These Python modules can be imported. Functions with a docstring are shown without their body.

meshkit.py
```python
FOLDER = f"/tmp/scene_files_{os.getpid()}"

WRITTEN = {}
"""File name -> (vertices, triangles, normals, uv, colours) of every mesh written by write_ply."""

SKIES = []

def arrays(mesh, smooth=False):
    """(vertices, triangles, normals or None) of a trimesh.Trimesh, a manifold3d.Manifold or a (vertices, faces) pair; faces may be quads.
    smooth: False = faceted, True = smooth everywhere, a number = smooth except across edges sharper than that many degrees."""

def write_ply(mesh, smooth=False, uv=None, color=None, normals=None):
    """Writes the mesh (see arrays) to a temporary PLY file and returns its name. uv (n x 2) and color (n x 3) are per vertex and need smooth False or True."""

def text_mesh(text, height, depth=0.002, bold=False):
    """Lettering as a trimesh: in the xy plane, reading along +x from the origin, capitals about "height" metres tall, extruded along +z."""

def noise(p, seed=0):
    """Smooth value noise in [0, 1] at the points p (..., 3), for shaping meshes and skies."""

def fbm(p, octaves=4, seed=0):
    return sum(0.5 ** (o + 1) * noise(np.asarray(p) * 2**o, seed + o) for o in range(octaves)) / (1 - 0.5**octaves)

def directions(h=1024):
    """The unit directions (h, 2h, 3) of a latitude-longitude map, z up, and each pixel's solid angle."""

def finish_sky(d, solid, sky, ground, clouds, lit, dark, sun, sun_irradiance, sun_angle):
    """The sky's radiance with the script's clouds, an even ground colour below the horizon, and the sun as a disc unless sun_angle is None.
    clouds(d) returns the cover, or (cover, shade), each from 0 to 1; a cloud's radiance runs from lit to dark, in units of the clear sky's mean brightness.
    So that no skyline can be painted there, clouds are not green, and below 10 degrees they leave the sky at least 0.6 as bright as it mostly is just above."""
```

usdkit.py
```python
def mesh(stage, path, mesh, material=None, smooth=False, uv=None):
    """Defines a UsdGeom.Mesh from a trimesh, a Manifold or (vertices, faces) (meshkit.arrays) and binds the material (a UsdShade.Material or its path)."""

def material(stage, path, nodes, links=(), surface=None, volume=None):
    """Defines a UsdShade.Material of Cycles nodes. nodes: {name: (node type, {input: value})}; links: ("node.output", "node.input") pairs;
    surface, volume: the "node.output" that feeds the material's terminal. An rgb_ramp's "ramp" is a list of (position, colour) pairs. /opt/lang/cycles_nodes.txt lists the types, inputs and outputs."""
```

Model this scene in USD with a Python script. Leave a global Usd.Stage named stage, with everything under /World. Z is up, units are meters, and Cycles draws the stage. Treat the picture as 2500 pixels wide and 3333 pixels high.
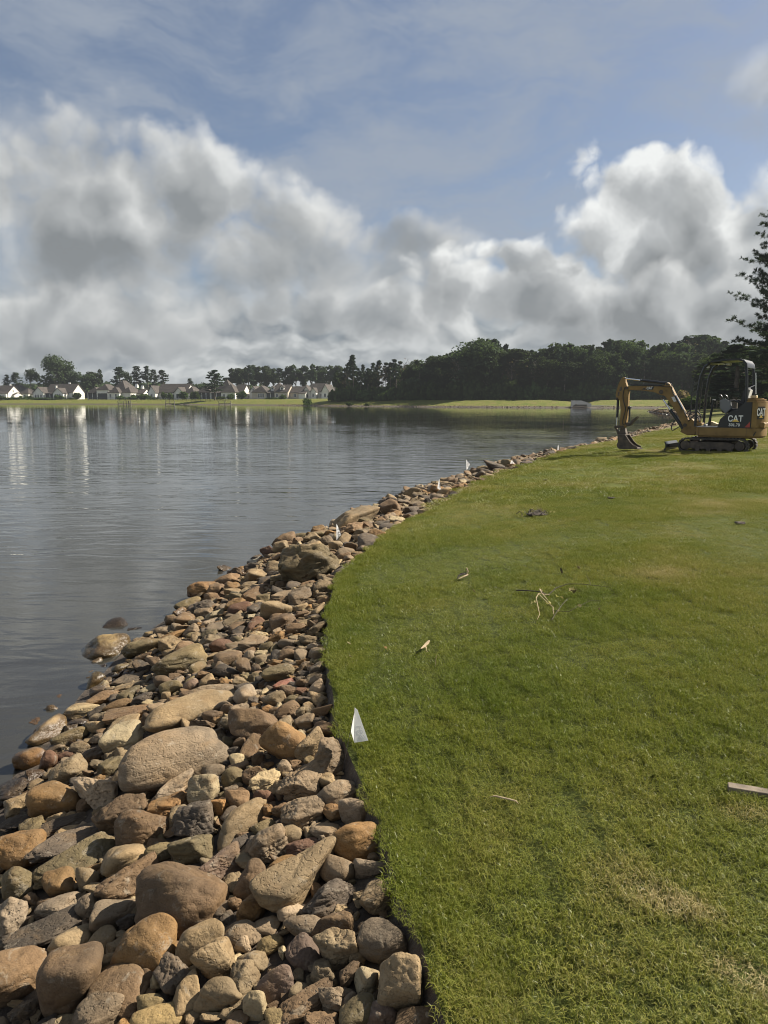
import math, random
import numpy as np
import trimesh, shapely
from shapely.geometry import Polygon
from scipy.spatial import cKDTree, Delaunay
import usdkit, meshkit
from pxr import Usd, UsdGeom, UsdLux, UsdShade, Gf, Sdf, Vt

stage = Usd.Stage.CreateInMemory()
UsdGeom.SetStageUpAxis(stage, UsdGeom.Tokens.z)
UsdGeom.SetStageMetersPerUnit(stage, 1.0)
world = UsdGeom.Xform.Define(stage, '/World')
stage.SetDefaultPrim(world.GetPrim())
UsdGeom.Scope.Define(stage, '/World/Looks')

# ------------------------------------------------------------------ camera
EYE_Z = 2.2
cam = UsdGeom.Camera.Define(stage, '/World/camera')
cam.CreateHorizontalApertureAttr(36.0)
cam.CreateVerticalApertureAttr(48.0)
cam.CreateFocalLengthAttr(36.0 * 2404 / 2500)
cam.CreateClippingRangeAttr(Gf.Vec2f(0.05, 20000))
cam.CreateExposureAttr(1.3)
cam.AddTranslateOp().Set(Gf.Vec3d(0, 0, EYE_Z))
cam.AddRotateXOp().Set(90 - math.degrees(math.atan(366 / 2404)))

# ------------------------------------------------------------------ sky and sun
SUN_AZ, SUN_EL = math.radians(68), math.radians(40)      # to the right of the view and a little beyond
SUN_DIR = np.array([math.sin(SUN_AZ) * math.cos(SUN_EL), math.cos(SUN_AZ) * math.cos(SUN_EL), math.sin(SUN_EL)])
SKY_STRENGTH = 0.05

def vec_of(az, el):
    a, e = math.radians(az), math.radians(el)
    return (math.sin(a) * math.cos(e), math.cos(a) * math.cos(e), math.sin(e))

CLOUD_LIT, CLOUD_MID, CLOUD_DARK = (6.3, 6.4, 6.3), (3.5, 3.65, 3.7), (1.9, 2.05, 2.15)
CLOUD_LOW_LIT, CLOUD_LOW, CLOUD_LOW_DARK = (4.7, 4.85, 4.85), (2.9, 3.1, 3.2), (1.5, 1.75, 2.0)
VEIL_COL, VEIL, SKY_TINT = (2.8, 3.2, 3.8), 0.66, (.66, .69, .75)
RELIEF = 1.15
CLOUDS = [(-22, 10.5, 26, 9.5, .9, 1.25, .9, .92), (1, 9.2, 17, 5.0, 1.0, 1.35, .85, .8), (-24, 5.6, 20, 3.8, .5, 1.1, .85, .9), (0, 6.6, 15, 3.0, .7, 1.1, .85, .85), (19, 5.0, 19, 3.2, .5, 1.1, .95, .9), (27, 20.0, 5.5, 4.6, 1.2, 2.0, 1.0, .7),
          (-21, 12.8, 21, 7.6, .7, 1.0, .85, .97), (-12.4, 14.6, 9.2, 6.2, .6, 1.1, 1.0, .93), (-4.5, 10.6, 6.0, 3.0, .9, 1.2, .75, .65), (2.5, 11.6, 6, 2.2, .9, 1.1, .75, .65),
          (8.8, 7.8, 10.5, 3.8, .35, 1.0, 1.1, .96), (9.8, 10.4, 3.8, 2.2, .35, 1.1, 1.15, .95), (24.6, 9.8, 8.0, 6.2, .45, 1.25, 1.05, .95), (19.0, 11.8, 8.2, 6.2, .32, .9, 1.15, .97), (21, 6.6, 14, 3.0, .6, .85, .9, .85)]

def build_sky():
    n = {'dir': ('texture_coordinate', {}), 'sep': ('separate_xyz', {}),
         'sky': ('sky_texture', {'sky_type': 'single_scattering', 'sun_disc': False, 'sun_elevation': SUN_EL, 'sun_rotation': SUN_AZ,
                                 'altitude': 100.0, 'air_density': 1.0, 'aerosol_density': 1.6, 'ozone_density': 1.0}),
         'bg': ('background_shader', {'strength': SKY_STRENGTH})}
    l = [('dir.generated', 'sep.vector')]
    cnt = [0]

    def node(kind, **kw):
        cnt[0] += 1
        name = 'k%d' % cnt[0]
        ins, lk = {}, []
        for k, v in kw.items():
            if isinstance(v, str) and '.' in v:
                lk.append((v, name + '.' + k))
            else:
                ins[k] = v
        n[name] = (kind, ins)
        l.extend(lk)
        return name

    def M(op, a, b=0.0, c=None):
        kw = dict(math_type=op, value1=a, value2=b)
        if c is not None:
            kw['value3'] = c
        return node('math', **kw) + '.value'

    def smooth(v, a, b):
        return node('map_range', range_type='smoothstep', value=v, from_min=a, from_max=b, to_min=0.0, to_max=1.0) + '.result'
    # wander of the direction, so that the cloud edges billow
    w1 = node('noise_texture', vector='dir.generated', scale=5.0, detail=5.0, roughness=0.55)
    off = node('vector_math', math_type='subtract', vector1=w1 + '.color', vector2=(0.5, 0.5, 0.5))
    off = node('vector_math', math_type='scale', vector1=off + '.vector', scale=0.11)
    wdir = node('vector_math', math_type='add', vector1='dir.generated', vector2=off + '.vector') + '.vector'
    mott = node('noise_texture', vector=wdir, scale=7.5, detail=9.0, roughness=0.60)
    puff = node('voronoi_texture', vector=wdir, scale=8.0, feature='f1', detail=2.0, roughness=0.55, lacunarity=2.3)
    lift = node('vector_math', math_type='add', vector1=wdir, vector2=(0.020, -0.004, 0.026)) + '.vector'
    puff2 = node('voronoi_texture', vector=lift, scale=8.0, feature='f1', detail=1.0, roughness=0.5, lacunarity=2.3)
    fine = node('noise_texture', vector=wdir, scale=26.0, detail=5.0, roughness=0.6)
    m0 = M('subtract', mott + '.fac', 0.5)
    m1 = M('subtract', fine + '.fac', 0.5)
    relief = M('multiply', M('subtract', puff + '.distance', puff2 + '.distance'), RELIEF)
    ragged = M('add', M('multiply_add', M('subtract', 0.66, puff + '.distance'), 0.9, M('multiply', m0, 0.9)), M('multiply', m1, 0.35))
    # clear air between the clouds, with a thin high veil
    vs = node('vector_math', math_type='multiply', vector1=wdir, vector2=(1.0, 1.0, 3.2)) + '.vector'
    vn = node('noise_texture', vector=vs, scale=5.0, detail=9.0, roughness=0.60, distortion=0.35)
    veil = M('multiply_add', smooth(vn + '.fac', 0.36, 0.70), VEIL, 0.2)
    blue = node('mix', mix_type='multiply', fac=1.0, color1='sky.color', color2=SKY_TINT) + '.color'
    col = node('mix', fac=veil, color1=blue, color2=VEIL_COL) + '.color'
    # broken cloud all round, the same kind everywhere
    stretch = node('vector_math', math_type='multiply', vector1=wdir, vector2=(1, 1, 2.4)) + '.vector'
    nz = node('noise_texture', vector=stretch, scale=2.6, detail=7.0, roughness=0.5)
    front = smooth('sep.y', 0.35, 0.75)
    allround = M('multiply', smooth(nz + '.fac', 0.50, 0.68), M('subtract', 1.0, front))
    ramp = [(0.0, CLOUD_LIT), (0.38, CLOUD_MID), (0.85, CLOUD_DARK), (1.0, CLOUD_DARK)]
    sh = M('multiply_add', M('subtract', nz + '.fac', 0.55), 3.0, M('multiply', ragged, 0.6))
    cc = node('rgb_ramp', fac=sh, ramp=ramp) + '.color'
    col = node('mix', fac=allround, color1=col, color2=cc) + '.color'
    # the low grey bank along the horizon
    lowmask = M('subtract', 1.0, smooth(M('multiply_add', ragged, -0.07, 'sep.z'), 0.10, 0.225))
    flat = node('vector_math', math_type='multiply', vector1=wdir, vector2=(1, 1, 2.3)) + '.vector'
    flat2 = node('vector_math', math_type='add', vector1=flat, vector2=(0.012, 0.0, 0.030)) + '.vector'
    lp = node('voronoi_texture', vector=flat, scale=11.0, feature='f1', detail=2.0, roughness=0.55, lacunarity=2.4)
    lp2 = node('voronoi_texture', vector=flat2, scale=11.0, feature='f1', detail=1.0, roughness=0.5, lacunarity=2.4)
    lowrel = M('subtract', lp + '.distance', lp2 + '.distance')
    lsh = M('add', M('multiply_add', lowrel, 1.3, 0.36), M('multiply_add', m0, 1.6, M('multiply', M('subtract', 0.6, lp + '.distance'), 0.35)))
    lowcol = node('rgb_ramp', fac=lsh, ramp=[(0.0, CLOUD_LOW_LIT), (0.5, CLOUD_LOW), (1.0, CLOUD_LOW_DARK)]) + '.color'
    col = node('mix', fac=M('multiply', lowmask, 0.93), color1=col, color2=lowcol) + '.color'
    # cumulus banks, the farthest first: azimuth, elevation, half width, half height (degrees), softness, dark at the base .. lit at the top
    for az, el, rx, ry, soft, base, top, amt in CLOUDS:
        v = vec_of(az, el)
        right = (math.cos(math.radians(az)), -math.sin(math.radians(az)), 0)
        up = (-math.sin(math.radians(el)) * math.sin(math.radians(az)), -math.sin(math.radians(el)) * math.cos(math.radians(az)), math.cos(math.radians(el)))
        d = node('vector_math', math_type='subtract', vector1=wdir, vector2=v) + '.vector'
        dx = node('vector_math', math_type='dot_product', vector1=d, vector2=tuple(c / math.radians(rx) for c in right)) + '.value'
        dy = node('vector_math', math_type='dot_product', vector1=d, vector2=tuple(c / math.radians(ry) for c in up)) + '.value'
        r2 = M('multiply_add', dx, dx, M('multiply', dy, dy))
        dens = M('add', M('subtract', 1.0, M('sqrt', r2)), M('multiply', ragged, 0.75))
        mask = M('multiply', smooth(dens, 0.0, soft * 0.72), amt)
        # lit from above and from the right, dull below and in the thick of it
        t = M('multiply_add', dy, -0.42, M('multiply_add', dx, -0.10, M('multiply_add', smooth(dens, 0.0, 0.7), 0.34, M('multiply', ragged, 0.45))))
        t = M('add', t, M('add', relief, 0.16))
        c = node('rgb_ramp', fac=t, ramp=[(0.0, tuple(top * q for q in CLOUD_LIT)), (0.40, CLOUD_MID), (0.85, tuple(base * q for q in CLOUD_DARK)), (1.0, tuple(base * q for q in CLOUD_DARK))]) + '.color'
        col = node('mix', fac=mask, color1=col, color2=c) + '.color'
    c3 = col
    l.append((c3, 'bg.color'))
    return usdkit.material(stage, '/World/Looks/sky_look', n, l, surface='bg.background')

dome = UsdLux.DomeLight.Define(stage, '/World/sky')
dome.GetPrim().SetCustomDataByKey('kind', 'structure')
UsdShade.MaterialBindingAPI.Apply(dome.GetPrim()).Bind(build_sky())

sun = UsdLux.DistantLight.Define(stage, '/World/sun')
sun.CreateNormalizeAttr(True)
sun.CreateIntensityAttr(1.25)
sun.CreateAngleAttr(0.6)
sun.CreateColorAttr(Gf.Vec3f(1.0, 0.91, 0.78))
sun.AddRotateZOp().Set(-math.degrees(SUN_AZ))
sun.AddRotateXOp().Set(-(90 - math.degrees(SUN_EL)))      # -z then points away from the sun
# ------------------------------------------------------------------ helpers
L = '/World/Looks/'
_used = {}

def fresh(parent, name):
    k = (parent, name)
    c = _used.get(k, 0)
    _used[k] = c + 1
    return '%s/%s' % (parent, name if c == 0 else '%s_%03d' % (name, c))

def tag(prim, label=None, category=None, group=None, kind=None):
    for k, v in (('label', label), ('category', category), ('group', group), ('kind', kind)):
        if v:
            prim.SetCustomDataByKey(k, v)
    return prim

def thing(name, label, category, loc=(0, 0, 0), rotz=0.0, group=None):
    p = fresh('/World', name)
    x = UsdGeom.Xform.Define(stage, p)
    x.AddTranslateOp().Set(Gf.Vec3d(*map(float, loc)))
    if rotz:
        x.AddRotateZOp().Set(float(rotz))
    tag(x.GetPrim(), label, category, group)
    return p

def part(parent, name, mesh, mat, smooth=False, label=None):
    p = fresh(parent, name)
    m = usdkit.mesh(stage, p, mesh, mat, smooth=smooth)
    if label:
        m.GetPrim().SetCustomDataByKey('label', label)
    return p

def whole(name, mesh, mat, label, category, group=None, smooth=False, kind=None):
    p = fresh('/World', name)
    m = usdkit.mesh(stage, p, mesh, mat, smooth=smooth)
    tag(m.GetPrim(), label, category, group, kind)
    return p

def cat(*ms):
    return trimesh.util.concatenate([m for m in ms if m is not None])

def box(x0, x1, y0, y1, z0, z1, ch=0.0):
    """a box, with its edges chamfered by ch"""
    if ch <= 0:
        m = trimesh.creation.box((x1 - x0, y1 - y0, z1 - z0))
        m.apply_translation(((x0 + x1) / 2, (y0 + y1) / 2, (z0 + z1) / 2))
        return m
    pts = []
    for sx in (0, 1):
        for sy in (0, 1):
            for sz in (0, 1):
                c = np.array([x1 if sx else x0, y1 if sy else y0, z1 if sz else z0], float)
                d = np.array([-1 if sx else 1, -1 if sy else 1, -1 if sz else 1], float)
                for k in range(3):
                    q = c + d * ch
                    q[k] = c[k]
                    pts.append(q)
    return trimesh.convex.convex_hull(np.array(pts))

def tube(points, radii, sides=8, cap=True):
    p = np.asarray(points, float)
    r = np.broadcast_to(np.asarray(radii, float), (len(p),))
    t = np.gradient(p, axis=0)
    t /= np.linalg.norm(t, axis=1, keepdims=True) + 1e-12
    ref = np.array([0, 0, 1.0]) if abs(t[0][2]) < 0.9 else np.array([1.0, 0, 0])
    v = []
    a = np.cross(t[0], ref)
    ang = np.arange(sides) * 2 * np.pi / sides
    for i in range(len(p)):
        a = a - t[i] * np.dot(a, t[i])
        a /= np.linalg.norm(a) + 1e-12
        b = np.cross(t[i], a)
        v.append(p[i] + r[i] * (np.cos(ang)[:, None] * a + np.sin(ang)[:, None] * b))
    v = np.vstack(v)
    f = []
    n = len(p)
    i, j = np.meshgrid(np.arange(n - 1), np.arange(sides), indexing='ij')
    q = np.stack([i * sides + j, i * sides + (j + 1) % sides, (i + 1) * sides + (j + 1) % sides, (i + 1) * sides + j], -1).reshape(-1, 4)
    f = [q[:, [0, 1, 2]], q[:, [0, 2, 3]]]
    if cap:
        v = np.vstack([v, p[:1], p[-1:]])
        k = np.arange(sides)
        f.append(np.stack([np.full(sides, n * sides), (k + 1) % sides, k], 1))
        f.append(np.stack([np.full(sides, n * sides + 1), (n - 1) * sides + k, (n - 1) * sides + (k + 1) % sides], 1))
    return trimesh.Trimesh(v, np.vstack(f), process=False)

def cyl(a, b, r, sides=14):
    return tube([a, b], r, sides)

def sstep(x, a, b):
    t = np.clip((np.asarray(x, float) - a) / (b - a), 0, 1)
    return t * t * (3 - 2 * t)

def mat(name, color, rough=0.6, metal=0.0, spec=0.5, noise=None, bump=None):
    """principled; noise = (scale, [(pos, colour)...], detail) for the colour, bump = (scale, strength, distance)"""
    n = {'p': ('principled_bsdf', {'base_color': color, 'roughness': rough, 'metallic': metal, 'specular_ior_level': spec}), 'g': ('geometry', {})}
    l = []
    if noise:
        n['n'] = ('noise_texture', {'scale': noise[0], 'detail': float(noise[2]) if len(noise) > 2 else 4.0, 'roughness': 0.6})
        n['r'] = ('rgb_ramp', {'ramp': noise[1]})
        l += [('g.position', 'n.vector'), ('n.fac', 'r.fac'), ('r.color', 'p.base_color')]
    if bump:
        n['bn'] = ('noise_texture', {'scale': bump[0], 'detail': 5.0, 'roughness': 0.6})
        n['b'] = ('bump', {'strength': bump[1], 'distance': bump[2]})
        l += [('g.position', 'bn.vector'), ('bn.fac', 'b.height'), ('b.normal', 'p.normal')]
    return usdkit.material(stage, L + name, n, l, surface='p.BSDF')

# ------------------------------------------------------------------ the lie of the land
# outline of the lake's upper edge (where the lawn ends), metres, the camera standing at x = y = 0
EDGE_NEAR = [(6, -40), (3.2, -16), (1.5, -5), (.75, -1.6), (.40, .0), (.24, .9), (.14, 1.70), (.10, 1.90), (.07, 2.03), (.03, 2.20), (-.01, 2.49), (-.05, 2.67), (-.11, 2.95), (-.19, 3.30),
             (-.26, 3.67), (-.32, 4.13), (-.38, 4.62), (-.43, 5.23), (-.45, 5.87), (-.39, 6.78), (-.15, 8.0), (.25, 9.54), (.72, 10.78), (1.15, 12.08),
             (2.3, 15.4), (3.85, 18.82), (6.5, 24.63), (9.7, 29.78), (15.9, 41.9), (24.5, 58), (33, 78), (42, 104), (50, 135), (61, 165), (72, 187), (74, 198), (66, 202.0)]
EDGE_FAR = [(56, 203.5), (48, 204), (21, 217), (-12, 252), (-45, 290), (-78, 322), (-130, 345), (-182, 364), (-240, 378), (-310, 372), (-330, 300), (-300, 150), (-220, 0), (-120, -70), (-30, -70)]

def _smooth_poly():
    from scipy.interpolate import PchipInterpolator
    p = np.array(EDGE_NEAR + EDGE_FAR + EDGE_NEAR[:1], float)
    s = np.r_[0, np.cumsum(np.hypot(*np.diff(p, axis=0).T))]
    fx, fy = PchipInterpolator(s, p[:, 0]), PchipInterpolator(s, p[:, 1])
    out, t = [], 0.0
    while t < s[-1]:
        q = np.array([fx(t), fy(t)])
        out.append(q)
        d = math.hypot(q[0], q[1])
        t += 0.05 if d < 30 else (0.2 if d < 70 else 1.5)
    return np.array(out)
EDGE = _smooth_poly()
# the cut edge of the turf wanders a little
_w = meshkit.fbm(np.c_[EDGE * 2.2, np.zeros(len(EDGE))], 3, 5) - 0.5
_t = np.gradient(EDGE, axis=0)
_t /= np.linalg.norm(_t, axis=1, keepdims=True)
EDGE = EDGE + np.c_[_t[:, 1], -_t[:, 0]] * (_w * 0.06)[:, None]
LAKE = Polygon(EDGE).buffer(0)
EDGE_TREE = cKDTree(EDGE)
shapely.prepare(LAKE)

def signed(x, y):
    """distance from the turf edge: positive on land, negative towards the water"""
    x, y = np.asarray(x, float), np.asarray(y, float)
    d, _ = EDGE_TREE.query(np.stack([x, y], -1).reshape(-1, 2))
    d = d.reshape(x.shape)
    return np.where(shapely.contains_xy(LAKE, x, y), -d, d)

def land_z(x, y, d=None):
    x, y = np.asarray(x, float), np.asarray(y, float)
    if d is None:
        d = signed(x, y)
    d = np.maximum(d, 0)
    near = 0.60 + 0.45 * (1 - np.exp(-d / 3.2)) + 1.25 * sstep(d, 50, 95)
    far = 0.35 + 1.75 * sstep(d, 0, 15) + 0.9 * sstep(d, 20, 90)
    w = sstep(y, 90, 180) * (1 - 0)
    w = np.maximum(w, sstep(-y, 40, 80))
    z = near * (1 - w) + far * w
    # the dip of the spillway in the dam
    dip = np.exp(-((x - 58) / 3.2) ** 2) * sstep(y, 190, 200) * (1 - sstep(y, 228, 245))
    z = z - 1.3 * dip * sstep(d, 0, 8)
    z = z + 0.030 * (meshkit.fbm(np.stack([x * 0.8, y * 0.8, x * 0], -1), 3, 11) - 0.5) * sstep(d, 0, 0.3)
    return z

def bed_z(x, y, d=None):
    x, y = np.asarray(x, float), np.asarray(y, float)
    if d is None:
        d = signed(x, y)
    w = np.maximum(sstep(y, 90, 180), sstep(-y, 40, 80))
    near = 0.525 + 0.285 * d
    shoulder = np.where(d > -1.5, 0.53 + 0.14 * d, 0.32 + 0.72 * (d + 1.5))      # further along, the stones are heaped higher
    ws = sstep(y, 6.5, 12)
    near = near * (1 - ws) + shoulder * ws
    far = 0.33 + 0.25 * d
    z = near * (1 - w) + far * w
    return np.maximum(z, -2.4) + 0.02 * (meshkit.fbm(np.stack([x * 3, y * 3, x * 0], -1), 2, 3) - 0.5)
# ------------------------------------------------------------------ ground: the lawn and the lake bed
WORN = [(.88, 2.0, .13, .06, -.7, .5), (.97, 1.72, .14, .06, -.7, .65), (.80, 2.12, .30, .12, -.6, .15), (2.35, 2.75, .3, .14, 0.3, .25), (1.31, 2.42, .12, .06, -.3, .5), (3.3, 4.6, .55, .3, 0, .14), (4.1, 6.2, .8, .3, .2, .14),
        (.45, 5.3, .5, .25, 0, .22), (2.1, 5.6, .5, .25, 0, .16), (4.3, 9.2, 1.2, .4, .1, .12), (2.0, 8.3, .9, .3, .2, .12)]

def lawn_tone(n, l, pos='g.position'):
    """adds nodes that say how dry the grass is at a place (0 lush .. 1 straw); returns the output"""
    n['t1'] = ('noise_texture', {'scale': 0.55, 'detail': 3.0, 'roughness': 0.55})
    n['t2'] = ('noise_texture', {'scale': 2.6, 'detail': 4.0, 'roughness': 0.6})
    n['tm'] = ('math', {'math_type': 'multiply_add', 'value2': 0.75})
    n['tk'] = ('math', {'math_type': 'multiply', 'value2': 0.45})
    l += [(pos, 't1.vector'), (pos, 't2.vector'), ('t1.fac', 'tm.value1'), ('t2.fac', 'tk.value1'), ('tk.value', 'tm.value3')]
    # the lawn dries out a little away from the lake
    n['sx'] = ('separate_xyz', {})
    n['ym'] = ('map_range', {'clamp': True, 'from_min': 3.0, 'from_max': 13.0, 'to_min': -0.10, 'to_max': 0.03})
    n['ya'] = ('math', {'math_type': 'add'})
    l += [(pos, 'sx.vector'), ('sx.y', 'ym.value'), ('ym.result', 'ya.value2'), ('tm.value', 'ya.value1')]
    last = 'ya.value'
    for i, (x, y, rx, ry, a, amt) in enumerate(WORN):
        c, s = math.cos(a), math.sin(a)
        k = 'w%d' % i
        n[k + 'd'] = ('vector_math', {'math_type': 'subtract', 'vector2': (x, y, 0)})
        n[k + 'x'] = ('vector_math', {'math_type': 'dot_product', 'vector2': (c / rx, s / rx, 0)})
        n[k + 'y'] = ('vector_math', {'math_type': 'dot_product', 'vector2': (-s / ry, c / ry, 0)})
        n[k + 'p'] = ('math', {'math_type': 'multiply'})
        n[k + 'q'] = ('math', {'math_type': 'multiply_add'})
        n[k + 'm'] = ('math', {'math_type': 'multiply', 'value2': -1.0})
        n[k + 'e'] = ('math', {'math_type': 'exponent'})
        n[k + 'a'] = ('math', {'math_type': 'multiply_add', 'value2': amt * 0.55})
        l += [(pos, k + 'd.vector1'), (k + 'd.vector', k + 'x.vector1'), (k + 'd.vector', k + 'y.vector1'), (k + 'x.value', k + 'p.value1'), (k + 'x.value', k + 'p.value2'),
              (k + 'y.value', k + 'q.value1'), (k + 'y.value', k + 'q.value2'), (k + 'p.value', k + 'q.value3'), (k + 'q.value', k + 'm.value1'), (k + 'm.value', k + 'e.value1'),
              (k + 'e.value', k + 'a.value1'), (last, k + 'a.value3')]
        last = k + 'a.value'
    return last

def lawn_look():
    n = {'g': ('geometry', {}), 'p': ('principled_bsdf', {'roughness': 0.9, 'specular_ior_level': 0.15}),
         'r': ('rgb_ramp', {'ramp': [(0.0, (.036, .064, .006)), (0.42, (.066, .094, .009)), (0.62, (.105, .118, .016)), (0.78, (.14, .12, .04)), (1.0, (.24, .19, .09))]}),
         'f': ('noise_texture', {'scale': 30.0, 'detail': 5.0, 'roughness': 0.7}), 'fr': ('rgb_ramp', {'ramp': [(0.3, (.35, .35, .35)), (0.7, (1.25, 1.25, 1.2))]}),
         'm': ('mix', {'mix_type': 'multiply', 'fac': 1.0}), 'b': ('bump', {'strength': 0.9, 'distance': 0.03}),
         # thatch and soil between the blades, where the blades themselves stand
         'qd': ('vector_math', {'math_type': 'length'}), 'qm': ('map_range', {'range_type': 'smoothstep', 'from_min': 5.0, 'from_max': 17.0, 'to_min': 0.0, 'to_max': 1.0}), 'th': ('mix', {'color1': (.060, .074, .014)})}
    l = [('g.position', 'f.vector'), ('g.position', 'qd.vector1'), ('qd.value', 'qm.value'), ('qm.result', 'th.fac'), ('r.color', 'th.color2')]
    t = lawn_tone(n, l)
    l += [(t, 'r.fac'), ('f.fac', 'fr.fac'), ('th.color', 'm.color1'), ('fr.color', 'm.color2'), ('m.color', 'p.base_color'), ('f.fac', 'b.height'), ('b.normal', 'p.normal')]
    return usdkit.material(stage, L + 'lawn_look', n, l, surface='p.BSDF')

def build_ground():
    rng = np.random.default_rng(7)
    r = [0.3]
    while r[-1] < 860:
        r.append(r[-1] * 1.035 + 0.015)
    pts = []
    for i, q in enumerate(r):
        m = 300 if q < 400 else 160
        a = (np.arange(m) + 0.5 * (i % 2)) / m * 2 * np.pi
        pts.append(np.c_[q * np.sin(a), q * np.cos(a)])
    pts = np.vstack(pts)
    pts = np.vstack([pts, [[0, 0]]])
    d = signed(pts[:, 0], pts[:, 1])
    near = np.hypot(pts[:, 0], pts[:, 1]) < 75
    pts = pts[~(near & (np.abs(d) < 0.10)) & ~(~near & (np.abs(d) < 1.2))]
    tt = np.gradient(EDGE, axis=0)
    tt /= np.linalg.norm(tt, axis=1, keepdims=True)
    inn = np.c_[-tt[:, 1], tt[:, 0]]                     # towards the lake if the ring runs counter-clockwise
    if not LAKE.contains(shapely.Point(EDGE[500] + inn[500] * 0.5)):
        inn = -inn
    keep = np.ones(len(EDGE), bool)
    keep[np.hypot(*EDGE.T) < 30] = np.arange((np.hypot(*EDGE.T) < 30).sum()) % 2 == 0
    e, i_ = EDGE[keep], inn[keep]
    allp = np.vstack([pts, e - i_ * 0.004, e + i_ * 0.02, e - i_ * 0.05, e + i_ * 0.09])
    side = np.r_[signed(pts[:, 0], pts[:, 1]) >= 0, np.ones(len(e), bool), np.zeros(len(e), bool), np.ones(len(e), bool), np.zeros(len(e), bool)]
    tri = Delaunay(allp).simplices
    ab = allp[tri[:, 1]] - allp[tri[:, 0]]
    ac = allp[tri[:, 2]] - allp[tri[:, 0]]
    flip = ab[:, 0] * ac[:, 1] - ab[:, 1] * ac[:, 0] < 0
    tri[flip] = tri[flip][:, ::-1]
    d = signed(allp[:, 0], allp[:, 1])
    z = np.where(side, land_z(allp[:, 0], allp[:, 1], d), bed_z(allp[:, 0], allp[:, 1], d))
    v = np.c_[allp, z]
    land = side[tri].all(1)
    bed = ~land                                          # the triangles across the cut go with the bank
    soil = mat('bank_soil_look', (.05, .038, .026), 0.95, noise=(9.0, [(0.3, (.022, .016, .011)), (0.55, (.055, .040, .027)), (0.75, (.09, .072, .05))]), bump=(22.0, 0.8, 0.03))
    for name, sel, m, sm in (('lawn', land, lawn_look(), 60), ('lake_bed', bed, soil, False)):
        f = tri[sel]
        ids = np.unique(f)
        re = np.zeros(len(v), int)
        re[ids] = np.arange(len(ids))
        p = fresh('/World', name)
        g = usdkit.mesh(stage, p, (v[ids], re[f]), m, smooth=True if name == 'lawn' else False)
        tag(g.GetPrim(), kind='structure')
build_ground()

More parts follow.
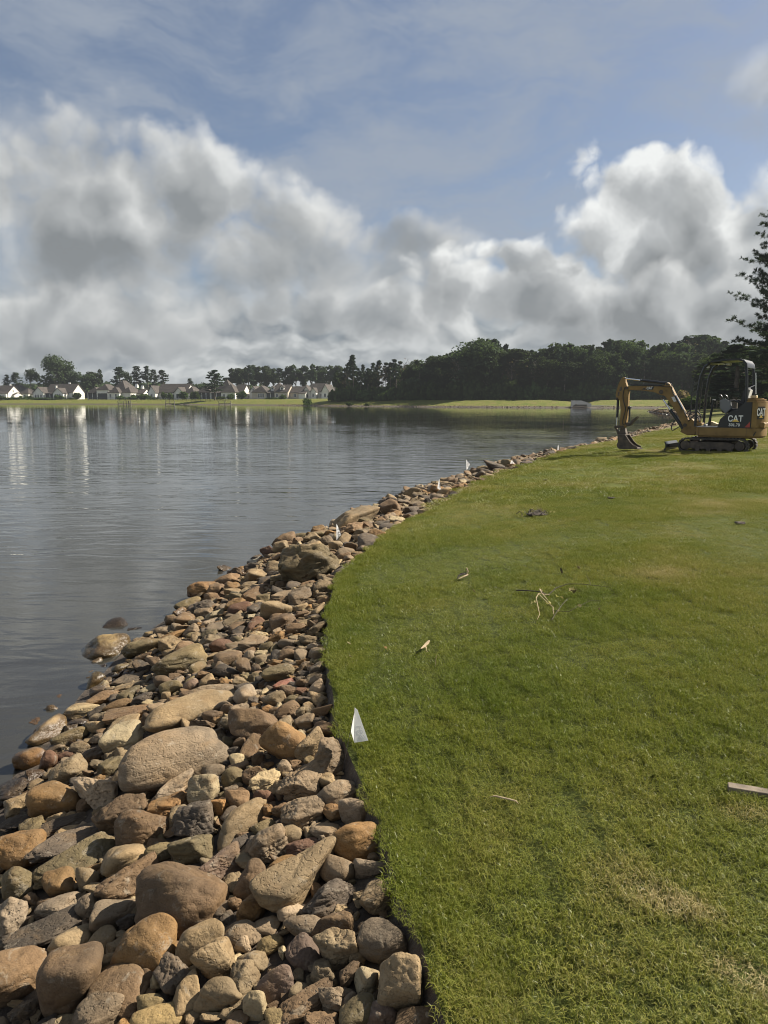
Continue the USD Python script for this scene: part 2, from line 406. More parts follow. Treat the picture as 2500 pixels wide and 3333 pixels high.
def build_water():
    n = {'g': ('geometry', {}), 'sx': ('separate_xyz', {}),
         # ripples: long crests across the view, swell, and fine wind ripple
         'm1': ('mapping', {'rotation': (0, 0, 0.30), 'scale': (0.42, 1.25, 1.0)}), 'n1': ('noise_texture', {'scale': 1.5, 'detail': 2.0, 'roughness': 0.5, 'distortion': 1.1}),
         'm2': ('mapping', {'rotation': (0, 0, -0.12), 'scale': (0.45, 1.35, 1.0)}), 'n2': ('noise_texture', {'scale': 7.5, 'detail': 3.0, 'roughness': 0.55, 'distortion': 0.3}),
         'n3': ('noise_texture', {'scale': 0.11, 'detail': 3.0, 'roughness': 0.5}),
         # calm water by the near bank, wind further out
         'q': ('vector_math', {'math_type': 'distance', 'vector2': (1.0, 3.0, 0)}),
         'amp': ('map_range', {'range_type': 'smoothstep', 'from_min': 4.0, 'from_max': 16.0, 'to_min': 0.55, 'to_max': 1.5}),
         'fa': ('map_range', {'range_type': 'smoothstep', 'from_min': 18.0, 'from_max': 75.0, 'to_min': 1.0, 'to_max': 0.13}), 'mf': ('math', {'math_type': 'multiply'}),
         'pa': ('map_range', {'clamp': True, 'from_min': 0.3, 'from_max': 0.7, 'to_min': 0.25, 'to_max': 1.5}),
         'k1': ('math', {'math_type': 'multiply', 'value2': 1.0}), 'k2': ('math', {'math_type': 'multiply', 'value2': 0.12}), 'add': ('math', {'math_type': 'add'}),
         'mm': ('math', {'math_type': 'multiply'}), 'mk': ('math', {'math_type': 'multiply'}),
         'b': ('bump', {'strength': 1.0, 'distance': WAVE}), 'fr': ('fresnel', {'IOR': 1.45}),
         'tr': ('transparent_bsdf', {'color': (.86, .84, .74)}), 'df': ('diffuse_bsdf', {'color': (.062, .059, .047)}), 'mud': ('mix_closure', {'fac': 0.42}),
         'gl': ('glossy_bsdf', {'color': (.94, .97, 1.0), 'roughness': 0.03}), 'mx': ('mix_closure', {})}
    l = [('g.position', 'm1.vector'), ('m1.vector', 'n1.vector'), ('g.position', 'm2.vector'), ('m2.vector', 'n2.vector'), ('g.position', 'n3.vector'), ('g.position', 'q.vector1'),
         ('q.value', 'amp.value'), ('n3.fac', 'pa.value'), ('n1.fac', 'k1.value1'), ('n2.fac', 'k2.value1'), ('k1.value', 'add.value1'), ('k2.value', 'add.value2'),
         ('q.value', 'fa.value'), ('amp.result', 'mf.value1'), ('fa.result', 'mf.value2'), ('mf.value', 'mm.value1'), ('pa.result', 'mm.value2'), ('add.value', 'mk.value1'), ('mm.value', 'mk.value2'), ('mk.value', 'b.height'), ('b.normal', 'fr.normal'), ('b.normal', 'gl.normal'),
         ('tr.BSDF', 'mud.closure1'), ('df.BSDF', 'mud.closure2'), ('mud.closure', 'mx.closure1'), ('gl.BSDF', 'mx.closure2'), ('fr.fac', 'mx.fac')]
    m = usdkit.material(stage, L + 'water_look', n, l, surface='mx.closure')
    # the sheet ends inside the bank all round
    xs = np.r_[-345, np.linspace(-60, 90, 16)]
    ys = np.r_[-85, np.linspace(0, 240, 16), 392]
    gx, gy = np.meshgrid(xs, ys, indexing='ij')
    v = np.c_[gx.ravel(), gy.ravel(), np.zeros(gx.size)]
    i, j = np.meshgrid(np.arange(len(xs) - 1), np.arange(len(ys) - 1), indexing='ij')
    k = lambda a, b: a * len(ys) + b
    f = np.stack([k(i, j), k(i + 1, j), k(i + 1, j + 1), k(i, j + 1)], -1).reshape(-1, 4)
    p = fresh('/World', 'lake_water')
    tag(usdkit.mesh(stage, p, (v, f), m).GetPrim(), kind='structure')
WAVE = 0.026
build_water()
# the 300 largest loose stones: x, y, z, half sizes, turn, shape (rounded, angular, slab), colour, size class, label
STONES = [
(-1.10,3.54,0.390,0.367,0.195,0.163,35,'r','grey',2,'largest boulder on the bank, grey-tan and pitted, halfway up the picture'),
(-0.75,2.49,0.378,0.182,0.162,0.121,-10,'r','brown',2,'big smooth brown boulder lying in the middle of the foreground stones'),
(-1.06,2.21,0.258,0.115,0.121,0.137,10,'r','brown',2,'tall dark brown boulder in the bottom left foreground'),
(-0.30,2.44,0.487,0.196,0.100,0.084,58,'r','tan',2,'long tan boulder tilted up towards the lawn in the foreground'),
(-1.27,2.32,0.208,0.150,0.099,0.083,44,'r','brown',2,'long brown boulder slanting down at the bottom left edge'),
(-0.83,2.30,0.325,0.116,0.096,0.096,-10,'r','ochre',2,'ochre rounded boulder just in front of the big smooth brown boulder'),
(0.05,1.89,0.538,0.075,0.078,0.098,0,'r','tan',2,'tall tan boulder against the lawn in the bottom right of the bank'),
(-0.85,2.14,0.306,0.109,0.098,0.044,-10,'r','brown',2,'wide lumpy brown boulder in the foreground right of the tall dark brown one'),
(-1.29,2.51,0.203,0.151,0.112,0.034,8,'s','dark',2,'broad dark flat slab in the left foreground'),
(-1.08,3.02,0.312,0.132,0.097,0.104,0,'r','brown',2,'brown dome-shaped boulder between the long slate slab and the dark slate block'),
(-1.22,4.23,0.325,0.336,0.168,0.088,46,'r','tan',2,'long tan boulder with a ridge behind the largest pitted boulder'),
(-0.24,1.92,0.451,0.104,0.052,0.028,22,'s','brown',2,'large brown flat stone just in front of and right of the pinkish purple stone'),
(-1.65,3.10,0.150,0.130,0.106,0.097,-10,'r','ochre',2,'ochre boulder at the left edge of the picture above the olive one'),
(-0.49,3.46,0.502,0.124,0.106,0.127,0,'r','ochre',1,'big rounded ochre boulder left of the nearest white flag'),
(0.01,2.06,0.529,0.085,0.078,0.065,-30,'r','grey',1,'large grey-tan pointed boulder against the lawn, near the camera'),
(-1.31,2.94,0.219,0.200,0.100,0.030,48,'s','olive',2,'large olive flat stone just in front of the long slate slab'),
(-0.75,7.32,0.541,0.319,0.308,0.229,3,'a','olive',2,'huge brown block beside the lawn in the middle distance'),
(-0.12,2.58,0.533,0.102,0.074,0.084,5,'r','ochre',2,'rounded ochre boulder touching the cut edge of the lawn'),
(-0.82,2.96,0.374,0.117,0.099,0.087,-5,'a','slate',2,'dark slate block with a flat top right of the brown dome boulder'),
(-1.69,3.53,0.169,0.147,0.105,0.099,0,'r','ochre',2,'ochre boulder with a wrinkled face at the waterline'),
(-0.27,2.11,0.463,0.088,0.065,0.061,0,'r','purple',2,'large purplish grey rounded boulder in the foreground'),
(-0.54,2.15,0.388,0.077,0.065,0.081,0,'r','tan',1,'smooth tan boulder right of the ochre foreground boulder'),
(-1.01,2.68,0.293,0.134,0.075,0.063,33,'a','brown',2,'large brown long angular stone just left of the big smooth brown boulder'),
(-1.21,3.19,0.283,0.139,0.095,0.079,29,'a','brown',2,'large brown angular stone just behind and left of the brown dome boulder'),
(-1.54,2.85,0.161,0.103,0.080,0.096,0,'r','olive',1,'olive lumpy boulder at the left edge below the ochre one'),
(-0.38,3.07,0.494,0.113,0.100,0.089,5,'a','grey',1,'broad angular grey block in front of the ochre boulder left of the flag'),
(-0.03,2.26,0.533,0.069,0.072,0.089,-10,'r','tan',1,'tall tan-grey block upright against the lawn in the foreground'),
(-0.90,2.06,0.283,0.089,0.062,0.052,22,'r','grey',2,'large grey rounded stone just in front of and left of the lumpy brown boulder'),
(-0.13,2.07,0.494,0.081,0.060,0.058,10,'a','tan',2,'large tan angular stone just right of the purplish grey boulder'),
(-0.63,2.27,0.370,0.090,0.070,0.058,24,'r','tan',1,'mid-sized tan rounded stone just behind and left of the smooth tan foreground boulder'),
(-1.43,3.12,0.201,0.228,0.114,0.034,57,'s','slate',2,'long dark slate slab tilted out of the shallow water'),
(-0.69,3.74,0.465,0.145,0.117,0.089,10,'r','brown',2,'broad brown boulder leaning on the ochre boulder left of the flag'),
(-1.10,2.85,0.281,0.113,0.086,0.072,34,'r','tan',1,'mid-sized tan rounded stone just in front of the brown dome boulder'),
(-1.50,5.23,0.286,0.220,0.113,0.094,31,'r','olive',2,'olive tan boulder with a sharp upper right corner near the water'),
(-0.18,2.32,0.502,0.111,0.059,0.049,38,'a','slate',2,'large slate grey long angular stone just right of the long tilted tan boulder'),
(-0.61,2.93,0.419,0.150,0.075,0.058,42,'r','tan',2,'large tan long rounded stone just in front of and left of the rust-red stone'),
(-0.79,2.80,0.366,0.109,0.077,0.064,5,'r','olive',2,'large olive rounded stone just in front of the dark slate block'),
(-1.14,2.44,0.231,0.098,0.069,0.058,32,'r','tan',1,'mid-sized tan rounded stone just right of the broad dark slab'),
(-2.08,3.81,0.049,0.130,0.124,0.037,-4,'s','wet',1,'mid-sized wet dark flat stone just in front of and left of the wet orange-brown boulder'),
(-0.47,2.71,0.441,0.098,0.077,0.065,10,'a','grey',1,'mid-sized grey angular stone just in front of the rust-red stone'),
(-0.50,2.02,0.394,0.078,0.055,0.046,-22,'r','tan',1,'mid-sized tan rounded stone just in front of the smooth tan foreground boulder'),
(-1.07,4.47,0.364,0.165,0.156,0.047,4,'s','grey',2,'large flat grey slab lying level among the stones'),
(-1.45,3.50,0.227,0.166,0.092,0.077,-51,'a','pale',1,'mid-sized pale grey long angular stone just right of the smooth waterline boulder'),
(-0.61,2.05,0.358,0.069,0.064,0.053,29,'r','tan',1,'mid-sized tan rounded stone just in front of and left of the smooth tan foreground boulder'),
(-0.68,2.15,0.343,0.060,0.079,0.066,30,'a','slate',1,'mid-sized slate grey angular stone just in front of and right of the ochre foreground boulder'),
(-0.34,2.87,0.484,0.101,0.079,0.066,28,'a','grey',1,'mid-sized grey angular stone just in front of the broad angular block'),
(-0.49,2.52,0.417,0.082,0.064,0.069,0,'r','brown',1,'mid-sized brown rounded stone just behind the round ochre stone'),
(-1.02,2.54,0.269,0.095,0.065,0.055,25,'r','grey',1,'mid-sized grey rounded stone just behind and left of the ochre foreground boulder'),
(-0.14,2.19,0.494,0.083,0.068,0.057,54,'r','brown',1,'mid-sized brown rounded stone just left of the pointed boulder by the lawn'),
(-0.25,3.22,0.554,0.091,0.115,0.096,-39,'a','grey',1,'long grey block standing against the lawn in front of the flag'),
(-0.06,1.84,0.495,0.073,0.045,0.038,28,'r','olive',1,'mid-sized olive rounded stone in front of the pointed boulder by the lawn'),
(-1.75,3.83,0.159,0.135,0.114,0.078,10,'r','tan',1,'smooth tan boulder at the waterline above the wrinkled ochre boulder'),
(-0.06,2.43,0.531,0.067,0.054,0.077,0,'r','pale',1,'mid-sized pale grey rounded stone just in front of the ochre boulder at the lawn edge'),
(-0.64,2.65,0.392,0.099,0.063,0.053,26,'a','purple',1,'mid-sized purplish angular stone just in front of and right of the dark slate block'),
(-1.56,3.29,0.167,0.125,0.069,0.028,29,'s','wet',1,'mid-sized wet dark flat stone just behind and left of the long slate slab'),
(-0.33,2.02,0.431,0.062,0.051,0.054,0,'r','purple',1,'pinkish purple rounded stone in the foreground'),
(-1.86,3.42,0.091,0.093,0.088,0.028,0,'s','wet',1,'mid-sized wet dark flat stone just behind the left-edge ochre boulder'),
(-0.47,2.37,0.412,0.075,0.063,0.054,5,'r','ochre',1,'ochre rounded stone right of the big smooth brown boulder'),
(-1.54,4.09,0.226,0.132,0.115,0.081,10,'r','cream',1,'cream blocky boulder left of the largest pitted boulder'),
(-0.68,2.00,0.333,0.092,0.062,0.031,0,'r','yellow',2,'large yellow-tan rounded stone just in front of and right of the lumpy brown boulder'),
(-0.27,2.22,0.464,0.076,0.057,0.042,-5,'r','grey',1,'mid-sized grey rounded stone just behind the purplish grey boulder'),
(-0.45,10.81,0.458,0.439,0.220,0.177,37,'r','tan',2,'long tan boulder behind the second flag, far along the bank'),
(-0.18,2.94,0.533,0.106,0.065,0.054,36,'r','grey',1,'mid-sized grey rounded stone just in front of the grey block by the flag'),
(-0.84,3.24,0.377,0.074,0.078,0.095,0,'r','cream',0,'mid-sized cream rounded stone just behind the dark slate block'),
(-1.47,2.64,0.162,0.062,0.065,0.081,0,'a','pale',0,'mid-sized pale grey angular stone just left of the broad dark slab'),
(-0.44,2.07,0.403,0.051,0.065,0.054,-22,'a','tan',0,'mid-sized tan angular stone just in front of and right of the smooth tan foreground boulder'),
(-0.05,1.95,0.499,0.043,0.045,0.057,5,'r','cream',0,'mid-sized cream rounded stone just left of the corner boulder by the lawn'),
(-0.17,2.46,0.495,0.063,0.072,0.060,33,'r','grey',0,'mid-sized grey rounded stone just in front of the ochre boulder at the lawn edge'),
(-1.00,3.19,0.328,0.106,0.084,0.049,10,'a','orange',1,'flat orange broken stone above the brown dome boulder'),
(-0.48,2.26,0.403,0.072,0.056,0.039,-10,'r','grey',1,'mid-sized grey rounded stone just in front of the round ochre stone'),
(-1.35,2.80,0.205,0.080,0.064,0.061,0,'r','ochre',1,'mid-sized ochre rounded stone just right of the left-edge olive boulder'),
(-0.72,2.05,0.323,0.060,0.053,0.037,0,'r','olive',1,'mid-sized olive rounded stone just in front of and right of the lumpy brown boulder'),
(-1.30,2.67,0.208,0.088,0.072,0.032,0,'r','pale',1,'mid-sized pale grey rounded stone just behind the broad dark slab'),
(-1.19,2.16,0.201,0.061,0.052,0.043,0,'a','dark',1,'mid-sized dark angular stone just in front of the slanting left-edge boulder'),
(-0.37,2.19,0.425,0.061,0.053,0.044,30,'r','yellow',1,'mid-sized yellow-tan rounded stone just left of the purplish grey boulder'),
(-0.65,4.49,0.484,0.124,0.100,0.066,5,'r','olive',1,'broad olive-tan boulder lying a step from the lawn'),
(-0.01,1.82,0.502,0.050,0.041,0.040,-10,'r','purple',1,'mid-sized purplish rounded stone in front of the pointed boulder by the lawn'),
(-0.12,2.79,0.536,0.068,0.057,0.065,-10,'r','pale',1,'mid-sized pale grey rounded stone just behind the ochre boulder at the lawn edge'),
(-2.45,6.32,0.003,0.206,0.268,0.121,5,'r','yellow',2,'long flat yellow-tan boulder reaching out into the lake'),
(-2.08,6.02,0.113,0.202,0.101,0.079,37,'r','olive',1,'mid-sized olive long rounded stone just right of the long yellow-tan boulder'),
(-0.38,1.95,0.409,0.044,0.046,0.055,0,'r','cream',0,'mid-sized cream rounded stone just in front of and left of the pinkish purple stone'),
(-0.36,3.39,0.518,0.097,0.079,0.066,39,'r','tan',1,'lumpy tan stone right of the ochre boulder left of the flag'),
(-1.03,2.42,0.246,0.060,0.063,0.052,31,'r','tan',0,'mid-sized tan rounded stone just left of the ochre foreground boulder'),
(-1.01,3.33,0.333,0.145,0.072,0.044,45,'a','pale',1,'mid-sized pale grey long angular stone just behind the flat orange stone'),
(-1.15,2.61,0.238,0.056,0.058,0.071,0,'r','grey',0,'mid-sized grey rounded stone just right of the broad dark slab'),
(0.09,1.78,0.531,0.064,0.042,0.022,0,'r','brown',1,'mid-sized brown rounded stone just in front of the corner boulder by the lawn'),
(-2.21,4.60,0.044,0.171,0.096,0.080,61,'r','tan',1,'tan egg-shaped boulder lying in the shallows, far left'),
(-1.65,4.53,0.184,0.185,0.128,0.039,4,'s','brown',2,'large brown flat stone just behind the cream blocky boulder'),
(-0.14,1.91,0.473,0.050,0.037,0.038,-5,'a','grey',1,'mid-sized grey angular stone in front of and right of the purplish grey boulder'),
(-0.55,3.19,0.448,0.105,0.058,0.049,44,'a','cream',1,'mid-sized cream long angular stone just behind the rust-red stone'),
(-0.94,2.85,0.316,0.081,0.053,0.044,27,'r','olive',1,'mid-sized olive rounded stone just in front of and right of the brown dome boulder'),
(-0.11,1.99,0.482,0.047,0.041,0.041,0,'a','brown',0,'mid-sized brown angular stone just right of the purplish grey boulder'),
(-1.22,2.78,0.232,0.059,0.046,0.067,0,'r','tan',0,'mid-sized tan rounded stone just in front of the long slate slab'),
(-1.31,2.27,0.169,0.049,0.038,0.058,0,'a','wet',0,'mid-sized wet dark angular stone just in front of and left of the slanting left-edge boulder'),
(-0.91,6.00,0.455,0.144,0.108,0.104,0,'r','tan',1,'mid-sized tan rounded stone in front of the white rock'),
(-2.16,4.21,0.033,0.104,0.095,0.080,41,'r','orange',0,'orange-brown wet boulder standing in the water at the left edge'),
(-2.07,4.83,0.081,0.151,0.112,0.050,5,'r','cream',1,'cream pitted flat stone at the edge of the water'),
(-0.33,2.32,0.449,0.078,0.039,0.029,24,'r','pale',1,'mid-sized pale grey long rounded stone just in front of the long tilted tan boulder'),
(-0.66,3.10,0.408,0.063,0.048,0.066,0,'r','brown',0,'mid-sized brown rounded stone just left of the rust-red stone'),
(-1.11,5.05,0.366,0.135,0.080,0.067,46,'r','brown',0,'mid-sized brown rounded stone just behind the flat grey slab'),
(-0.84,4.29,0.419,0.088,0.077,0.059,10,'r','pale',0,'mid-sized pale grey rounded stone just right of the flat grey slab'),
(-0.42,2.13,0.411,0.058,0.035,0.029,-23,'r','tan',1,'mid-sized tan rounded stone just behind and left of the pinkish purple stone'),
(-1.97,4.39,0.098,0.127,0.067,0.056,34,'r','olive',1,'mid-sized olive long rounded stone just right of the egg-shaped shoreline boulder'),
(-0.29,3.53,0.537,0.085,0.062,0.052,-32,'r','brown',0,'mid-sized brown rounded stone just behind and right of the lumpy tan stone'),
(-0.32,2.68,0.462,0.071,0.059,0.026,10,'a','rust',1,'mid-sized rust brown angular stone just behind the long tilted tan boulder'),
(-0.52,2.67,0.410,0.071,0.058,0.026,0,'r','cream',1,'mid-sized cream rounded stone behind the round ochre stone'),
(-0.39,2.60,0.438,0.074,0.038,0.032,26,'r','ochre',1,'mid-sized ochre long rounded stone just behind and left of the long tilted tan boulder'),
(-0.18,2.01,0.465,0.053,0.038,0.032,-52,'a','tan',0,'mid-sized tan angular stone just in front of and right of the purplish grey boulder'),
(-2.00,7.95,0.120,0.196,0.149,0.101,5,'r','orange',1,'orange-brown boulder at the waterline left of the huge brown block'),
(-0.96,5.30,0.401,0.124,0.118,0.035,4,'s','grey',1,'mid-sized grey flat stone just behind and left of the broad olive boulder'),
(-0.73,3.31,0.399,0.065,0.046,0.060,0,'r','olive',0,'mid-sized olive rounded stone behind and left of the rust-red stone'),
(-1.51,3.79,0.203,0.089,0.071,0.059,40,'a','olive',0,'mid-sized olive angular stone just in front of the cream blocky boulder'),
(-0.23,2.74,0.492,0.069,0.057,0.026,0,'r','grey',1,'mid-sized grey rounded stone just left of the ochre boulder at the lawn edge'),
(-0.35,3.79,0.525,0.091,0.066,0.049,-5,'r','brown',1,'mid-sized brown rounded stone just behind the lumpy tan stone'),
(-0.18,1.85,0.458,0.053,0.035,0.019,0,'a','brown',1,'mid-sized brown angular stone in front of and right of the pinkish purple stone'),
(-0.61,3.27,0.430,0.062,0.051,0.058,0,'a','brown',0,'mid-sized brown angular stone just behind the rust-red stone'),
(-0.75,3.09,0.378,0.059,0.050,0.055,0,'a','orange',0,'mid-sized orange-brown angular stone just behind and right of the dark slate block'),
(-0.39,4.10,0.526,0.067,0.061,0.066,0,'r','pale',0,'small pale grey rounded stone right of the narrow red stone'),
(-0.79,2.17,0.306,0.041,0.047,0.039,30,'r','brown',0,'small brown rounded stone just right of the lumpy brown boulder'),
(-1.21,3.37,0.271,0.091,0.086,0.039,5,'a','tan',1,'mid-sized tan angular stone just left of the flat orange stone'),
(-1.73,3.34,0.116,0.066,0.057,0.054,0,'a','olive',0,'mid-sized olive angular stone just behind the left-edge ochre boulder'),
(-1.29,4.14,0.269,0.175,0.087,0.028,33,'s','slate',2,'large slate grey flat stone just in front of and left of the long ridged boulder'),
(-0.54,3.07,0.433,0.055,0.040,0.057,-10,'r','rust',0,'rust-red rounded stone, the reddest in the foreground'),
(-0.26,3.08,0.510,0.073,0.044,0.037,-29,'a','tan',0,'mid-sized tan angular stone just right of the broad angular block'),
(-1.97,4.08,0.088,0.060,0.063,0.079,0,'r','rust',0,'small rust brown rounded stone just left of the smooth waterline boulder'),
(-1.70,4.02,0.151,0.103,0.110,0.049,0,'a','brown',1,'mid-sized brown angular stone just behind and right of the smooth waterline boulder'),
(-0.50,2.85,0.431,0.058,0.050,0.034,10,'r','olive',0,'mid-sized olive rounded stone just in front of the rust-red stone'),
(-0.30,1.89,0.428,0.049,0.033,0.019,0,'r','yellow',1,'mid-sized yellow-tan rounded stone just in front of the pinkish purple stone'),
(-0.74,2.36,0.333,0.038,0.040,0.044,0,'a','tan',0,'small tan angular stone just right of the ochre foreground boulder'),
(-0.66,4.12,0.457,0.076,0.059,0.046,-10,'r','tan',0,'mid-sized tan rounded stone just in front of and left of the narrow red stone'),
(-0.37,2.76,0.455,0.055,0.047,0.034,5,'r','tan',0,'mid-sized tan rounded stone just behind the long tilted tan boulder'),
(-0.40,2.29,0.422,0.050,0.042,0.019,-5,'r','grey',0,'mid-sized grey rounded stone just in front of and right of the round ochre stone'),
(-2.00,4.99,0.102,0.108,0.088,0.039,5,'r','brown',1,'mid-sized brown rounded stone just behind and right of the pitted cream stone'),
(-0.74,3.50,0.403,0.064,0.059,0.050,31,'r','cream',0,'small cream rounded stone just in front of the broad brown boulder'),
(-0.74,2.15,0.320,0.028,0.029,0.037,0,'a','cream',0,'small cream angular stone just right of the lumpy brown boulder'),
(-1.80,4.75,0.150,0.112,0.056,0.043,36,'r','ochre',0,'mid-sized ochre long rounded stone just behind the cream blocky boulder'),
(-1.41,10.31,0.200,0.189,0.147,0.129,0,'r','brown',0,'brown dome boulder at the waterline left of the second flag'),
(-0.85,3.43,0.374,0.066,0.049,0.044,10,'r','grey',0,'mid-sized grey rounded stone just right of the largest pitted boulder'),
(-1.76,5.87,0.182,0.130,0.169,0.076,10,'a','tan',1,'mid-sized tan angular stone just behind and left of the sharp-cornered olive boulder'),
(-1.43,2.51,0.149,0.040,0.034,0.046,0,'r','dark',0,'small dark rounded stone just behind and left of the slanting left-edge boulder'),
(-1.62,4.75,0.202,0.085,0.071,0.049,0,'a','slate',0,'mid-sized slate grey angular stone just left of the long ridged boulder'),
(-0.21,2.85,0.503,0.066,0.041,0.034,-48,'a','orange',0,'small orange-brown angular stone just behind and left of the ochre boulder at the lawn edge'),
(-1.26,5.49,0.325,0.100,0.085,0.052,10,'r','rust',0,'mid-sized rust brown rounded stone just right of the sharp-cornered olive boulder'),
(-0.67,3.56,0.429,0.086,0.054,0.046,58,'r','brown',0,'small brown rounded stone just in front of the broad brown boulder'),
(-0.54,3.93,0.480,0.095,0.050,0.042,42,'r','brown',0,'mid-sized brown long rounded stone just in front of the narrow red stone'),
(-0.96,2.51,0.270,0.047,0.038,0.032,32,'a','slate',0,'small slate grey angular stone just behind and left of the ochre foreground boulder'),
(-0.96,2.31,0.258,0.035,0.036,0.041,0,'r','tan',0,'small tan rounded stone just behind the lumpy brown boulder'),
(-0.47,2.22,0.401,0.038,0.031,0.031,0,'r','pale',0,'small pale grey rounded stone just behind and right of the smooth tan foreground boulder'),
(-0.59,2.80,0.402,0.072,0.036,0.025,34,'a','slate',0,'mid-sized slate grey long angular stone in front of the rust-red stone'),
(-2.24,5.50,0.047,0.108,0.071,0.060,46,'r','olive',0,'small olive rounded stone just in front of the long yellow-tan boulder'),
(-1.82,4.44,0.138,0.084,0.063,0.049,-5,'r','tan',0,'mid-sized tan rounded stone just in front of and right of the pitted cream stone'),
(-1.84,6.18,0.165,0.128,0.066,0.056,37,'r','ochre',0,'mid-sized ochre long rounded stone just behind the sharp-cornered olive boulder'),
(-1.45,4.80,0.257,0.082,0.064,0.047,10,'r','olive',0,'mid-sized olive rounded stone just behind the long ridged boulder'),
(-1.85,5.11,0.135,0.141,0.085,0.026,8,'s','tan',1,'mid-sized tan flat stone just in front of the long yellow-tan boulder'),
(-0.10,1.89,0.483,0.033,0.028,0.024,28,'a','grey',0,'small grey angular stone left of the corner boulder by the lawn'),
(-0.44,4.70,0.530,0.071,0.059,0.051,0,'r','grey',0,'small grey rounded stone just right of the broad olive boulder'),
(-1.80,8.28,0.132,0.162,0.138,0.078,0,'r','brown',0,'mid-sized brown rounded stone just right of the far orange-brown boulder'),
(-1.04,5.85,0.393,0.131,0.066,0.049,46,'r','rust',0,'small rust brown long rounded stone behind the broad olive boulder'),
(2.81,18.33,0.533,0.332,0.265,0.178,5,'r','dark',0,'rough dark boulder by the far fold of the lawn edge, behind the water'),
(-1.95,5.30,0.114,0.132,0.091,0.027,0,'s','grey',1,'mid-sized grey flat stone just in front of the long yellow-tan boulder'),
(-1.15,8.97,0.321,0.142,0.122,0.100,10,'r','tan',0,'small tan rounded stone just in front of the far dome boulder'),
(-0.84,4.07,0.402,0.062,0.048,0.050,10,'a','grey',0,'small grey angular stone just behind and left of the broad brown boulder'),
(-1.31,6.52,0.312,0.118,0.096,0.060,10,'r','rust',0,'mid-sized rust brown rounded stone in front of the white rock'),
(-0.48,5.24,0.539,0.123,0.061,0.044,53,'a','tan',0,'small tan long angular stone behind and right of the broad olive boulder'),
(-0.67,4.83,0.473,0.076,0.053,0.045,0,'r','brown',0,'small brown rounded stone just behind the broad olive boulder'),
(-1.01,4.11,0.358,0.066,0.052,0.046,0,'r','brown',0,'small brown rounded stone just in front of the flat grey slab'),
(-0.42,3.72,0.501,0.060,0.052,0.040,0,'r','grey',0,'small grey rounded stone just behind the lumpy tan stone'),
(-1.50,3.44,0.185,0.054,0.039,0.042,0,'a','brown',0,'small brown angular stone just right of the wrinkled ochre boulder'),
(-1.84,4.19,0.120,0.071,0.051,0.044,0,'r','tan',0,'small tan rounded stone just behind the smooth waterline boulder'),
(-0.39,4.23,0.531,0.064,0.056,0.038,0,'r','grey',0,'small grey rounded stone right of the narrow red stone'),
(-2.02,7.47,0.085,0.161,0.081,0.071,46,'r','olive',0,'small olive long rounded stone just in front of the far orange-brown boulder'),
(-1.67,6.24,0.204,0.089,0.077,0.058,0,'r','grey',0,'small grey rounded stone just behind the sharp-cornered olive boulder'),
(-1.55,4.95,0.234,0.072,0.057,0.046,0,'r','brown',0,'small brown rounded stone just in front of and left of the sharp-cornered olive boulder'),
(-0.84,3.69,0.388,0.046,0.048,0.052,0,'r','olive',0,'small olive rounded stone just left of the broad brown boulder'),
(-0.68,5.39,0.484,0.088,0.073,0.040,5,'r','brown',0,'small brown rounded stone behind the broad olive boulder'),
(-0.52,5.01,0.518,0.075,0.059,0.043,5,'a','tan',0,'small tan angular stone just behind and right of the broad olive boulder'),
(-1.29,6.17,0.312,0.133,0.066,0.040,37,'a','tan',0,'mid-sized tan long angular stone in front of and right of the far orange-brown boulder'),
(-0.52,1.96,0.369,0.039,0.026,0.013,0,'a','tan',0,'mid-sized tan angular stone in front of the smooth tan foreground boulder'),
(-1.62,4.39,0.187,0.093,0.106,0.048,0,'r','tan',0,'mid-sized tan rounded stone just behind the cream blocky boulder'),
(-0.85,5.13,0.427,0.064,0.057,0.052,0,'r','olive',0,'small olive rounded stone just behind the broad olive boulder'),
(-0.06,2.14,0.507,0.029,0.023,0.030,0,'a','tan',0,'small tan angular stone just left of the pointed boulder by the lawn'),
(-0.08,2.04,0.495,0.025,0.026,0.031,0,'a','tan',0,'small tan angular stone behind and left of the corner boulder by the lawn'),
(-0.73,6.23,0.494,0.116,0.151,0.085,10,'a','grey',0,'mid-sized grey angular stone just in front of the huge brown block'),
(-0.41,4.44,0.526,0.071,0.045,0.038,37,'a','pale',0,'small pale grey angular stone just right of the broad olive boulder'),
(-1.80,4.91,0.153,0.110,0.055,0.036,52,'r','olive',0,'small olive long rounded stone behind the cream blocky boulder'),
(-0.69,5.08,0.471,0.076,0.054,0.040,0,'r','grey',0,'small grey rounded stone just behind the broad olive boulder'),
(-0.44,2.95,0.450,0.046,0.034,0.028,0,'a','brown',0,'small brown angular stone just right of the rust-red stone'),
(-0.84,4.91,0.423,0.067,0.060,0.041,-10,'r','tan',0,'small tan rounded stone just behind and left of the broad olive boulder'),
(-0.74,3.65,0.414,0.048,0.034,0.044,0,'r','brown',0,'small brown rounded stone just in front of and left of the broad brown boulder'),
(-0.92,6.60,0.408,0.143,0.072,0.047,37,'a','grey',0,'mid-sized grey long angular stone just in front of and left of the huge brown block'),
(-0.87,5.87,0.431,0.084,0.068,0.046,0,'r','brown',0,'small brown rounded stone just in front of and left of the huge brown block'),
(-0.62,3.44,0.435,0.033,0.034,0.043,0,'r','brown',0,'small brown rounded stone just left of the ochre boulder left of the flag'),
(-0.58,4.20,0.475,0.055,0.045,0.036,10,'r','brown',0,'small brown rounded stone just in front of the narrow red stone'),
(-0.47,3.28,0.469,0.041,0.035,0.039,5,'r','pale',0,'small pale grey rounded stone just behind and left of the broad angular block'),
(-0.24,1.89,0.446,0.026,0.022,0.022,0,'r','grey',0,'small grey rounded stone in front of and right of the pinkish purple stone'),
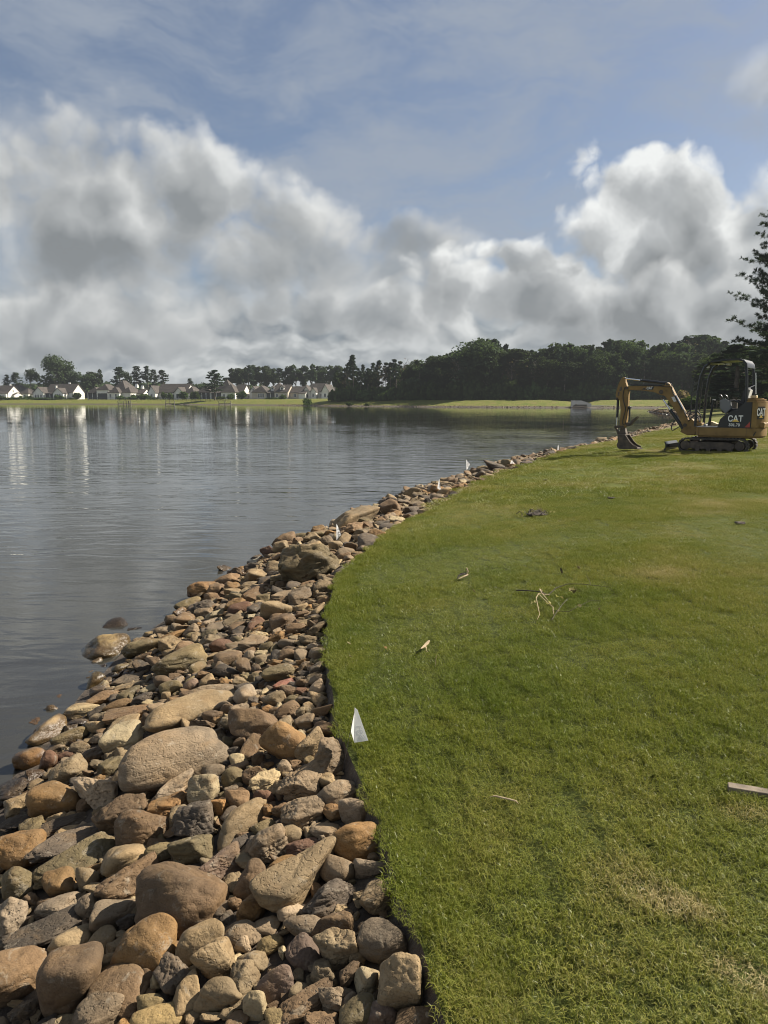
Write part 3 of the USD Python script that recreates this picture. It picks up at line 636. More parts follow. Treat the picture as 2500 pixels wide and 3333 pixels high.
(-1.97,5.80,0.118,0.087,0.064,0.041,5,'r','brown',0,'small brown rounded stone just right of the long yellow-tan boulder'),
(-1.12,5.36,0.349,0.080,0.058,0.038,5,'r','grey',0,'small grey rounded stone just behind the flat grey slab'),
(-1.30,4.77,0.291,0.066,0.055,0.037,0,'r','purple',0,'small purplish rounded stone just left of the flat grey slab'),
(-1.33,9.45,0.289,0.126,0.100,0.094,0,'a','tan',0,'small tan angular stone just in front of the far dome boulder'),
(-1.72,6.80,0.186,0.110,0.079,0.053,10,'a','grey',0,'small grey angular stone just in front of the far orange-brown boulder'),
(-0.28,3.23,0.519,0.031,0.032,0.041,0,'a','grey',0,'small grey angular stone just left of the grey block by the flag'),
(0.15,11.66,0.469,0.200,0.150,0.085,5,'r','tan',0,'mid-sized tan rounded stone just right of the long far boulder'),
(-2.04,4.64,0.070,0.075,0.055,0.036,10,'r','wet',0,'small wet dark rounded stone just in front of the pitted cream stone'),
(-2.13,5.20,0.061,0.075,0.063,0.035,0,'r','grey',0,'small grey rounded stone just behind and right of the pitted cream stone'),
(-0.93,3.85,0.366,0.064,0.037,0.031,33,'a','grey',0,'small grey angular stone just in front of and right of the long ridged boulder'),
(-0.95,5.02,0.392,0.049,0.052,0.056,0,'r','pale',0,'small pale grey rounded stone just left of the broad olive boulder'),
(-1.02,2.09,0.232,0.034,0.026,0.012,0,'a','cream',0,'small cream angular stone just in front of the tall dark brown boulder'),
(-0.81,5.69,0.445,0.126,0.163,0.073,8,'r','brown',1,'mid-sized brown rounded stone behind the broad olive boulder'),
(-0.90,3.96,0.379,0.065,0.041,0.035,42,'a','slate',0,'small slate grey angular stone just left of the broad brown boulder'),
(-1.82,3.50,0.100,0.047,0.035,0.034,0,'a','dark',0,'small dark angular stone just left of the wrinkled ochre boulder'),
(-1.82,7.57,0.139,0.117,0.098,0.055,5,'r','brown',0,'small brown rounded stone just in front of the far orange-brown boulder'),
(0.10,11.56,0.500,0.188,0.244,0.137,10,'r','brown',0,'mid-sized brown rounded stone just right of the long far boulder'),
(-1.86,6.74,0.144,0.109,0.142,0.064,0,'r','brown',0,'small brown rounded stone just behind the sharp-cornered olive boulder'),
(-1.23,5.91,0.326,0.106,0.053,0.039,46,'r','brown',0,'small brown long rounded stone in front of and right of the far orange-brown boulder'),
(-1.53,7.22,0.236,0.089,0.078,0.066,10,'r','cream',0,'small cream rounded stone just in front of and right of the far orange-brown boulder'),
(-0.95,9.80,0.347,0.140,0.099,0.077,5,'a','tan',0,'small tan angular stone just right of the far dome boulder'),
(-1.46,5.92,0.259,0.073,0.063,0.042,0,'r','olive',0,'small olive rounded stone just behind and right of the sharp-cornered olive boulder'),
(-0.53,4.06,0.484,0.051,0.037,0.030,0,'r','olive',0,'small olive rounded stone just in front of the narrow red stone'),
(-1.57,9.80,0.159,0.115,0.098,0.091,0,'r','rust',0,'small rust brown rounded stone just behind and right of the white rock'),
(0.52,13.98,0.427,0.188,0.136,0.111,0,'r','tan',0,'small tan rounded stone left of the low boulder by the third flag'),
(-1.27,7.21,0.296,0.104,0.084,0.048,0,'r','brown',0,'small brown rounded stone in front of the white rock'),
(-1.01,7.17,0.369,0.096,0.084,0.054,5,'r','brown',0,'small brown rounded stone just left of the huge brown block'),
(-0.72,6.69,0.465,0.090,0.080,0.050,0,'a','tan',0,'small tan angular stone just in front of the huge brown block'),
(-1.75,4.26,0.147,0.062,0.051,0.028,0,'a','grey',0,'small grey angular stone just left of the cream blocky boulder'),
(-1.43,6.11,0.266,0.099,0.129,0.058,0,'r','grey',0,'small grey rounded stone just behind and right of the sharp-cornered olive boulder'),
(-1.29,5.30,0.298,0.069,0.061,0.032,10,'a','tan',0,'small tan angular stone just right of the sharp-cornered olive boulder'),
(-1.65,8.93,0.149,0.110,0.098,0.075,0,'r','dark',0,'small dark rounded stone just in front of and left of the white rock'),
(-0.57,8.80,0.437,0.108,0.092,0.075,0,'r','tan',0,'small tan rounded stone just in front of the long far boulder'),
(-1.63,4.92,0.199,0.071,0.055,0.025,5,'r','cream',0,'small cream rounded stone just behind and left of the long ridged boulder'),
(-0.93,4.15,0.377,0.045,0.035,0.042,0,'r','brown',0,'small brown rounded stone just left of the broad brown boulder'),
(-0.62,2.15,0.356,0.021,0.022,0.027,0,'a','tan',0,'small tan angular stone just left of the smooth tan foreground boulder'),
(-0.62,4.35,0.465,0.091,0.045,0.021,45,'a','red',0,'narrow brick-red stone lying in front of the broad olive boulder'),
(-0.54,6.43,0.536,0.099,0.129,0.073,8,'a','tan',0,'small tan angular stone just in front of and right of the huge brown block'),
(-0.53,5.72,0.527,0.097,0.049,0.043,46,'r','tan',0,'small tan long rounded stone just in front of the huge brown block'),
(-0.50,4.29,0.495,0.048,0.039,0.032,0,'r','brown',0,'small brown rounded stone just right of the narrow red stone'),
(-0.24,2.68,0.485,0.029,0.025,0.028,0,'a','grey',0,'small grey angular stone just left of the ochre boulder at the lawn edge'),
(-0.54,2.44,0.389,0.024,0.025,0.030,0,'a','brown',0,'small brown angular stone just left of the round ochre stone'),
(-0.33,1.92,0.422,0.021,0.015,0.023,0,'a','tan',0,'small tan angular stone just in front of the pinkish purple stone'),
(-0.85,4.59,0.407,0.042,0.032,0.042,0,'a','olive',0,'small olive angular stone just left of the broad olive boulder'),
(-1.81,7.80,0.154,0.113,0.146,0.082,10,'a','brown',0,'small brown angular stone just in front of and right of the far orange-brown boulder'),
(-0.41,9.84,0.454,0.140,0.182,0.103,5,'a','brown',0,'small brown angular stone just in front of the long far boulder'),
(-2.15,6.55,0.062,0.085,0.068,0.036,0,'r','yellow',0,'small yellow-tan rounded stone just behind and left of the sharp-cornered olive boulder'),
(-1.55,6.64,0.232,0.119,0.060,0.044,46,'a','cream',0,'small cream long angular stone in front of the far orange-brown boulder'),
(-0.54,3.82,0.469,0.050,0.040,0.026,0,'r','brown',0,'small brown rounded stone just behind the ochre boulder left of the flag'),
(-1.90,4.14,0.099,0.049,0.042,0.033,0,'r','rust',0,'small rust brown rounded stone just behind the smooth waterline boulder'),
(-1.35,5.82,0.283,0.083,0.063,0.028,10,'a','grey',0,'small grey angular stone just behind and right of the sharp-cornered olive boulder'),
(-1.12,6.68,0.356,0.072,0.059,0.058,0,'r','olive',0,'small olive rounded stone in front of the white rock'),
(-0.44,7.86,0.494,0.089,0.073,0.062,0,'r','brown',0,'small brown rounded stone just right of the huge brown block'),
(-1.60,3.87,0.173,0.048,0.035,0.029,0,'a','tan',0,'small tan angular stone just right of the smooth waterline boulder'),
(-1.45,7.67,0.233,0.103,0.086,0.048,0,'r','tan',0,'small tan rounded stone in front of the white rock'),
(3.24,19.30,0.517,0.196,0.163,0.160,0,'r','olive',0,'small olive rounded stone just right of the far rough boulder'),
(-0.50,2.97,0.436,0.025,0.026,0.032,0,'a','ochre',0,'small ochre angular stone just in front of the rust-red stone'),
(-2.46,7.15,-0.049,0.103,0.051,0.038,37,'r','wet',0,'small wet dark long rounded stone just behind and right of the long yellow-tan boulder'),
(-2.03,4.30,0.062,0.063,0.069,0.031,0,'r','pale',0,'small pale grey rounded stone just in front of the egg-shaped shoreline boulder'),
(-1.68,9.44,0.106,0.106,0.093,0.067,0,'a','white',0,'small white rock at the waterline, the palest on the bank'),
(-1.67,9.44,0.131,0.106,0.086,0.068,0,'a','slate',0,'small slate grey angular stone just behind the white rock'),
(-0.86,8.86,0.392,0.154,0.200,0.113,5,'a','tan',0,'mid-sized tan angular stone just behind the huge brown block'),
(-0.71,3.21,0.396,0.038,0.032,0.021,0,'a','grey',0,'small grey angular stone left of the rust-red stone'),
(-0.53,6.22,0.520,0.077,0.063,0.038,0,'r','grey',0,'small grey rounded stone just in front of the huge brown block'),
(-0.67,5.77,0.481,0.071,0.053,0.029,0,'r','brown',0,'small brown rounded stone just in front of the huge brown block'),
(-2.44,6.03,-0.017,0.059,0.049,0.040,0,'r','tan',0,'small tan rounded stone just in front of and left of the long yellow-tan boulder'),
(-1.99,5.14,0.095,0.054,0.038,0.031,0,'r','tan',0,'small tan rounded stone just behind and right of the pitted cream stone'),
(-1.79,7.14,0.176,0.111,0.144,0.081,5,'a','slate',0,'small slate grey angular stone just in front of the far orange-brown boulder'),
(-1.26,4.91,0.305,0.051,0.038,0.029,10,'a','brown',0,'small brown angular stone just behind and left of the flat grey slab'),
(-0.34,3.69,0.521,0.044,0.033,0.027,41,'a','slate',0,'small slate grey angular stone just behind the lumpy tan stone'),
(-0.52,4.57,0.496,0.058,0.036,0.030,59,'a','grey',0,'small grey angular stone just right of the broad olive boulder'),
(-0.53,6.68,0.522,0.083,0.107,0.060,8,'a','tan',0,'small tan angular stone in front of and right of the far dome boulder'),
(-2.03,7.84,0.072,0.089,0.074,0.050,0,'r','tan',0,'small tan rounded stone just in front of the far orange-brown boulder'),
(-0.59,9.47,0.408,0.106,0.086,0.061,0,'r','cream',0,'small cream rounded stone just in front of and left of the long far boulder'),
(-1.95,5.60,0.121,0.073,0.095,0.043,0,'a','tan',0,'small tan angular stone just right of the long yellow-tan boulder'),
(-1.48,5.10,0.245,0.047,0.037,0.035,0,'a','brown',0,'small brown angular stone just in front of the sharp-cornered olive boulder'),
(-0.99,5.64,0.395,0.051,0.039,0.038,10,'r','orange',0,'small orange-brown rounded stone behind the broad olive boulder'),
(0.12,1.77,0.543,0.013,0.014,0.017,0,'r','pale',0,'small pale grey rounded stone in front of the upright block by the lawn'),
(0.12,12.76,0.423,0.116,0.090,0.102,0,'r','dark',0,'small dark rounded stone just right of the long far boulder'),
(-0.69,6.00,0.476,0.081,0.041,0.036,37,'r','tan',0,'small tan long rounded stone in front of and right of the white rock'),
(-0.91,10.27,0.331,0.136,0.097,0.055,0,'r','brown',0,'small brown rounded stone right of the far dome boulder'),
(0.11,12.79,0.422,0.111,0.086,0.103,0,'r','brown',0,'small brown rounded stone just right of the long far boulder'),
(-1.46,4.70,0.233,0.034,0.036,0.040,0,'r','tan',0,'small tan rounded stone just behind and left of the long ridged boulder'),
(9.92,33.98,0.324,0.329,0.231,0.231,0,'r','tan',0,'rounded tan boulder at the far bend left of the digger bucket'),
(-0.78,4.17,0.421,0.036,0.028,0.029,0,'a','slate',0,'small slate grey angular stone just behind the broad brown boulder'),
(-0.38,7.47,0.520,0.095,0.048,0.044,37,'a','tan',0,'small tan long angular stone just right of the huge brown block'),
(-0.16,9.29,0.496,0.134,0.067,0.054,46,'r','grey',0,'small grey long rounded stone just in front of and right of the long far boulder'),
(-1.57,6.41,0.221,0.092,0.046,0.027,37,'a','pale',0,'small pale grey long angular stone just behind and right of the sharp-cornered olive boulder'),
(-0.52,5.53,0.524,0.050,0.039,0.033,5,'r','tan',0,'small tan rounded stone just in front of the huge brown block'),
(1.41,15.36,0.469,0.160,0.124,0.090,0,'r','brown',0,'low dark brown boulder beside the third flag along the bank'),
(-0.67,4.01,0.441,0.035,0.027,0.031,0,'a','orange',0,'small orange-brown angular stone just behind and right of the broad brown boulder'),
(-1.46,5.60,0.251,0.055,0.044,0.029,0,'r','grey',0,'small grey rounded stone behind the long ridged boulder'),
(-0.56,4.26,0.475,0.067,0.033,0.015,-36,'a','dark',0,'small dark long angular stone just right of the narrow red stone'),
(-0.49,4.16,0.497,0.036,0.030,0.025,0,'r','rust',0,'small rust brown rounded stone just right of the narrow red stone'),
(-1.80,8.84,0.107,0.073,0.051,0.066,0,'a','brown',0,'small brown angular stone left of the white rock'),
(4.95,22.11,0.565,0.224,0.177,0.124,0,'r','dark',0,'small dark rounded stone left of the boulder near the digger'),
(-0.82,5.44,0.438,0.074,0.037,0.026,59,'a','grey',0,'small grey long angular stone behind the broad olive boulder'),
(-1.54,8.46,0.200,0.096,0.073,0.042,5,'r','tan',0,'small tan rounded stone just in front of the white rock'),
(-0.05,10.50,0.462,0.096,0.084,0.062,10,'r','brown',0,'small brown rounded stone left of the low boulder by the third flag'),
(-1.26,5.17,0.301,0.051,0.037,0.023,10,'r','brown',0,'small brown rounded stone just behind the flat grey slab'),
(-0.71,4.41,0.439,0.043,0.039,0.017,10,'a','slate',0,'small slate grey angular stone just left of the narrow red stone'),
(0.15,14.75,0.195,0.119,0.093,0.097,0,'r','tan',0,'small tan rounded stone behind and right of the long far boulder'),
(-0.74,9.30,0.392,0.104,0.136,0.076,5,'r','grey',0,'small grey rounded stone just behind and right of the huge brown block'),
(-0.46,3.86,0.489,0.028,0.024,0.030,0,'a','tan',0,'small tan angular stone just behind the ochre boulder left of the flag'),
(-0.66,5.19,0.477,0.047,0.037,0.023,0,'r','tan',0,'small tan rounded stone just behind the broad olive boulder')]
# ------------------------------------------------------------------ the stones of the bank
TONES = {'ochre': ((0.205, 0.121, 0.044), (0.131, 0.075, 0.028)), 'brown': ((0.144, 0.093, 0.047), (0.087, 0.055, 0.028)), 'tan': ((0.214, 0.160, 0.088), (0.144, 0.104, 0.055)), 'grey': ((0.179, 0.134, 0.083), (0.115, 0.086, 0.053)),
         'pale': ((0.253, 0.197, 0.132), (0.175, 0.134, 0.086)), 'cream': ((0.315, 0.255, 0.149), (0.218, 0.173, 0.098)), 'olive': ((0.144, 0.111, 0.052), (0.087, 0.066, 0.031)), 'slate': ((0.097, 0.076, 0.054), (0.053, 0.042, 0.030)),
         'dark': ((0.070, 0.054, 0.036), (0.037, 0.029, 0.020)), 'rust': ((0.133, 0.070, 0.038), (0.079, 0.041, 0.023)), 'orange': ((0.227, 0.129, 0.047), (0.144, 0.078, 0.030)), 'purple': ((0.147, 0.099, 0.067), (0.092, 0.062, 0.042)),
         'red': ((0.175, 0.074, 0.047), (0.105, 0.044, 0.029)), 'wet': ((0.078, 0.058, 0.036), (0.044, 0.033, 0.022)), 'yellow': ((0.227, 0.169, 0.074), (0.149, 0.108, 0.047)), 'white': ((0.437, 0.411, 0.330), (0.315, 0.290, 0.227))}

def stone_look(col, pit):
    a, b = TONES[col]
    mid = tuple((x + y) / 2 for x, y in zip(a, b))
    n = {'g': ('geometry', {}), 'oi': ('object_info', {}), 'p': ('principled_bsdf', {'specular_ior_level': 0.35}),
         'n1': ('noise_texture', {'scale': 9.0, 'detail': 6.0, 'roughness': 0.62, 'distortion': 0.5}), 'r1': ('rgb_ramp', {'ramp': [(0.25, b), (0.5, mid), (0.72, a), (0.9, tuple(min(1, c * 1.25) for c in a))]}),
         # mineral specks and lichen
         'n2': ('noise_texture', {'scale': 130.0, 'detail': 3.0, 'roughness': 0.7}), 'r2': ('rgb_ramp', {'ramp': [(0.30, (.55, .52, .5)), (0.46, (1, 1, 1)), (0.62, (1, 1, 1)), (0.74, (1.45, 1.4, 1.3))]}),
         'm2': ('mix', {'mix_type': 'multiply', 'fac': 0.85}),
         'n4': ('noise_texture', {'scale': 2.7, 'detail': 2.0}), 'r4': ('rgb_ramp', {'ramp': [(0.35, (.78, .80, .84)), (0.65, (1.16, 1.1, 1.02))]}), 'm4': ('mix', {'mix_type': 'multiply', 'fac': 1.0}),
         'lc': ('noise_texture', {'scale': 17.0, 'detail': 6.0, 'roughness': 0.7, 'distortion': 0.8}), 'lr': ('map_range', {'range_type': 'smoothstep', 'from_min': 0.56, 'from_max': 0.68, 'to_min': 0.0, 'to_max': 0.5}), 'ml': ('mix', {'color2': (.225, .195, .145)}),
         'ic': ('noise_texture', {'scale': 6.5, 'detail': 4.0, 'roughness': 0.6, 'distortion': 0.6}), 'ir': ('map_range', {'range_type': 'smoothstep', 'from_min': 0.52, 'from_max': 0.70, 'to_min': 0.0, 'to_max': 0.55}), 'mi': ('mix', {'color2': (.145, .092, .042)}),
         'rv': ('map_range', {'clamp': True, 'from_min': 0.0, 'from_max': 1.0, 'to_min': 0.78, 'to_max': 1.18}), 'hs': ('hsv', {}),
         # wet below and just above the water
         'st': ('mapping', {'rotation': (0.5, 0.35, 0), 'scale': (5, 5, 38)}), 'sn': ('noise_texture', {'scale': 1.0, 'detail': 3.0, 'roughness': 0.6}), 'sr': ('rgb_ramp', {'ramp': [(0.38, (.74, .72, .70)), (0.55, (1.06, 1.05, 1.04))]}), 'ms': ('mix', {'mix_type': 'multiply', 'fac': 0.8 if pit else 0.3}), 'b3': ('bump', {'strength': 0.7 if pit else 0.15, 'distance': 0.012}),
         'sx': ('separate_xyz', {}), 'wn': ('noise_texture', {'scale': 6.0, 'detail': 2.0}), 'wz': ('math', {'math_type': 'multiply_add', 'value2': -0.22}),
         'wr': ('map_range', {'range_type': 'smoothstep', 'from_min': -0.03, 'from_max': 0.02, 'to_min': 1.0, 'to_max': 0.0}),
         'mw': ('mix', {'mix_type': 'multiply', 'color2': (.40, .37, .34)}), 'ro': ('map_range', {'clamp': True, 'to_min': 0.82, 'to_max': 0.22}),
         'n3': ('noise_texture', {'scale': 26.0, 'detail': 8.0, 'roughness': 0.68}), 'b1': ('bump', {'strength': 0.75, 'distance': 0.012}),
         # pits, only here and there
         'v': ('noise_texture', {'scale': 70.0, 'detail': 2.0, 'roughness': 0.5}), 'vr': ('map_range', {'clamp': True, 'from_min': 0.34, 'from_max': 0.44}), 'b2': ('bump', {'strength': 0.6 if pit else 0.3, 'distance': 0.006})}
    l = [('g.position', 'n1.vector'), ('n1.fac', 'r1.fac'), ('g.position', 'n2.vector'), ('n2.fac', 'r2.fac'), ('r1.color', 'm2.color1'), ('r2.color', 'm2.color2'),
         ('g.position', 'n4.vector'), ('n4.fac', 'r4.fac'), ('g.position', 'st.vector'), ('st.vector', 'sn.vector'), ('sn.fac', 'sr.fac'), ('m2.color', 'ms.color1'), ('sr.color', 'ms.color2'), ('sn.fac', 'b3.height'), ('ms.color', 'm4.color1'), ('r4.color', 'm4.color2'), ('oi.random', 'rv.value'), ('rv.result', 'hs.value'), ('g.position', 'lc.vector'), ('lc.fac', 'lr.value'), ('lr.result', 'ml.fac'), ('g.position', 'ic.vector'), ('ic.fac', 'ir.value'), ('ir.result', 'mi.fac'), ('m4.color', 'mi.color1'), ('mi.color', 'ml.color1'), ('ml.color', 'hs.color'),
         ('g.position', 'sx.vector'), ('g.position', 'wn.vector'), ('wn.fac', 'wz.value1'), ('sx.z', 'wz.value3'), ('wz.value', 'wr.value'), ('wr.result', 'mw.fac'), ('hs.color', 'mw.color1'), ('mw.color', 'p.base_color'),
         ('wr.result', 'ro.value'), ('ro.result', 'p.roughness'), ('g.position', 'n3.vector'), ('n3.fac', 'b1.height'), ('g.position', 'v.vector'), ('v.fac', 'vr.value'), ('vr.result', 'b2.height'),
         ('b1.normal', 'b2.normal'), ('b2.normal', 'b3.normal'), ('b3.normal', 'p.normal')]
    return usdkit.material(stage, L + 'stone_%s%s_look' % (col, '_rough' if pit else ''), n, l, surface='p.BSDF')
STONE_LOOKS = {}

def stone_mat(col, pit):
    if (col, pit) not in STONE_LOOKS:
        STONE_LOOKS[col, pit] = stone_look(col, pit)
    return STONE_LOOKS[col, pit]

ICO = {k: trimesh.creation.icosphere(k) for k in (2, 3, 4)}

def stone_mesh(kind, half, sub, seed):
    worn = kind == 'r' and seed % 5 in (1, 3)               # half rounded: blunt edges between flat faces
    rng = np.random.default_rng(seed)
    ico = ICO[sub]
    u = ico.vertices / np.linalg.norm(ico.vertices, axis=1, keepdims=True)
    if kind == 'r':
        m, p, lo, am, fq = int(rng.integers(9, 13)), (rng.uniform(10, 16) if worn else rng.uniform(4.5, 7)), (0.68 if worn else 0.80), 0.16, 1.2
    else:
        m, p, lo, am, fq = int(rng.integers(9, 13)), rng.uniform(20, 40), 0.60, 0.14, 1.9
    nrm = rng.normal(size=(m, 3))
    nrm = np.vstack([nrm, np.eye(3), -np.eye(3)])
    nrm[m:] += rng.normal(scale=0.22 if kind != 'r' else 0.3, size=(6, 3))
    nrm /= np.linalg.norm(nrm, axis=1, keepdims=True)
    dist = np.r_[rng.uniform(lo, 1.08, m), rng.uniform(0.88, 1.0, 6)]
    q = np.maximum(u @ nrm.T / dist, 0.0)
    r = (q ** p).sum(1) ** (-1 / p)
    r = r / np.quantile(r, 0.9)
    sh = rng.uniform(0, 50, 3)
    r = r * (1 + am * (meshkit.fbm(u * fq + sh, 2, seed % 97) - 0.5) * 2)
    r = r + (0.030 if kind == 'r' else 0.055) * (meshkit.fbm(u * 4.2 + sh, 3, seed % 91) - 0.5) * 2
    crack = np.abs(meshkit.noise(u * (2.1 if kind == 'r' else 3.0) + sh * 1.7, seed % 89) - 0.5)
    r = r - (0.035 if kind == 'r' else 0.07) * np.exp(-(crack / 0.045) ** 2)
    if kind != 'r':                                         # bedding ledges of the broken stones
        ax = rng.normal(size=3)
        ax /= np.linalg.norm(ax)
        q = (u @ ax) * rng.uniform(3, 6) + 0.8 * (meshkit.fbm(u * 2 + sh, 2, seed % 83) - .5)
        r = r + 0.035 * (np.abs(q - np.round(q)) * 2 - .5)
    if kind == 'r' and rng.uniform() < 0.45:               # a chipped face or a hollow
        c = rng.normal(size=3)
        c[2] = abs(c[2])
        c /= np.linalg.norm(c)
        r = r - rng.uniform(.05, .14) * np.exp(-((1 - u @ c) / rng.uniform(.03, .10)))
    v = u * r[:, None]
    v = v / np.abs(v).max(0) * np.asarray(half)
    return v, ico.faces

def turned(v, yaw, tx, ty):
    R = trimesh.transformations.euler_matrix(math.radians(tx), math.radians(ty), math.radians(yaw), 'sxyz')[:3, :3]
    return v @ R.T

def build_stones():
    rng = np.random.default_rng(21)
    disc = []
    for i, (x, y, z, a, b, c, yaw, kind, col, size, label) in enumerate(STONES):
        tx, ty = rng.uniform(-7, 7, 2)
        v, f = stone_mesh(kind, (a, b, c), 3 + (size >= 1) if y < 16 else 3, 1000 + i)
        v = turned(v, yaw, tx, ty - 6)
        nm = 'boulder' if size == 2 else 'flat_stone' if kind == 's' else 'stone'
        pit = (i * 7) % 3 == 0 or kind != 'r'
        p = fresh('/World', nm)
        m = usdkit.mesh(stage, p, (v, f), stone_mat(col, pit), smooth=True if kind == 'r' else 38)
        m.AddTranslateOp().Set(Gf.Vec3d(x, y, z))
        tag(m.GetPrim(), label, 'boulder' if size == 2 else 'stone', 'loose stones along the lake bank')
        cy, sy = math.cos(math.radians(yaw)), math.sin(math.radians(yaw))
        n = max(1, int(round(a / max(b, 1e-3))))
        for k in np.linspace(-1, 1, n) * (a - b) if n > 1 else [0.0]:
            disc.append((x + cy * k, y + sy * k, min(a, b) if n > 1 else (a + b) / 2))
    disc = np.array(disc)
    # everything smaller packed between them, and the stones that no one could count further along
    cols = ['brown', 'tan', 'tan', 'grey', 'tan', 'ochre', 'olive', 'slate', 'pale', 'brown', 'brown', 'cream', 'tan', 'grey', 'brown', 'tan', 'dark', 'olive', 'tan', 'brown']
    protos = []
    inst = UsdGeom.PointInstancer.Define(stage, fresh('/World', 'small_stones'))
    root = str(inst.GetPath())
    for k, col in enumerate(cols):
        kind = 'r' if k % 10 in (0, 3, 7) else 'a'
        v, f = stone_mesh(kind, (1, rng.uniform(.55, .9), rng.uniform(.34, .6)), 3 if k < 12 else 2, 5000 + k)
        m = usdkit.mesh(stage, root + '/cobble_%03d' % k, (v, f), stone_mat(col, kind != 'r'), smooth=True if kind == 'r' else 38)
        protos.append(m.GetPath())
    inst.CreatePrototypesRel().SetTargets(protos)
    pos, rot, scl, ids = [], [], [], []
    placed = disc.copy()
    near = np.hypot(*EDGE.T)
    arc = np.r_[0, np.cumsum(np.hypot(*np.diff(EDGE, axis=0).T))]
    for rad, tries, far, lap in ((.17, 5000, 150, .80), (.13, 5000, 110, .82), (.095, 9000, 110, .80), (.07, 16000, 70, .80), (.05, 26000, 40, .76), (.034, 36000, 16, .70), (.023, 40000, 8, .66)):
        sel = np.where((near < far) & (EDGE[:, 1] > 0.4) & (EDGE[:, 0] > -3))[0]
        # even along the bank, but closer to the camera more tries
        w = np.gradient(arc)[sel] * (1 / (1.0 + near[sel] / 14) if rad < .09 else (near[sel] > 45) * 1.0 if rad > .15 else 1.0)
        e = EDGE[rng.choice(sel, tries, p=w / w.sum())]
        ang = rng.uniform(0, 2 * np.pi, tries)
        off = rng.uniform(0, 2.6, tries)
        x, y = e[:, 0] + np.cos(ang) * off, e[:, 1] + np.sin(ang) * off
        d = signed(x, y)
        lim = -2.6 - 0.7 * meshkit.fbm(np.c_[x * .8, y * .8, x * 0], 2, 8)
        ok = (d < -rad * .6 - .025) & (d > lim)
        x, y, d = x[ok], y[ok], d[ok]
        r = rad * rng.uniform(.85, 1.3, len(x))
        tree = cKDTree(placed[:, :2])
        grid = {}
        cell = 0.35
        got = []
        for i in range(len(x)):
            hit = False
            for j in tree.query_ball_point((x[i], y[i]), r[i] + 0.5):
                if math.hypot(placed[j, 0] - x[i], placed[j, 1] - y[i]) < (placed[j, 2] + r[i]) * lap:
                    hit = True
                    break
            if hit:
                continue
            gx, gy = int(x[i] // cell), int(y[i] // cell)
            for ax in (gx - 1, gx, gx + 1):
                for ay in (gy - 1, gy, gy + 1):
                    for (qx, qy, qr) in grid.get((ax, ay), ()):
                        if (qx - x[i]) ** 2 + (qy - y[i]) ** 2 < ((qr + r[i]) * lap) ** 2:
                            hit = True
                            break
                    if hit:
                        break
                if hit:
                    break
            if hit:
                continue
            grid.setdefault((gx, gy), []).append((x[i], y[i], r[i]))
            got.append((x[i], y[i], r[i], d[i]))
        if not got:
            continue
        got = np.array(got)
        placed = np.vstack([placed, got[:, :3]])
        z = bed_z(got[:, 0], got[:, 1], got[:, 3])
        for (gx, gy, gr, gd), gz in zip(got, z):
            k = int(rng.integers(len(cols)))
            zc = gz + gr * rng.uniform(.12, .5)
            if gd < -1.7:                                   # stones awash: flat, their tops near the water
                zc = min(max(zc, -.30), rng.uniform(-.10, -.01)) if gd > -2.3 else zc
            pos.append((gx, gy, zc))
            q = trimesh.transformations.quaternion_from_euler(*(rng.normal(0, .22, 2)), rng.uniform(0, 6.28))
            rot.append(Gf.Quath(*map(float, q)))
            s = gr * 1.12
            scl.append((s, s, s * rng.uniform(.8, 1.25)))
            ids.append(k)
    inst.CreatePositionsAttr(Vt.Vec3fArray.FromNumpy(np.array(pos, np.float32)))
    inst.CreateScalesAttr(Vt.Vec3fArray.FromNumpy(np.array(scl, np.float32)))
    inst.CreateOrientationsAttr(Vt.QuathArray(rot))
    inst.CreateProtoIndicesAttr(Vt.IntArray(ids))
    tag(inst.GetPrim(), 'small cobbles and broken stone packed between the larger stones of the bank', 'stones', kind='stuff')
    print('small stones', len(ids))
build_stones()
# ------------------------------------------------------------------ trees
def leaf_look(name, a, b, trans):
    n = {'g': ('geometry', {}), 'oi': ('object_info', {}), 'n': ('noise_texture', {'scale': 1.1, 'detail': 3.0}), 'r': ('rgb_ramp', {'ramp': [(0.25, a), (0.75, b)]}),
         'rv': ('map_range', {'clamp': True, 'to_min': 0.70, 'to_max': 1.30}), 'rh': ('map_range', {'clamp': True, 'to_min': 0.482, 'to_max': 0.512}), 'hs': ('hsv', {}),
         'd': ('diffuse_bsdf', {}), 't': ('translucent_bsdf', {}), 'tc': ('mix', {'mix_type': 'multiply', 'fac': 1.0, 'color2': (1.1, 1.25, .55)}), 'm': ('mix_closure', {'fac': trans})}
    l = [('g.position', 'n.vector'), ('n.fac', 'r.fac'), ('oi.random', 'rv.value'), ('oi.random', 'rh.value'), ('rv.result', 'hs.value'), ('rh.result', 'hs.hue'), ('r.color', 'hs.color'),
         ('hs.color', 'd.color'), ('hs.color', 'tc.color1'), ('tc.color', 't.color'), ('d.BSDF', 'm.closure1'), ('t.BSDF', 'm.closure2')]
    return usdkit.material(stage, L + name, n, l, surface='m.closure')
PINE_LEAF = leaf_look('pine_needle_look', (.024, .036, .026), (.044, .058, .040), .22)
BROAD_LEAF = leaf_look('broad_leaf_look', (.030, .044, .026), (.056, .072, .040), .28)
SHRUB_LEAF = leaf_look('shrub_leaf_look', (.030, .050, .020), (.060, .085, .032), .28)
DRY_LEAF = leaf_look('dry_leaf_look', (.10, .075, .045), (.17, .13, .075), .25)
BARK = mat('bark_look', (.10, .08, .065), 0.95, noise=(3.0, [(0.3, (.06, .048, .04)), (0.7, (.15, .125, .10))]))

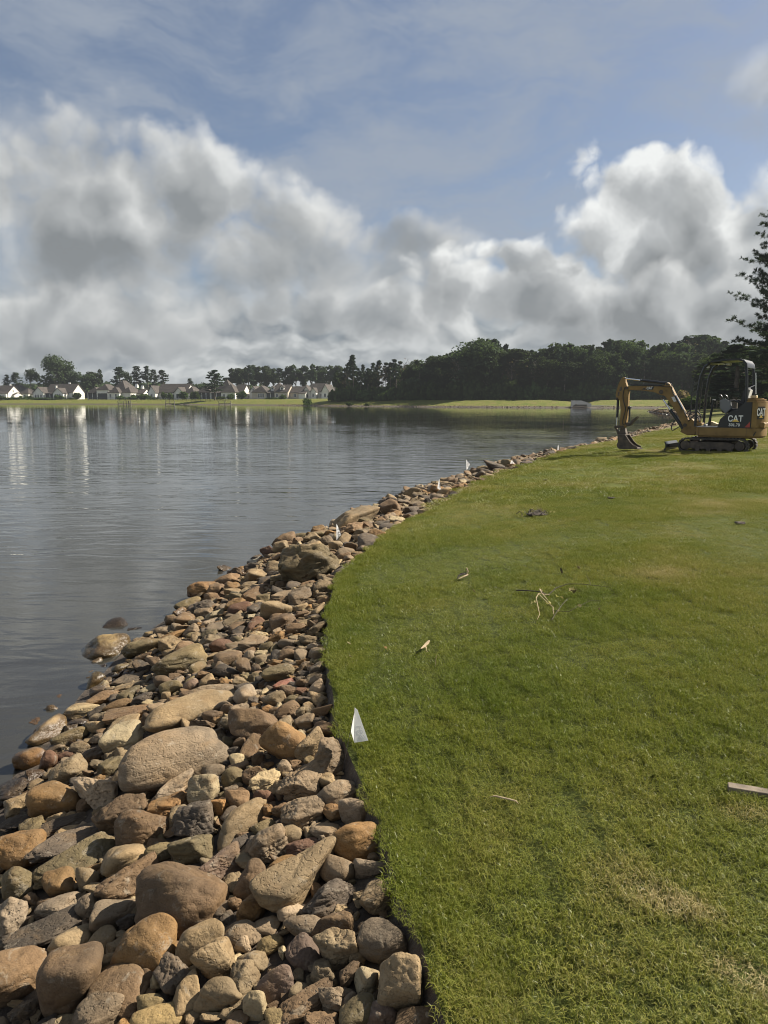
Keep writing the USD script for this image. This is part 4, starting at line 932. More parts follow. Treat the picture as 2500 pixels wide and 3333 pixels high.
def cards(points, out, size, rng, fold=0.25, up=0.3):
    """leaf clumps: one folded four-sided face at each point"""
    n = len(points)
    d = np.asarray(out) + rng.normal(scale=0.75, size=(n, 3))
    d[:, 2] += up
    d /= np.linalg.norm(d, axis=1, keepdims=True) + 1e-9
    a = np.cross(d, rng.normal(size=(n, 3)))
    a /= np.linalg.norm(a, axis=1, keepdims=True) + 1e-9
    b = np.cross(d, a)
    s = np.broadcast_to(size, (n,))[:, None] * rng.uniform(.55, 1.25, (n, 1))
    t = s * rng.uniform(.55, 1.0, (n, 1))
    p = points
    v = np.stack([p - a * s, p - b * t + d * fold * s, p + a * s, p + b * t - d * fold * s * .5], 1).reshape(-1, 3)
    k = np.arange(n)[:, None] * 4
    f = np.vstack([k + [0, 1, 2], k + [0, 2, 3]])
    return v, f

def limb(p0, p1, r0, r1, rng, bend=.08, n=5, sides=6):
    p0, p1 = np.array(p0, float), np.array(p1, float)
    t = np.linspace(0, 1, n)[:, None]
    ln = np.linalg.norm(p1 - p0)
    off = rng.normal(scale=bend * ln, size=3)
    pts = p0 + (p1 - p0) * t + off * (t * (1 - t) * 2)
    return tube(pts, np.linspace(r0, r1, n), sides, cap=False)

def broad_tree(seed, H=16.0, W=5.2, base=.28, nl=15, n=3600, leaf=.40, gap=0.0):
    rng = np.random.default_rng(seed)
    zc = H * (base + 1) / 2
    lobes, limbs = [], []
    fork = np.array([0, 0, H * base * .9])
    limbs.append(tube([(0, 0, -.5), (.03 * H * .2, 0, H * base * .5), fork], [H * .022, H * .017, H * .014], 8, cap=False))
    for i in range(nl):
        th = rng.uniform(0, 2 * np.pi)
        rr = W * math.sqrt(rng.uniform(0, 1)) * .78
        k = rng.uniform(-1, 1)
        z = zc + k * H * (1 - base) * .40
        rr *= math.sqrt(max(0.08, 1 - (k * .92) ** 2 if k > 0 else 1 - (k * .75) ** 2))
        c = np.array([rr * math.cos(th), rr * math.sin(th), z])
        R = np.array([W * rng.uniform(.28, .46)] * 2 + [W * rng.uniform(.24, .40)])
        lobes.append((c, R))
        limbs.append(limb(fork + (0, 0, rng.uniform(-.08, .25) * H * base), c, H * .009, H * .002, rng, .10))
    w = np.array([R[0] ** 2 for _, R in lobes])
    pick = rng.choice(nl, n, p=w / w.sum())
    u = rng.normal(size=(n, 3))
    u /= np.linalg.norm(u, axis=1, keepdims=True)
    rad = np.where(rng.uniform(size=n) < .75, rng.uniform(.82, 1.08, n), rng.uniform(.3, .85, n))
    C, R = np.array([c for c, _ in lobes])[pick], np.array([r for _, r in lobes])[pick]
    pts = C + u * R * rad[:, None]
    pts += rng.normal(scale=W * .035, size=pts.shape)
    keep = meshkit.fbm(pts * (2.2 / W) * 1.6, 2, seed) > (.34 + gap)
    return cat(*limbs), cards(pts[keep], u[keep], leaf, rng)

def pine_tree(seed, H=18.0, W=3.0, base=.42, dens=1.25, leaf=.34):
    rng = np.random.default_rng(seed)
    tr = [tube([(0, 0, -.5), (rng.normal(0, .15), rng.normal(0, .15), H * .5), (0, 0, H * .98)], [H * .0135, H * .010, H * .002], 8, cap=False)]
    pts, outs = [], []
    z = H * base
    while z < H * .985:
        f = (z - H * base) / (H * (1 - base))
        ln = W * (min(1, .55 + 1.9 * f) if f < .25 else (1 - (f - .25) / .75) ** .65 + .05)
        for _ in range(int(rng.integers(2, 5))):
            th = rng.uniform(0, 2 * np.pi)
            le = ln * rng.uniform(.55, 1.12)
            rise = rng.uniform(-.05, .35) * (0.4 + f)
            e = np.array([math.cos(th) * le, math.sin(th) * le, z + le * rise])
            s = np.array([0, 0, z])
            tr.append(limb(s, e, H * .003, H * .0008, rng, .05, 3, 4))
            for q in np.arange(.45, 1.06, .22):
                c = s + (e - s) * q + rng.normal(scale=.12 * W * .4, size=3)
                m = int(rng.integers(5, 10) * dens)
                u = rng.normal(size=(m, 3))
                u /= np.linalg.norm(u, axis=1, keepdims=True)
                pts.append(c + u * np.array([.62, .62, .36]) * rng.uniform(.5, 1.0, (m, 1)) * (.45 + .16 * W))
                outs.append(u)
        z += rng.uniform(.35, .75) * H / 18
    return cat(*tr), cards(np.vstack(pts), np.vstack(outs), leaf, rng)

def bare_tree(seed, H=14.0):
    rng = np.random.default_rng(seed)
    tr = [tube([(0, 0, -.5), (.2, 0, H * .5), (0, .1, H)], [H * .010, H * .007, H * .0015], 6, cap=False)]
    for i in range(26):
        z = H * rng.uniform(.35, .95)
        th = rng.uniform(0, 2 * np.pi)
        le = H * rng.uniform(.08, .2)
        e = (math.cos(th) * le * .6, math.sin(th) * le * .6, z + le)
        tr.append(limb((0, 0, z), e, H * .003, H * .0012, rng, .1, 3, 4))
        for _ in range(3):
            q = np.array(e) * rng.uniform(.6, 1)
            q[2] = z + (e[2] - z) * rng.uniform(.5, 1)
            tr.append(limb(q, q + rng.normal(scale=H * .05, size=3) + (0, 0, H * .05), H * .0014, H * .0008, rng, .1, 3, 3))
    pts = rng.normal(size=(160, 3)) * (H * .1, H * .1, H * .18) + (0, 0, H * .66)
    return cat(*tr), cards(pts, rng.normal(size=(160, 3)), .22, rng)

def bush(seed, n=420, leaf=.16):
    rng = np.random.default_rng(seed)
    lob = rng.uniform(-.5, .5, (6, 3)) * (1.0, 1.0, .5) + (0, 0, .55)
    k = rng.integers(6, size=n)
    u = rng.normal(size=(n, 3))
    u /= np.linalg.norm(u, axis=1, keepdims=True)
    p = lob[k] + u * rng.uniform(.28, .5, (n, 1))
    p[:, 2] = np.abs(p[:, 2])
    st = cat(*[limb((0, 0, -.1), q, .03, .01, rng, .1, 3, 4) for q in lob])
    return st, cards(p, u, leaf, rng)

KINDS = {}

def kind_of(name, made, leafmat):
    """one plant of a kind, kept as a class that its copies refer to"""
    p = '/World/' + name
    stage.CreateClassPrim(p)
    usdkit.mesh(stage, p + '/trunk', made[0], BARK, smooth=60)
    usdkit.mesh(stage, p + '/crown', made[1], leafmat)
    v = made[1][0]
    KINDS[name] = (p, v[:, 2].max(), np.quantile(np.abs(v[:, 0]), .97) + np.quantile(np.abs(v[:, 1]), .97))
for i in range(5):
    kind_of('kind_broad_%s' % 'abcde'[i], broad_tree(40 + i, 16, [5.2, 4.4, 6.0, 3.8, 4.8][i], [.25, .32, .22, .38, .15][i]), BROAD_LEAF)
for i in range(5):
    kind_of('kind_pine_%s' % 'abcde'[i], pine_tree(60 + i, 18, [3.0, 2.5, 3.4, 2.8, 3.2][i], [.40, .5, .30, .55, .22][i]), PINE_LEAF)
kind_of('kind_bare_a', bare_tree(80), DRY_LEAF)
kind_of('kind_oak_a', broad_tree(91, 16, 7.6, .22, 24, 5200, .44, .03), BROAD_LEAF)
kind_of('kind_umbrella_a', broad_tree(95, 16, 6.2, .62, 12, 2000, .42, .02), BROAD_LEAF)
kind_of('kind_slim_a', broad_tree(97, 16, 3.0, .45, 12, 1900, .42, .02), BROAD_LEAF)
kind_of('kind_bush_a', bush(101), SHRUB_LEAF)
kind_of('kind_bush_b', bush(102, 520, .13), SHRUB_LEAF)
kind_of('kind_bush_dry', bush(103, 300, .16), DRY_LEAF)

def plant(kind, name, x, y, h, w=None, label='', category='tree', group=None, turn=0.0, sink=0.15):
    path, H, W = KINDS['kind_' + kind]
    p = fresh('/World', name)
    xf = UsdGeom.Xform.Define(stage, p)
    z = float(land_z(np.array([x]), np.array([y]))[0])
    xf.AddTranslateOp().Set(Gf.Vec3d(float(x), float(y), z - sink))
    xf.AddRotateZOp().Set(float(turn))
    s = h / H
    sw = s if w is None else w / W
    xf.AddScaleOp().Set(Gf.Vec3f(sw, sw, s))
    xf.GetPrim().GetReferences().AddInternalReference(path)
    xf.GetPrim().SetInstanceable(True)
    tag(xf.GetPrim(), label, category, group)

F0 = 2404.0

def build_far_trees():
    rng = np.random.default_rng(31)
    # the wood behind the dam: heights of its skyline along the view
    sky = [(1090, 1190), (1117, 1188), (1150, 1158), (1185, 1190), (1202, 1175), (1230, 1178), (1278, 1166), (1310, 1170), (1370, 1175), (1420, 1168), (1470, 1158), (1500, 1138), (1545, 1116), (1590, 1118), (1640, 1136), (1680, 1148),
           (1740, 1150), (1795, 1138), (1830, 1126), (1860, 1130), (1900, 1132), (1960, 1122), (2012, 1109), (2070, 1129), (2135, 1123), (2153, 1136), (2207, 1110), (2272, 1106), (2334, 1125), (2366, 1160), (2400, 1140), (2470, 1120)]
    sx, sy = np.array(sky, float).T
    for row, (dd, step, low) in enumerate(((0, 26, .84), (7, 22, .95), (14, 21, 1.0), (22, 24, .99))):
        u = 1085.0 + rng.uniform(0, 15)
        while u < 2475:
            shore = np.interp(u, [1085, 1250, 1500, 1900, 2500], [258, 243, 224, 211, 206])
            D = shore + 17 + dd + rng.uniform(-2.5, 2.5)
            x = (u - 1250) / F0 * D
            h = (1300 - np.interp(u, sx, sy)) / F0 * D * low * rng.uniform(.80, 1.06) + 0.6
            left = u < 1330
            if left and row > 1:
                u += step
                continue
            if left:
                u -= 6
            r = rng.uniform()
            if 1470 < u < 1640 and row == 1:
                k = 'broad_' + 'ace'[int(rng.integers(3))]
            elif r < (1.1 if left else .58):
                k = ('pine_' + 'bbdda'[int(rng.integers(5))] if rng.uniform() < .6 else 'slim_a' if rng.uniform() < .6 else 'bare_a') if left else 'pine_' + 'abcd'[int(rng.integers(4))]
            elif r < .66 and row < 2:
                k = 'bare_a'
            else:
                k = 'broad_' + 'abcde'[int(rng.integers(5))]
            t = 'p' if k[0] == 'p' else 'x' if k[:4] == 'bare' else 'b'
            where = [w for lim, w in ((1330, 'at the thin left end of the dam wood'), (1470, 'left of the great round crown'), (1640, 'beside the great round crown'), (1830, 'between great round crown and spillway'),
                                      (1990, 'of the wood directly above the spillway'), (2200, 'of the wood over the excavator boom'), (9999, 'of the wood behind the excavator canopy')) if u < lim][0]
            rank = ('front', 'second', 'third', 'rear')[row]
            nm, lab, gr = {'p': ('pine_tree', 'dark pine in the %s rank %s' % (rank, where), 'pines of the wood behind the dam'),
                           'x': ('bare_tree', 'leafless grey tree in the %s rank %s' % (rank, where), 'bare trees of the wood behind the dam'),
                           'b': ('broadleaf_tree', 'dark leafy tree in the %s rank %s' % (rank, where), 'leafy trees of the wood behind the dam')}[t]
            plant(k, nm, x, D, h, None if t == 'p' or k == 'slim_a' else h * rng.uniform(.45, .75), lab, 'tree', gr, rng.uniform(0, 360))
            u += step * rng.uniform(.75, 1.25)
    # the great round crown that stands out of the wood
    plant('oak_a', 'broadleaf_tree', (1555 - 1250) / F0 * 243, 243, 19.6, 17.5, 'largest round-crowned tree standing out of the wood behind the dam', 'tree', None, 40)
    # undergrowth along the foot of the wood
    pos, sc, ids = [], [], []
    for u in np.arange(1085, 2490, 5.5):
        for k in range(3):
            uu = u + rng.uniform(-3, 3)
            shore = np.interp(uu, [1085, 1250, 1500, 1900, 2500], [258, 243, 224, 211, 206])
            D = shore + 16 + k * 6 + rng.uniform(-2, 2)
            if uu < 1330 and (k > 1 or rng.uniform() < .6):
                continue
            x = (uu - 1250) / F0 * D
            if abs(x - 52) < 4 and D < 226:
                continue
            s = rng.uniform(1.6, 3.4) * (1 + .55 * k)
            pos.append((x, D, float(land_z(np.array([x]), np.array([D]))[0]) - .3))
            sc.append((s, s, s * rng.uniform(.8, 1.6)))
            ids.append(int(rng.integers(2)))
    scatter('undergrowth', 'dark undergrowth along the foot of the wood behind the dam', 'undergrowth', pos, sc, ids)
    # far low woods beyond the houses
    pos, sc, ids = [], [], []
    for u in np.arange(-160, 1330, 7.0):
        for k in range(2):
            D = 560 + 130 * k + rng.uniform(-25, 25)
            x = (u + rng.uniform(-5, 5) - 1250) / F0 * D
            s = (rng.uniform(7, 12) if k else rng.uniform(5, 8.5)) * (1.1 if u < 700 else 0.95)
            pos.append((x, D, 2.2))
            sc.append((s * 1.15, s * 1.15, s * .95))
            ids.append(int(rng.integers(2)))
    scatter('distant_woods', 'low dark woods on the horizon beyond the houses', 'woods', pos, sc, ids)
    left = [('pine_c', 42, 1221, 26, 470, 'dark pine at the far left behind the leftmost white house'), ('pine_e', 71, 1214, 36, 470, 'broad dark pine left of the umbrella-shaped tree behind the far houses'),
            ('umbrella_a', 116, 1201, 58, 455, 'umbrella-shaped tree with bare slanting stems left of the great oak'), ('oak_a', 200, 1158, 100, 450, 'great dark oak towering over the houses on the far left'),
            ('broad_b', 240, 1214, 50, 460, 'grey-green leafy tree just right of the great oak'), ('broad_a', 284, 1211, 62, 452, 'round leafy tree between the great oak and the house with the screened porch'),
            ('broad_d', 310, 1212, 46, 458, 'leafy tree second from the right in the clump right of the great oak'), ('slim_a', 335, 1203, 24, 455, 'slim loose-crowned tree at the right end of the clump by the great oak'),
            ('pine_e', 402, 1197, 46, 440, 'bushy dark pine directly behind the house with the screened porch'), ('broad_b', 428, 1211, 28, 450, 'small leafy tree between two pines behind the screened-porch house'),
            ('pine_a', 457, 1194, 36, 440, 'tall pine, second of the row of pines right of the screened-porch house'), ('pine_b', 491, 1193, 31, 440, 'tallest pine in the row right of the screened-porch house'),
            ('pine_a', 512, 1205, 28, 445, 'shorter pine just right of the tallest pine in the far row'), ('pine_d', 540, 1206, 33, 440, 'thin open pine at the right end of the far row of pines'),
            ('pine_c', 627, 1233, 28, 460, 'small pine in the gap between the long-roofed house and the house behind the lone pine'), ('broad_a', 659, 1250, 34, 480, 'low round tree just right of the small pine in the gap between houses'),
            ('pine_c', 705, 1206, 58, 336, 'lone dark pine on the far lawn in front of a house, by the lake')]
    for k, u, top, w, D, lab in left:
        x = (u - 1250) / F0 * D
        z = float(land_z(np.array([x]), np.array([float(D)]))[0])
        plant(k, 'pine_tree' if k[:4] == 'pine' else 'oak_tree' if k[:3] == 'oak' else 'broadleaf_tree', x, D, (1300 - top) / F0 * D + EYE_Z - z + .3, w / F0 * D, lab, 'tree', None, rng.uniform(0, 360))
    row = [(758, 1206), (784, 1206), (801, 1203), (818, 1197), (836, 1195), (856, 1200), (874, 1198), (896, 1206), (915, 1206), (941, 1199), (967, 1195), (990, 1198), (1016, 1193), (1036, 1200), (1053, 1198), (1075, 1196), (1098, 1198)]
    for i, (u, top) in enumerate(row):
        D = 432 + rng.uniform(-8, 8) - (u - 758) * .09
        x = (u - 1250) / F0 * D
        k = ['slim_a', 'broad_d', 'slim_a', 'pine_d', 'broad_b'][i % 5]
        w = rng.uniform(36, 46) if k[0] != 'p' else 34
        plant(k, 'row_tree', x, D, (1300 - top) / F0 * D + .5, w / F0 * D, 'tall tree, %s from the left in the row behind the beige houses' % ('first second third fourth fifth sixth seventh eighth ninth tenth eleventh twelfth thirteenth fourteenth fifteenth sixteenth seventeenth'.split()[i]), 'tree', 'trees of the row behind the beige houses', rng.uniform(0, 360))

def scatter(name, label, category, pos, sc, ids):
    inst = UsdGeom.PointInstancer.Define(stage, fresh('/World', name))
    root = str(inst.GetPath())
    pr = []
    for k, (nm, s) in enumerate((('clump', 111), ('clump_001', 112))):
        _, c = bush(s, 420, .19)
        m = usdkit.mesh(stage, root + '/' + nm, c, SHRUB_LEAF)
        pr.append(m.GetPath())
    inst.CreatePrototypesRel().SetTargets(pr)
    inst.CreatePositionsAttr(Vt.Vec3fArray.FromNumpy(np.array(pos, np.float32)))
    inst.CreateScalesAttr(Vt.Vec3fArray.FromNumpy(np.array(sc, np.float32)))
    inst.CreateOrientationsAttr(Vt.QuathArray([Gf.Quath(math.cos(a), 0, 0, math.sin(a)) for a in np.linspace(0, 40, len(pos))]))
    inst.CreateProtoIndicesAttr(Vt.IntArray(ids))
    tag(inst.GetPrim(), label, category, kind='stuff')
build_far_trees()

def build_near_pine():
    """the big pine whose branches reach in from the right: a trunk, drooping boughs and tufts of needles"""
    rng = np.random.default_rng(77)
    x0, y0 = 40.2, 74.0
    z0 = float(land_z(np.array([x0]), np.array([y0]))[0])
    p = thing('pine_tree', 'big near pine reaching in from the right edge, its needle tufts against the sky', 'tree', (x0, y0, z0))
    H = 28.0
    wood = [tube([(0, 0, -.4), (.15, 0, 8), (-.1, .1, 16), (0, 0, H)], [.30, .24, .15, .03], 10, cap=False)]
    tuft_c, tuft_d = [], []
    z = 4.6
    while z < H - .3:
        f = (z - 4.6) / (H - 4.6)
        reach = 6.7 - 5.2 * f
        for _ in range(int(rng.integers(5, 9))):
            th = rng.uniform(0, 2 * np.pi)
            le = reach * rng.uniform(.38, 1.08)
            e = np.array([math.cos(th) * le, math.sin(th) * le, z + le * rng.uniform(-.02, .30)])
            s = np.array([0, 0, z])
            bend = np.array([0, 0, -.10 * le])
            pts = [s, s + (e - s) * .4 + bend * .6, s + (e - s) * .75 + bend * .5, e]
            wood.append(tube(pts, [.055, .04, .022, .01], 5, cap=False))
            for q in np.linspace(.30, 1.0, max(3, int(le * 2.2))):
                b = np.array([np.interp(q, [0, .4, .75, 1], [t[k] for t in pts]) for k in range(3)])
                for _ in range(2):
                    side = rng.normal(size=3) * (.75, .75, .4)
                    side[2] = abs(side[2]) * .8
                    g = b + side * (1.05 - .55 * q) * .75
                    wood.append(tube([b, (b + g) / 2 + (0, 0, .02), g], [.010, .008, .005], 3, cap=False))
                    for w in (1.0, .6):
                        tuft_c.append(b + (g - b) * w)
                        dd = (g - b) / (np.linalg.norm(g - b) + 1e-6) + (0, 0, .35)
                        tuft_d.append(dd)
        z += rng.uniform(.35, .65)
    c, d = np.array(tuft_c), np.array(tuft_d)
    d /= np.linalg.norm(d, axis=1, keepdims=True)
    m = 16
    u = rng.normal(size=(len(c), m, 3)) * .62 + d[:, None, :]
    u /= np.linalg.norm(u, axis=2, keepdims=True)
    ln = rng.uniform(.24, .42, (len(c), m, 1))
    tip = c[:, None, :] + u * ln
    sd = np.cross(u, rng.normal(size=u.shape))
    sd /= np.linalg.norm(sd, axis=2, keepdims=True)
    mid = c[:, None, :] + u * ln * .55
    v = np.stack([np.broadcast_to(c[:, None, :], tip.shape), mid + sd * .028, tip, mid - sd * .028], 2).reshape(-1, 3)
    k = np.arange(len(c) * m)[:, None] * 4
    part(p, 'trunk', cat(*wood[:1]), BARK, 60)
    part(p, 'branches', cat(*wood[1:]), BARK)
    part(p, 'crown', (v, np.vstack([k + [0, 1, 2], k + [0, 2, 3]])), PINE_LEAF)
    for kk, (x, y, h, w, lab) in enumerate([(50, 92, 11.5, 8.0, 'dark pine half hidden behind the big near pine'), (46.5, 99, 8.6, 7.0, 'low dark pine behind the excavator canopy, left of the big near pine')]):
        plant('pine_' + 'ce'[kk], 'pine_tree', x, y, h, w, lab, 'tree', None, 90 * kk)
    # the darker wood behind and below it at the right edge
    for kk, (x, y, h, w, lab) in enumerate([(56.5, 112, 9.6, 12, 'dark round leafy tree below the big near pine at the right edge'), (62, 122, 10.5, 12, 'dark leafy tree at the right edge, partly behind the round one'), (59.5, 130, 9.0, 10, 'dark leafy tree at the right edge, lowest of three below the pine')]):
        plant('broad_' + 'eae'[kk], 'broadleaf_tree', x, y, h, w, lab, 'tree', None, 70 * kk)
    for kk, (u, D, h, w) in enumerate([(2215, 118, 1.9, 4.6), (2250, 112, 2.3, 5.4), (2290, 116, 2.0, 4.6), (2420, 108, 2.4, 5.6), (2460, 105, 2.2, 5.0), (2500, 104, 2.5, 5.6)]):
        plant('bush_' + 'ab'[kk % 2], 'shrub', (u - 1250) / F0 * D, D, h, w, 'dark low shrub on the bank behind the excavator, %s of six from the left' % ('first second third fourth fifth sixth'.split()[kk]), 'shrub', 'dark shrubs on the bank behind the excavator', 50 * kk)
    plant('bush_dry', 'shrub', (2216 - 1250) / F0 * 170, 170, 3.9, 4.2, 'rusty brown dry shrub in front of the dark wood, seen over the boom', 'shrub', None, 10)
build_near_pine()

def build_haze():
    m = usdkit.material(stage, L + 'haze_look', {'v': ('principled_volume', {'color': (.80, .87, .95), 'density': HAZE, 'anisotropy': 0.3})}, [], volume='v.volume')
    b = box(-1300, 1300, -900, 1500, -6, 60)
    p = fresh('/World', 'haze')
    tag(usdkit.mesh(stage, p, b, m).GetPrim(), kind='stuff')
HAZE = 0.00011
build_haze()
# ------------------------------------------------------------------ the houses across the lake, the spillway, docks and fences
def house_looks():
    g = {}
    g['white'] = mat('white_wall_look', (.56, .545, .50), .85, noise=(.9, [(0.3, (.50, .485, .445)), (0.7, (.60, .585, .54))]))
    g['beige'] = mat('beige_wall_look', (.42, .37, .30), .9, noise=(1.2, [(0.3, (.36, .31, .25)), (0.7, (.46, .41, .33))]))
    n = {'g': ('geometry', {}), 'm': ('mapping', {'scale': (1, 1, 1)}), 'b': ('brick_texture', {'color1': (.052, .046, .042), 'color2': (.080, .072, .066), 'mortar': (.032, .029, .027), 'scale': 1.0, 'brick_width': .5, 'row_height': .22, 'mortar_size': .02}),
         'n': ('noise_texture', {'scale': .7, 'detail': 4.0}), 'r': ('rgb_ramp', {'ramp': [(.3, (.8, .8, .8)), (.7, (1.2, 1.18, 1.15))]}), 'mx': ('mix', {'mix_type': 'multiply', 'fac': 1.0}), 'p': ('principled_bsdf', {'roughness': .9, 'specular_ior_level': .2})}
    g['roof'] = usdkit.material(stage, L + 'shingle_roof_look', n, [('g.position', 'b.vector'), ('g.position', 'n.vector'), ('n.fac', 'r.fac'), ('b.color', 'mx.color1'), ('r.color', 'mx.color2'), ('mx.color', 'p.base_color')], surface='p.BSDF')
    g['trim'] = mat('white_trim_look', (.76, .75, .72), .6)
    g['fascia'] = mat('dark_fascia_look', (.06, .055, .05), .7)
    g['dark'] = mat('porch_screen_look', (.018, .019, .022), .5)
    g['brown'] = mat('brown_door_look', (.16, .085, .05), .6)
    n = {'p': ('principled_bsdf', {'base_color': (.02, .023, .028), 'roughness': .08, 'specular_ior_level': .6})}
    g['pane'] = usdkit.material(stage, L + 'window_pane_look', n, [], surface='p.BSDF')
    g['wood'] = mat('weathered_wood_look', (.12, .105, .09), .9, noise=(4.0, [(.3, (.08, .07, .06)), (.7, (.16, .14, .12))]))
    g['rail'] = mat('black_fence_look', (.012, .012, .013), .5)
    return g
HL = house_looks()

def roof_solid(x0, x1, y0, y1, z, rh, kind, over=.45, th=.14):
    """a roof: gx / gy = gables with the ridge along x / y, hip = hipped all round, shed = falling to the front"""
    a0, a1, b0, b1 = x0 - over, x1 + over, y0 - over, y1 + over
    if kind in ('gx', 'gy'):                               # two sloping slabs that meet at the ridge
        out = []
        for s in (0, 1):
            if kind == 'gx':
                ym = (b0 + b1) / 2
                e = b0 if s == 0 else b1
                q = [(x, y, zz) for x in (a0, a1) for y, zz in ((e, z), (ym, z + rh))]
            else:
                xm = (a0 + a1) / 2
                e = a0 if s == 0 else a1
                q = [(x, y, zz) for y in (b0, b1) for x, zz in ((e, z), (xm, z + rh))]
            q = np.array(q)
            out.append(trimesh.convex.convex_hull(np.vstack([q, q - (0, 0, th * 1.6)])))
        return cat(*out)
    if kind == 'hip':
        w, d = a1 - a0, b1 - b0
        if w >= d:
            k = min(d * .5, rh * 1.0)
            ym = (b0 + b1) / 2
            top = [(a0, b0, z), (a1, b0, z), (a1, b1, z), (a0, b1, z), (a0 + k, ym, z + rh), (a1 - k, ym, z + rh)]
        else:
            k = min(w * .5, rh * 1.0)
            xm = (a0 + a1) / 2
            top = [(a0, b0, z), (a1, b0, z), (a1, b1, z), (a0, b1, z), (xm, b0 + k, z + rh), (xm, b1 - k, z + rh)]
    else:
        top = [(a0, b0, z), (a1, b0, z), (a1, b1, z + rh), (a0, b1, z + rh), (a0, b1, z), (a1, b1, z)]
    top = np.array(top, float)
    low = top[:4].copy()
    low[:, 2] -= th
    if kind == 'shed':
        low[2:, 2] -= rh
    return trimesh.convex.convex_hull(np.vstack([top, low]))

def wall_solid(x0, x1, y0, y1, h, rh, kind):
    m = box(x0, x1, y0, y1, -.6, h)
    if kind == 'gx':
        ym = (y0 + y1) / 2
        s = .97
        pts = [(x, y, z) for x in (x0 + .002, x1 - .002) for y, z in ((y0, h - .05), (y1, h - .05), (ym, h + rh - .26))]
        m = cat(m, trimesh.convex.convex_hull(np.array(pts)))
    if kind == 'gy':
        xm = (x0 + x1) / 2
        pts = [(x, y, z) for y in (y0 + .002, y1 - .002) for x, z in ((x0, h - .05), (x1, h - .05), (xm, h + rh - .26))]
        m = cat(m, trimesh.convex.convex_hull(np.array(pts)))
    return m

def house(label, u, D, rot, blocks, openings, extra=(), wall='white', zoff=0.0, name='house'):
    """blocks: (x0, x1, y0, y1, eaves, rise, roof, wall or None, gable overhang); y0 is the lake side. openings: (block, face f / r, along, sill, width, height, kind)"""
    x, y = (u - 1250) / F0 * D, float(D)
    z = float(land_z(np.array([x]), np.array([y]))[0]) + zoff
    X = thing(name, label, 'house', (x, y, z), rot)
    for bi, (x0, x1, y0, y1, h, rh, kind, wm, ov) in enumerate(blocks):
        rh *= .86
        w = wm or wall
        if w == 'open':                                     # a porch: posts and a dark screened room behind
            for px in np.linspace(x0 + .15, x1 - .15, max(2, int((x1 - x0) / 2.2) + 1)):
                part(X, 'porch_post', box(px - .10, px + .10, y0, y0 + .2, 0, h), HL['trim'])
            part(X, 'screen', box(x0 + .2, x1 - .2, y0 + .25, y1, 0, h - .02), HL['dark'])
            part(X, 'porch_floor', box(x0 - .1, x1 + .1, y0 - .1, y1, -.5, .12), HL['beige'])
        else:
            part(X, 'wall', wall_solid(x0, x1, y0, y1, h, rh, kind), HL[w])
        part(X, 'roof', roof_solid(x0, x1, y0, y1, h, rh, kind, ov), HL['roof'])
        if kind in ('gy',) and w != 'open':                # a dark barge board up each gable on the lake side
            xm = (x0 + x1) / 2
            for s in (-1, 1):
                part(X, 'barge_board', trimesh.convex.convex_hull(np.array([(xm + s * (x1 - x0 + 2 * ov) / 2 * q, y0 - ov - .03 + dy, h + rh * (1 - q) + dz) for q in (0, 1) for dy in (0, .06) for dz in (0, -.24)])), HL['fascia'])
    for bi, face, al, sill, ww, hh, kind in openings:
        x0, x1, y0, y1 = blocks[bi][:4]

        def fb(a0, a1, z0, z1, d0, d1):
            if face == 'f':
                return box(x0 + a0, x0 + a1, y0 - d1, y0 - d0, z0, z1)
            return box(x1 + d0, x1 + d1, y0 + a0, y0 + a1, z0, z1)
        if kind == 'w':
            f = part(X, 'window', cat(fb(al - .09, al + ww + .09, sill - .12, sill, .0, .10), fb(al - .09, al + ww + .09, sill + hh, sill + hh + .10, 0, .06), fb(al - .09, al, sill, sill + hh, 0, .06), fb(al + ww, al + ww + .09, sill, sill + hh, 0, .06), fb(al + ww / 2 - .03, al + ww / 2 + .03, sill, sill + hh, .02, .05)), HL['trim'])
            part(f, 'pane', fb(al, al + ww, sill, sill + hh, .0, .02), HL['pane'])
        elif kind == 'd':
            f = part(X, 'door', fb(al, al + ww, 0, hh, 0, .04), HL['brown'])
            part(f, 'frame', cat(fb(al - .1, al, 0, hh + .1, 0, .07), fb(al + ww, al + ww + .1, 0, hh + .1, 0, .07), fb(al, al + ww, hh, hh + .1, 0, .07)), HL['trim'])
        else:
            part(X, 'opening', fb(al, al + ww, sill, sill + hh, 0, .03), HL['dark'])
    for kind, a in extra:
        if kind == 'chimney':
            cx, cy, z0, z1 = a
            c = part(X, 'chimney', cat(box(cx - .45, cx + .45, cy - .35, cy + .35, z0, z1, .03)), HL[wall])
            part(c, 'chimney_cap', box(cx - .52, cx + .52, cy - .42, cy + .42, z1 + .002, z1 + .16), HL['trim'])
        if kind == 'dormer':
            x0, x1, y0, y1, z0, h, rh = a
            m = wall_solid(x0, x1, y0, y1, h, rh, 'gy')
            m.apply_translation((0, 0, z0))
            dm = part(X, 'dormer', m, HL['white'])
            r = roof_solid(x0, x1, y0, y1, h, rh, 'gy', .25)
            r.apply_translation((0, 0, z0))
            part(dm, 'dormer_roof', r, HL['roof'])
            part(dm, 'dormer_window', box((x0 + x1) / 2 - .45, (x0 + x1) / 2 + .45, y0 - .03, y0 - .002, z0 + h * .35, z0 + h * .95), HL['pane'])
        if kind == 'peak':                                  # a small bright gable at the far side of the ridge
            cx, cy, z0, s = a
            s *= .62
            z0 -= .5
            m = wall_solid(-s, s, -s * 1.2, s * 1.2, .2, s * 1.9 + .26, 'gx')
            m.apply_translation((cx, cy, z0))
            part(X, 'gable', m, HL['white'])
    return X

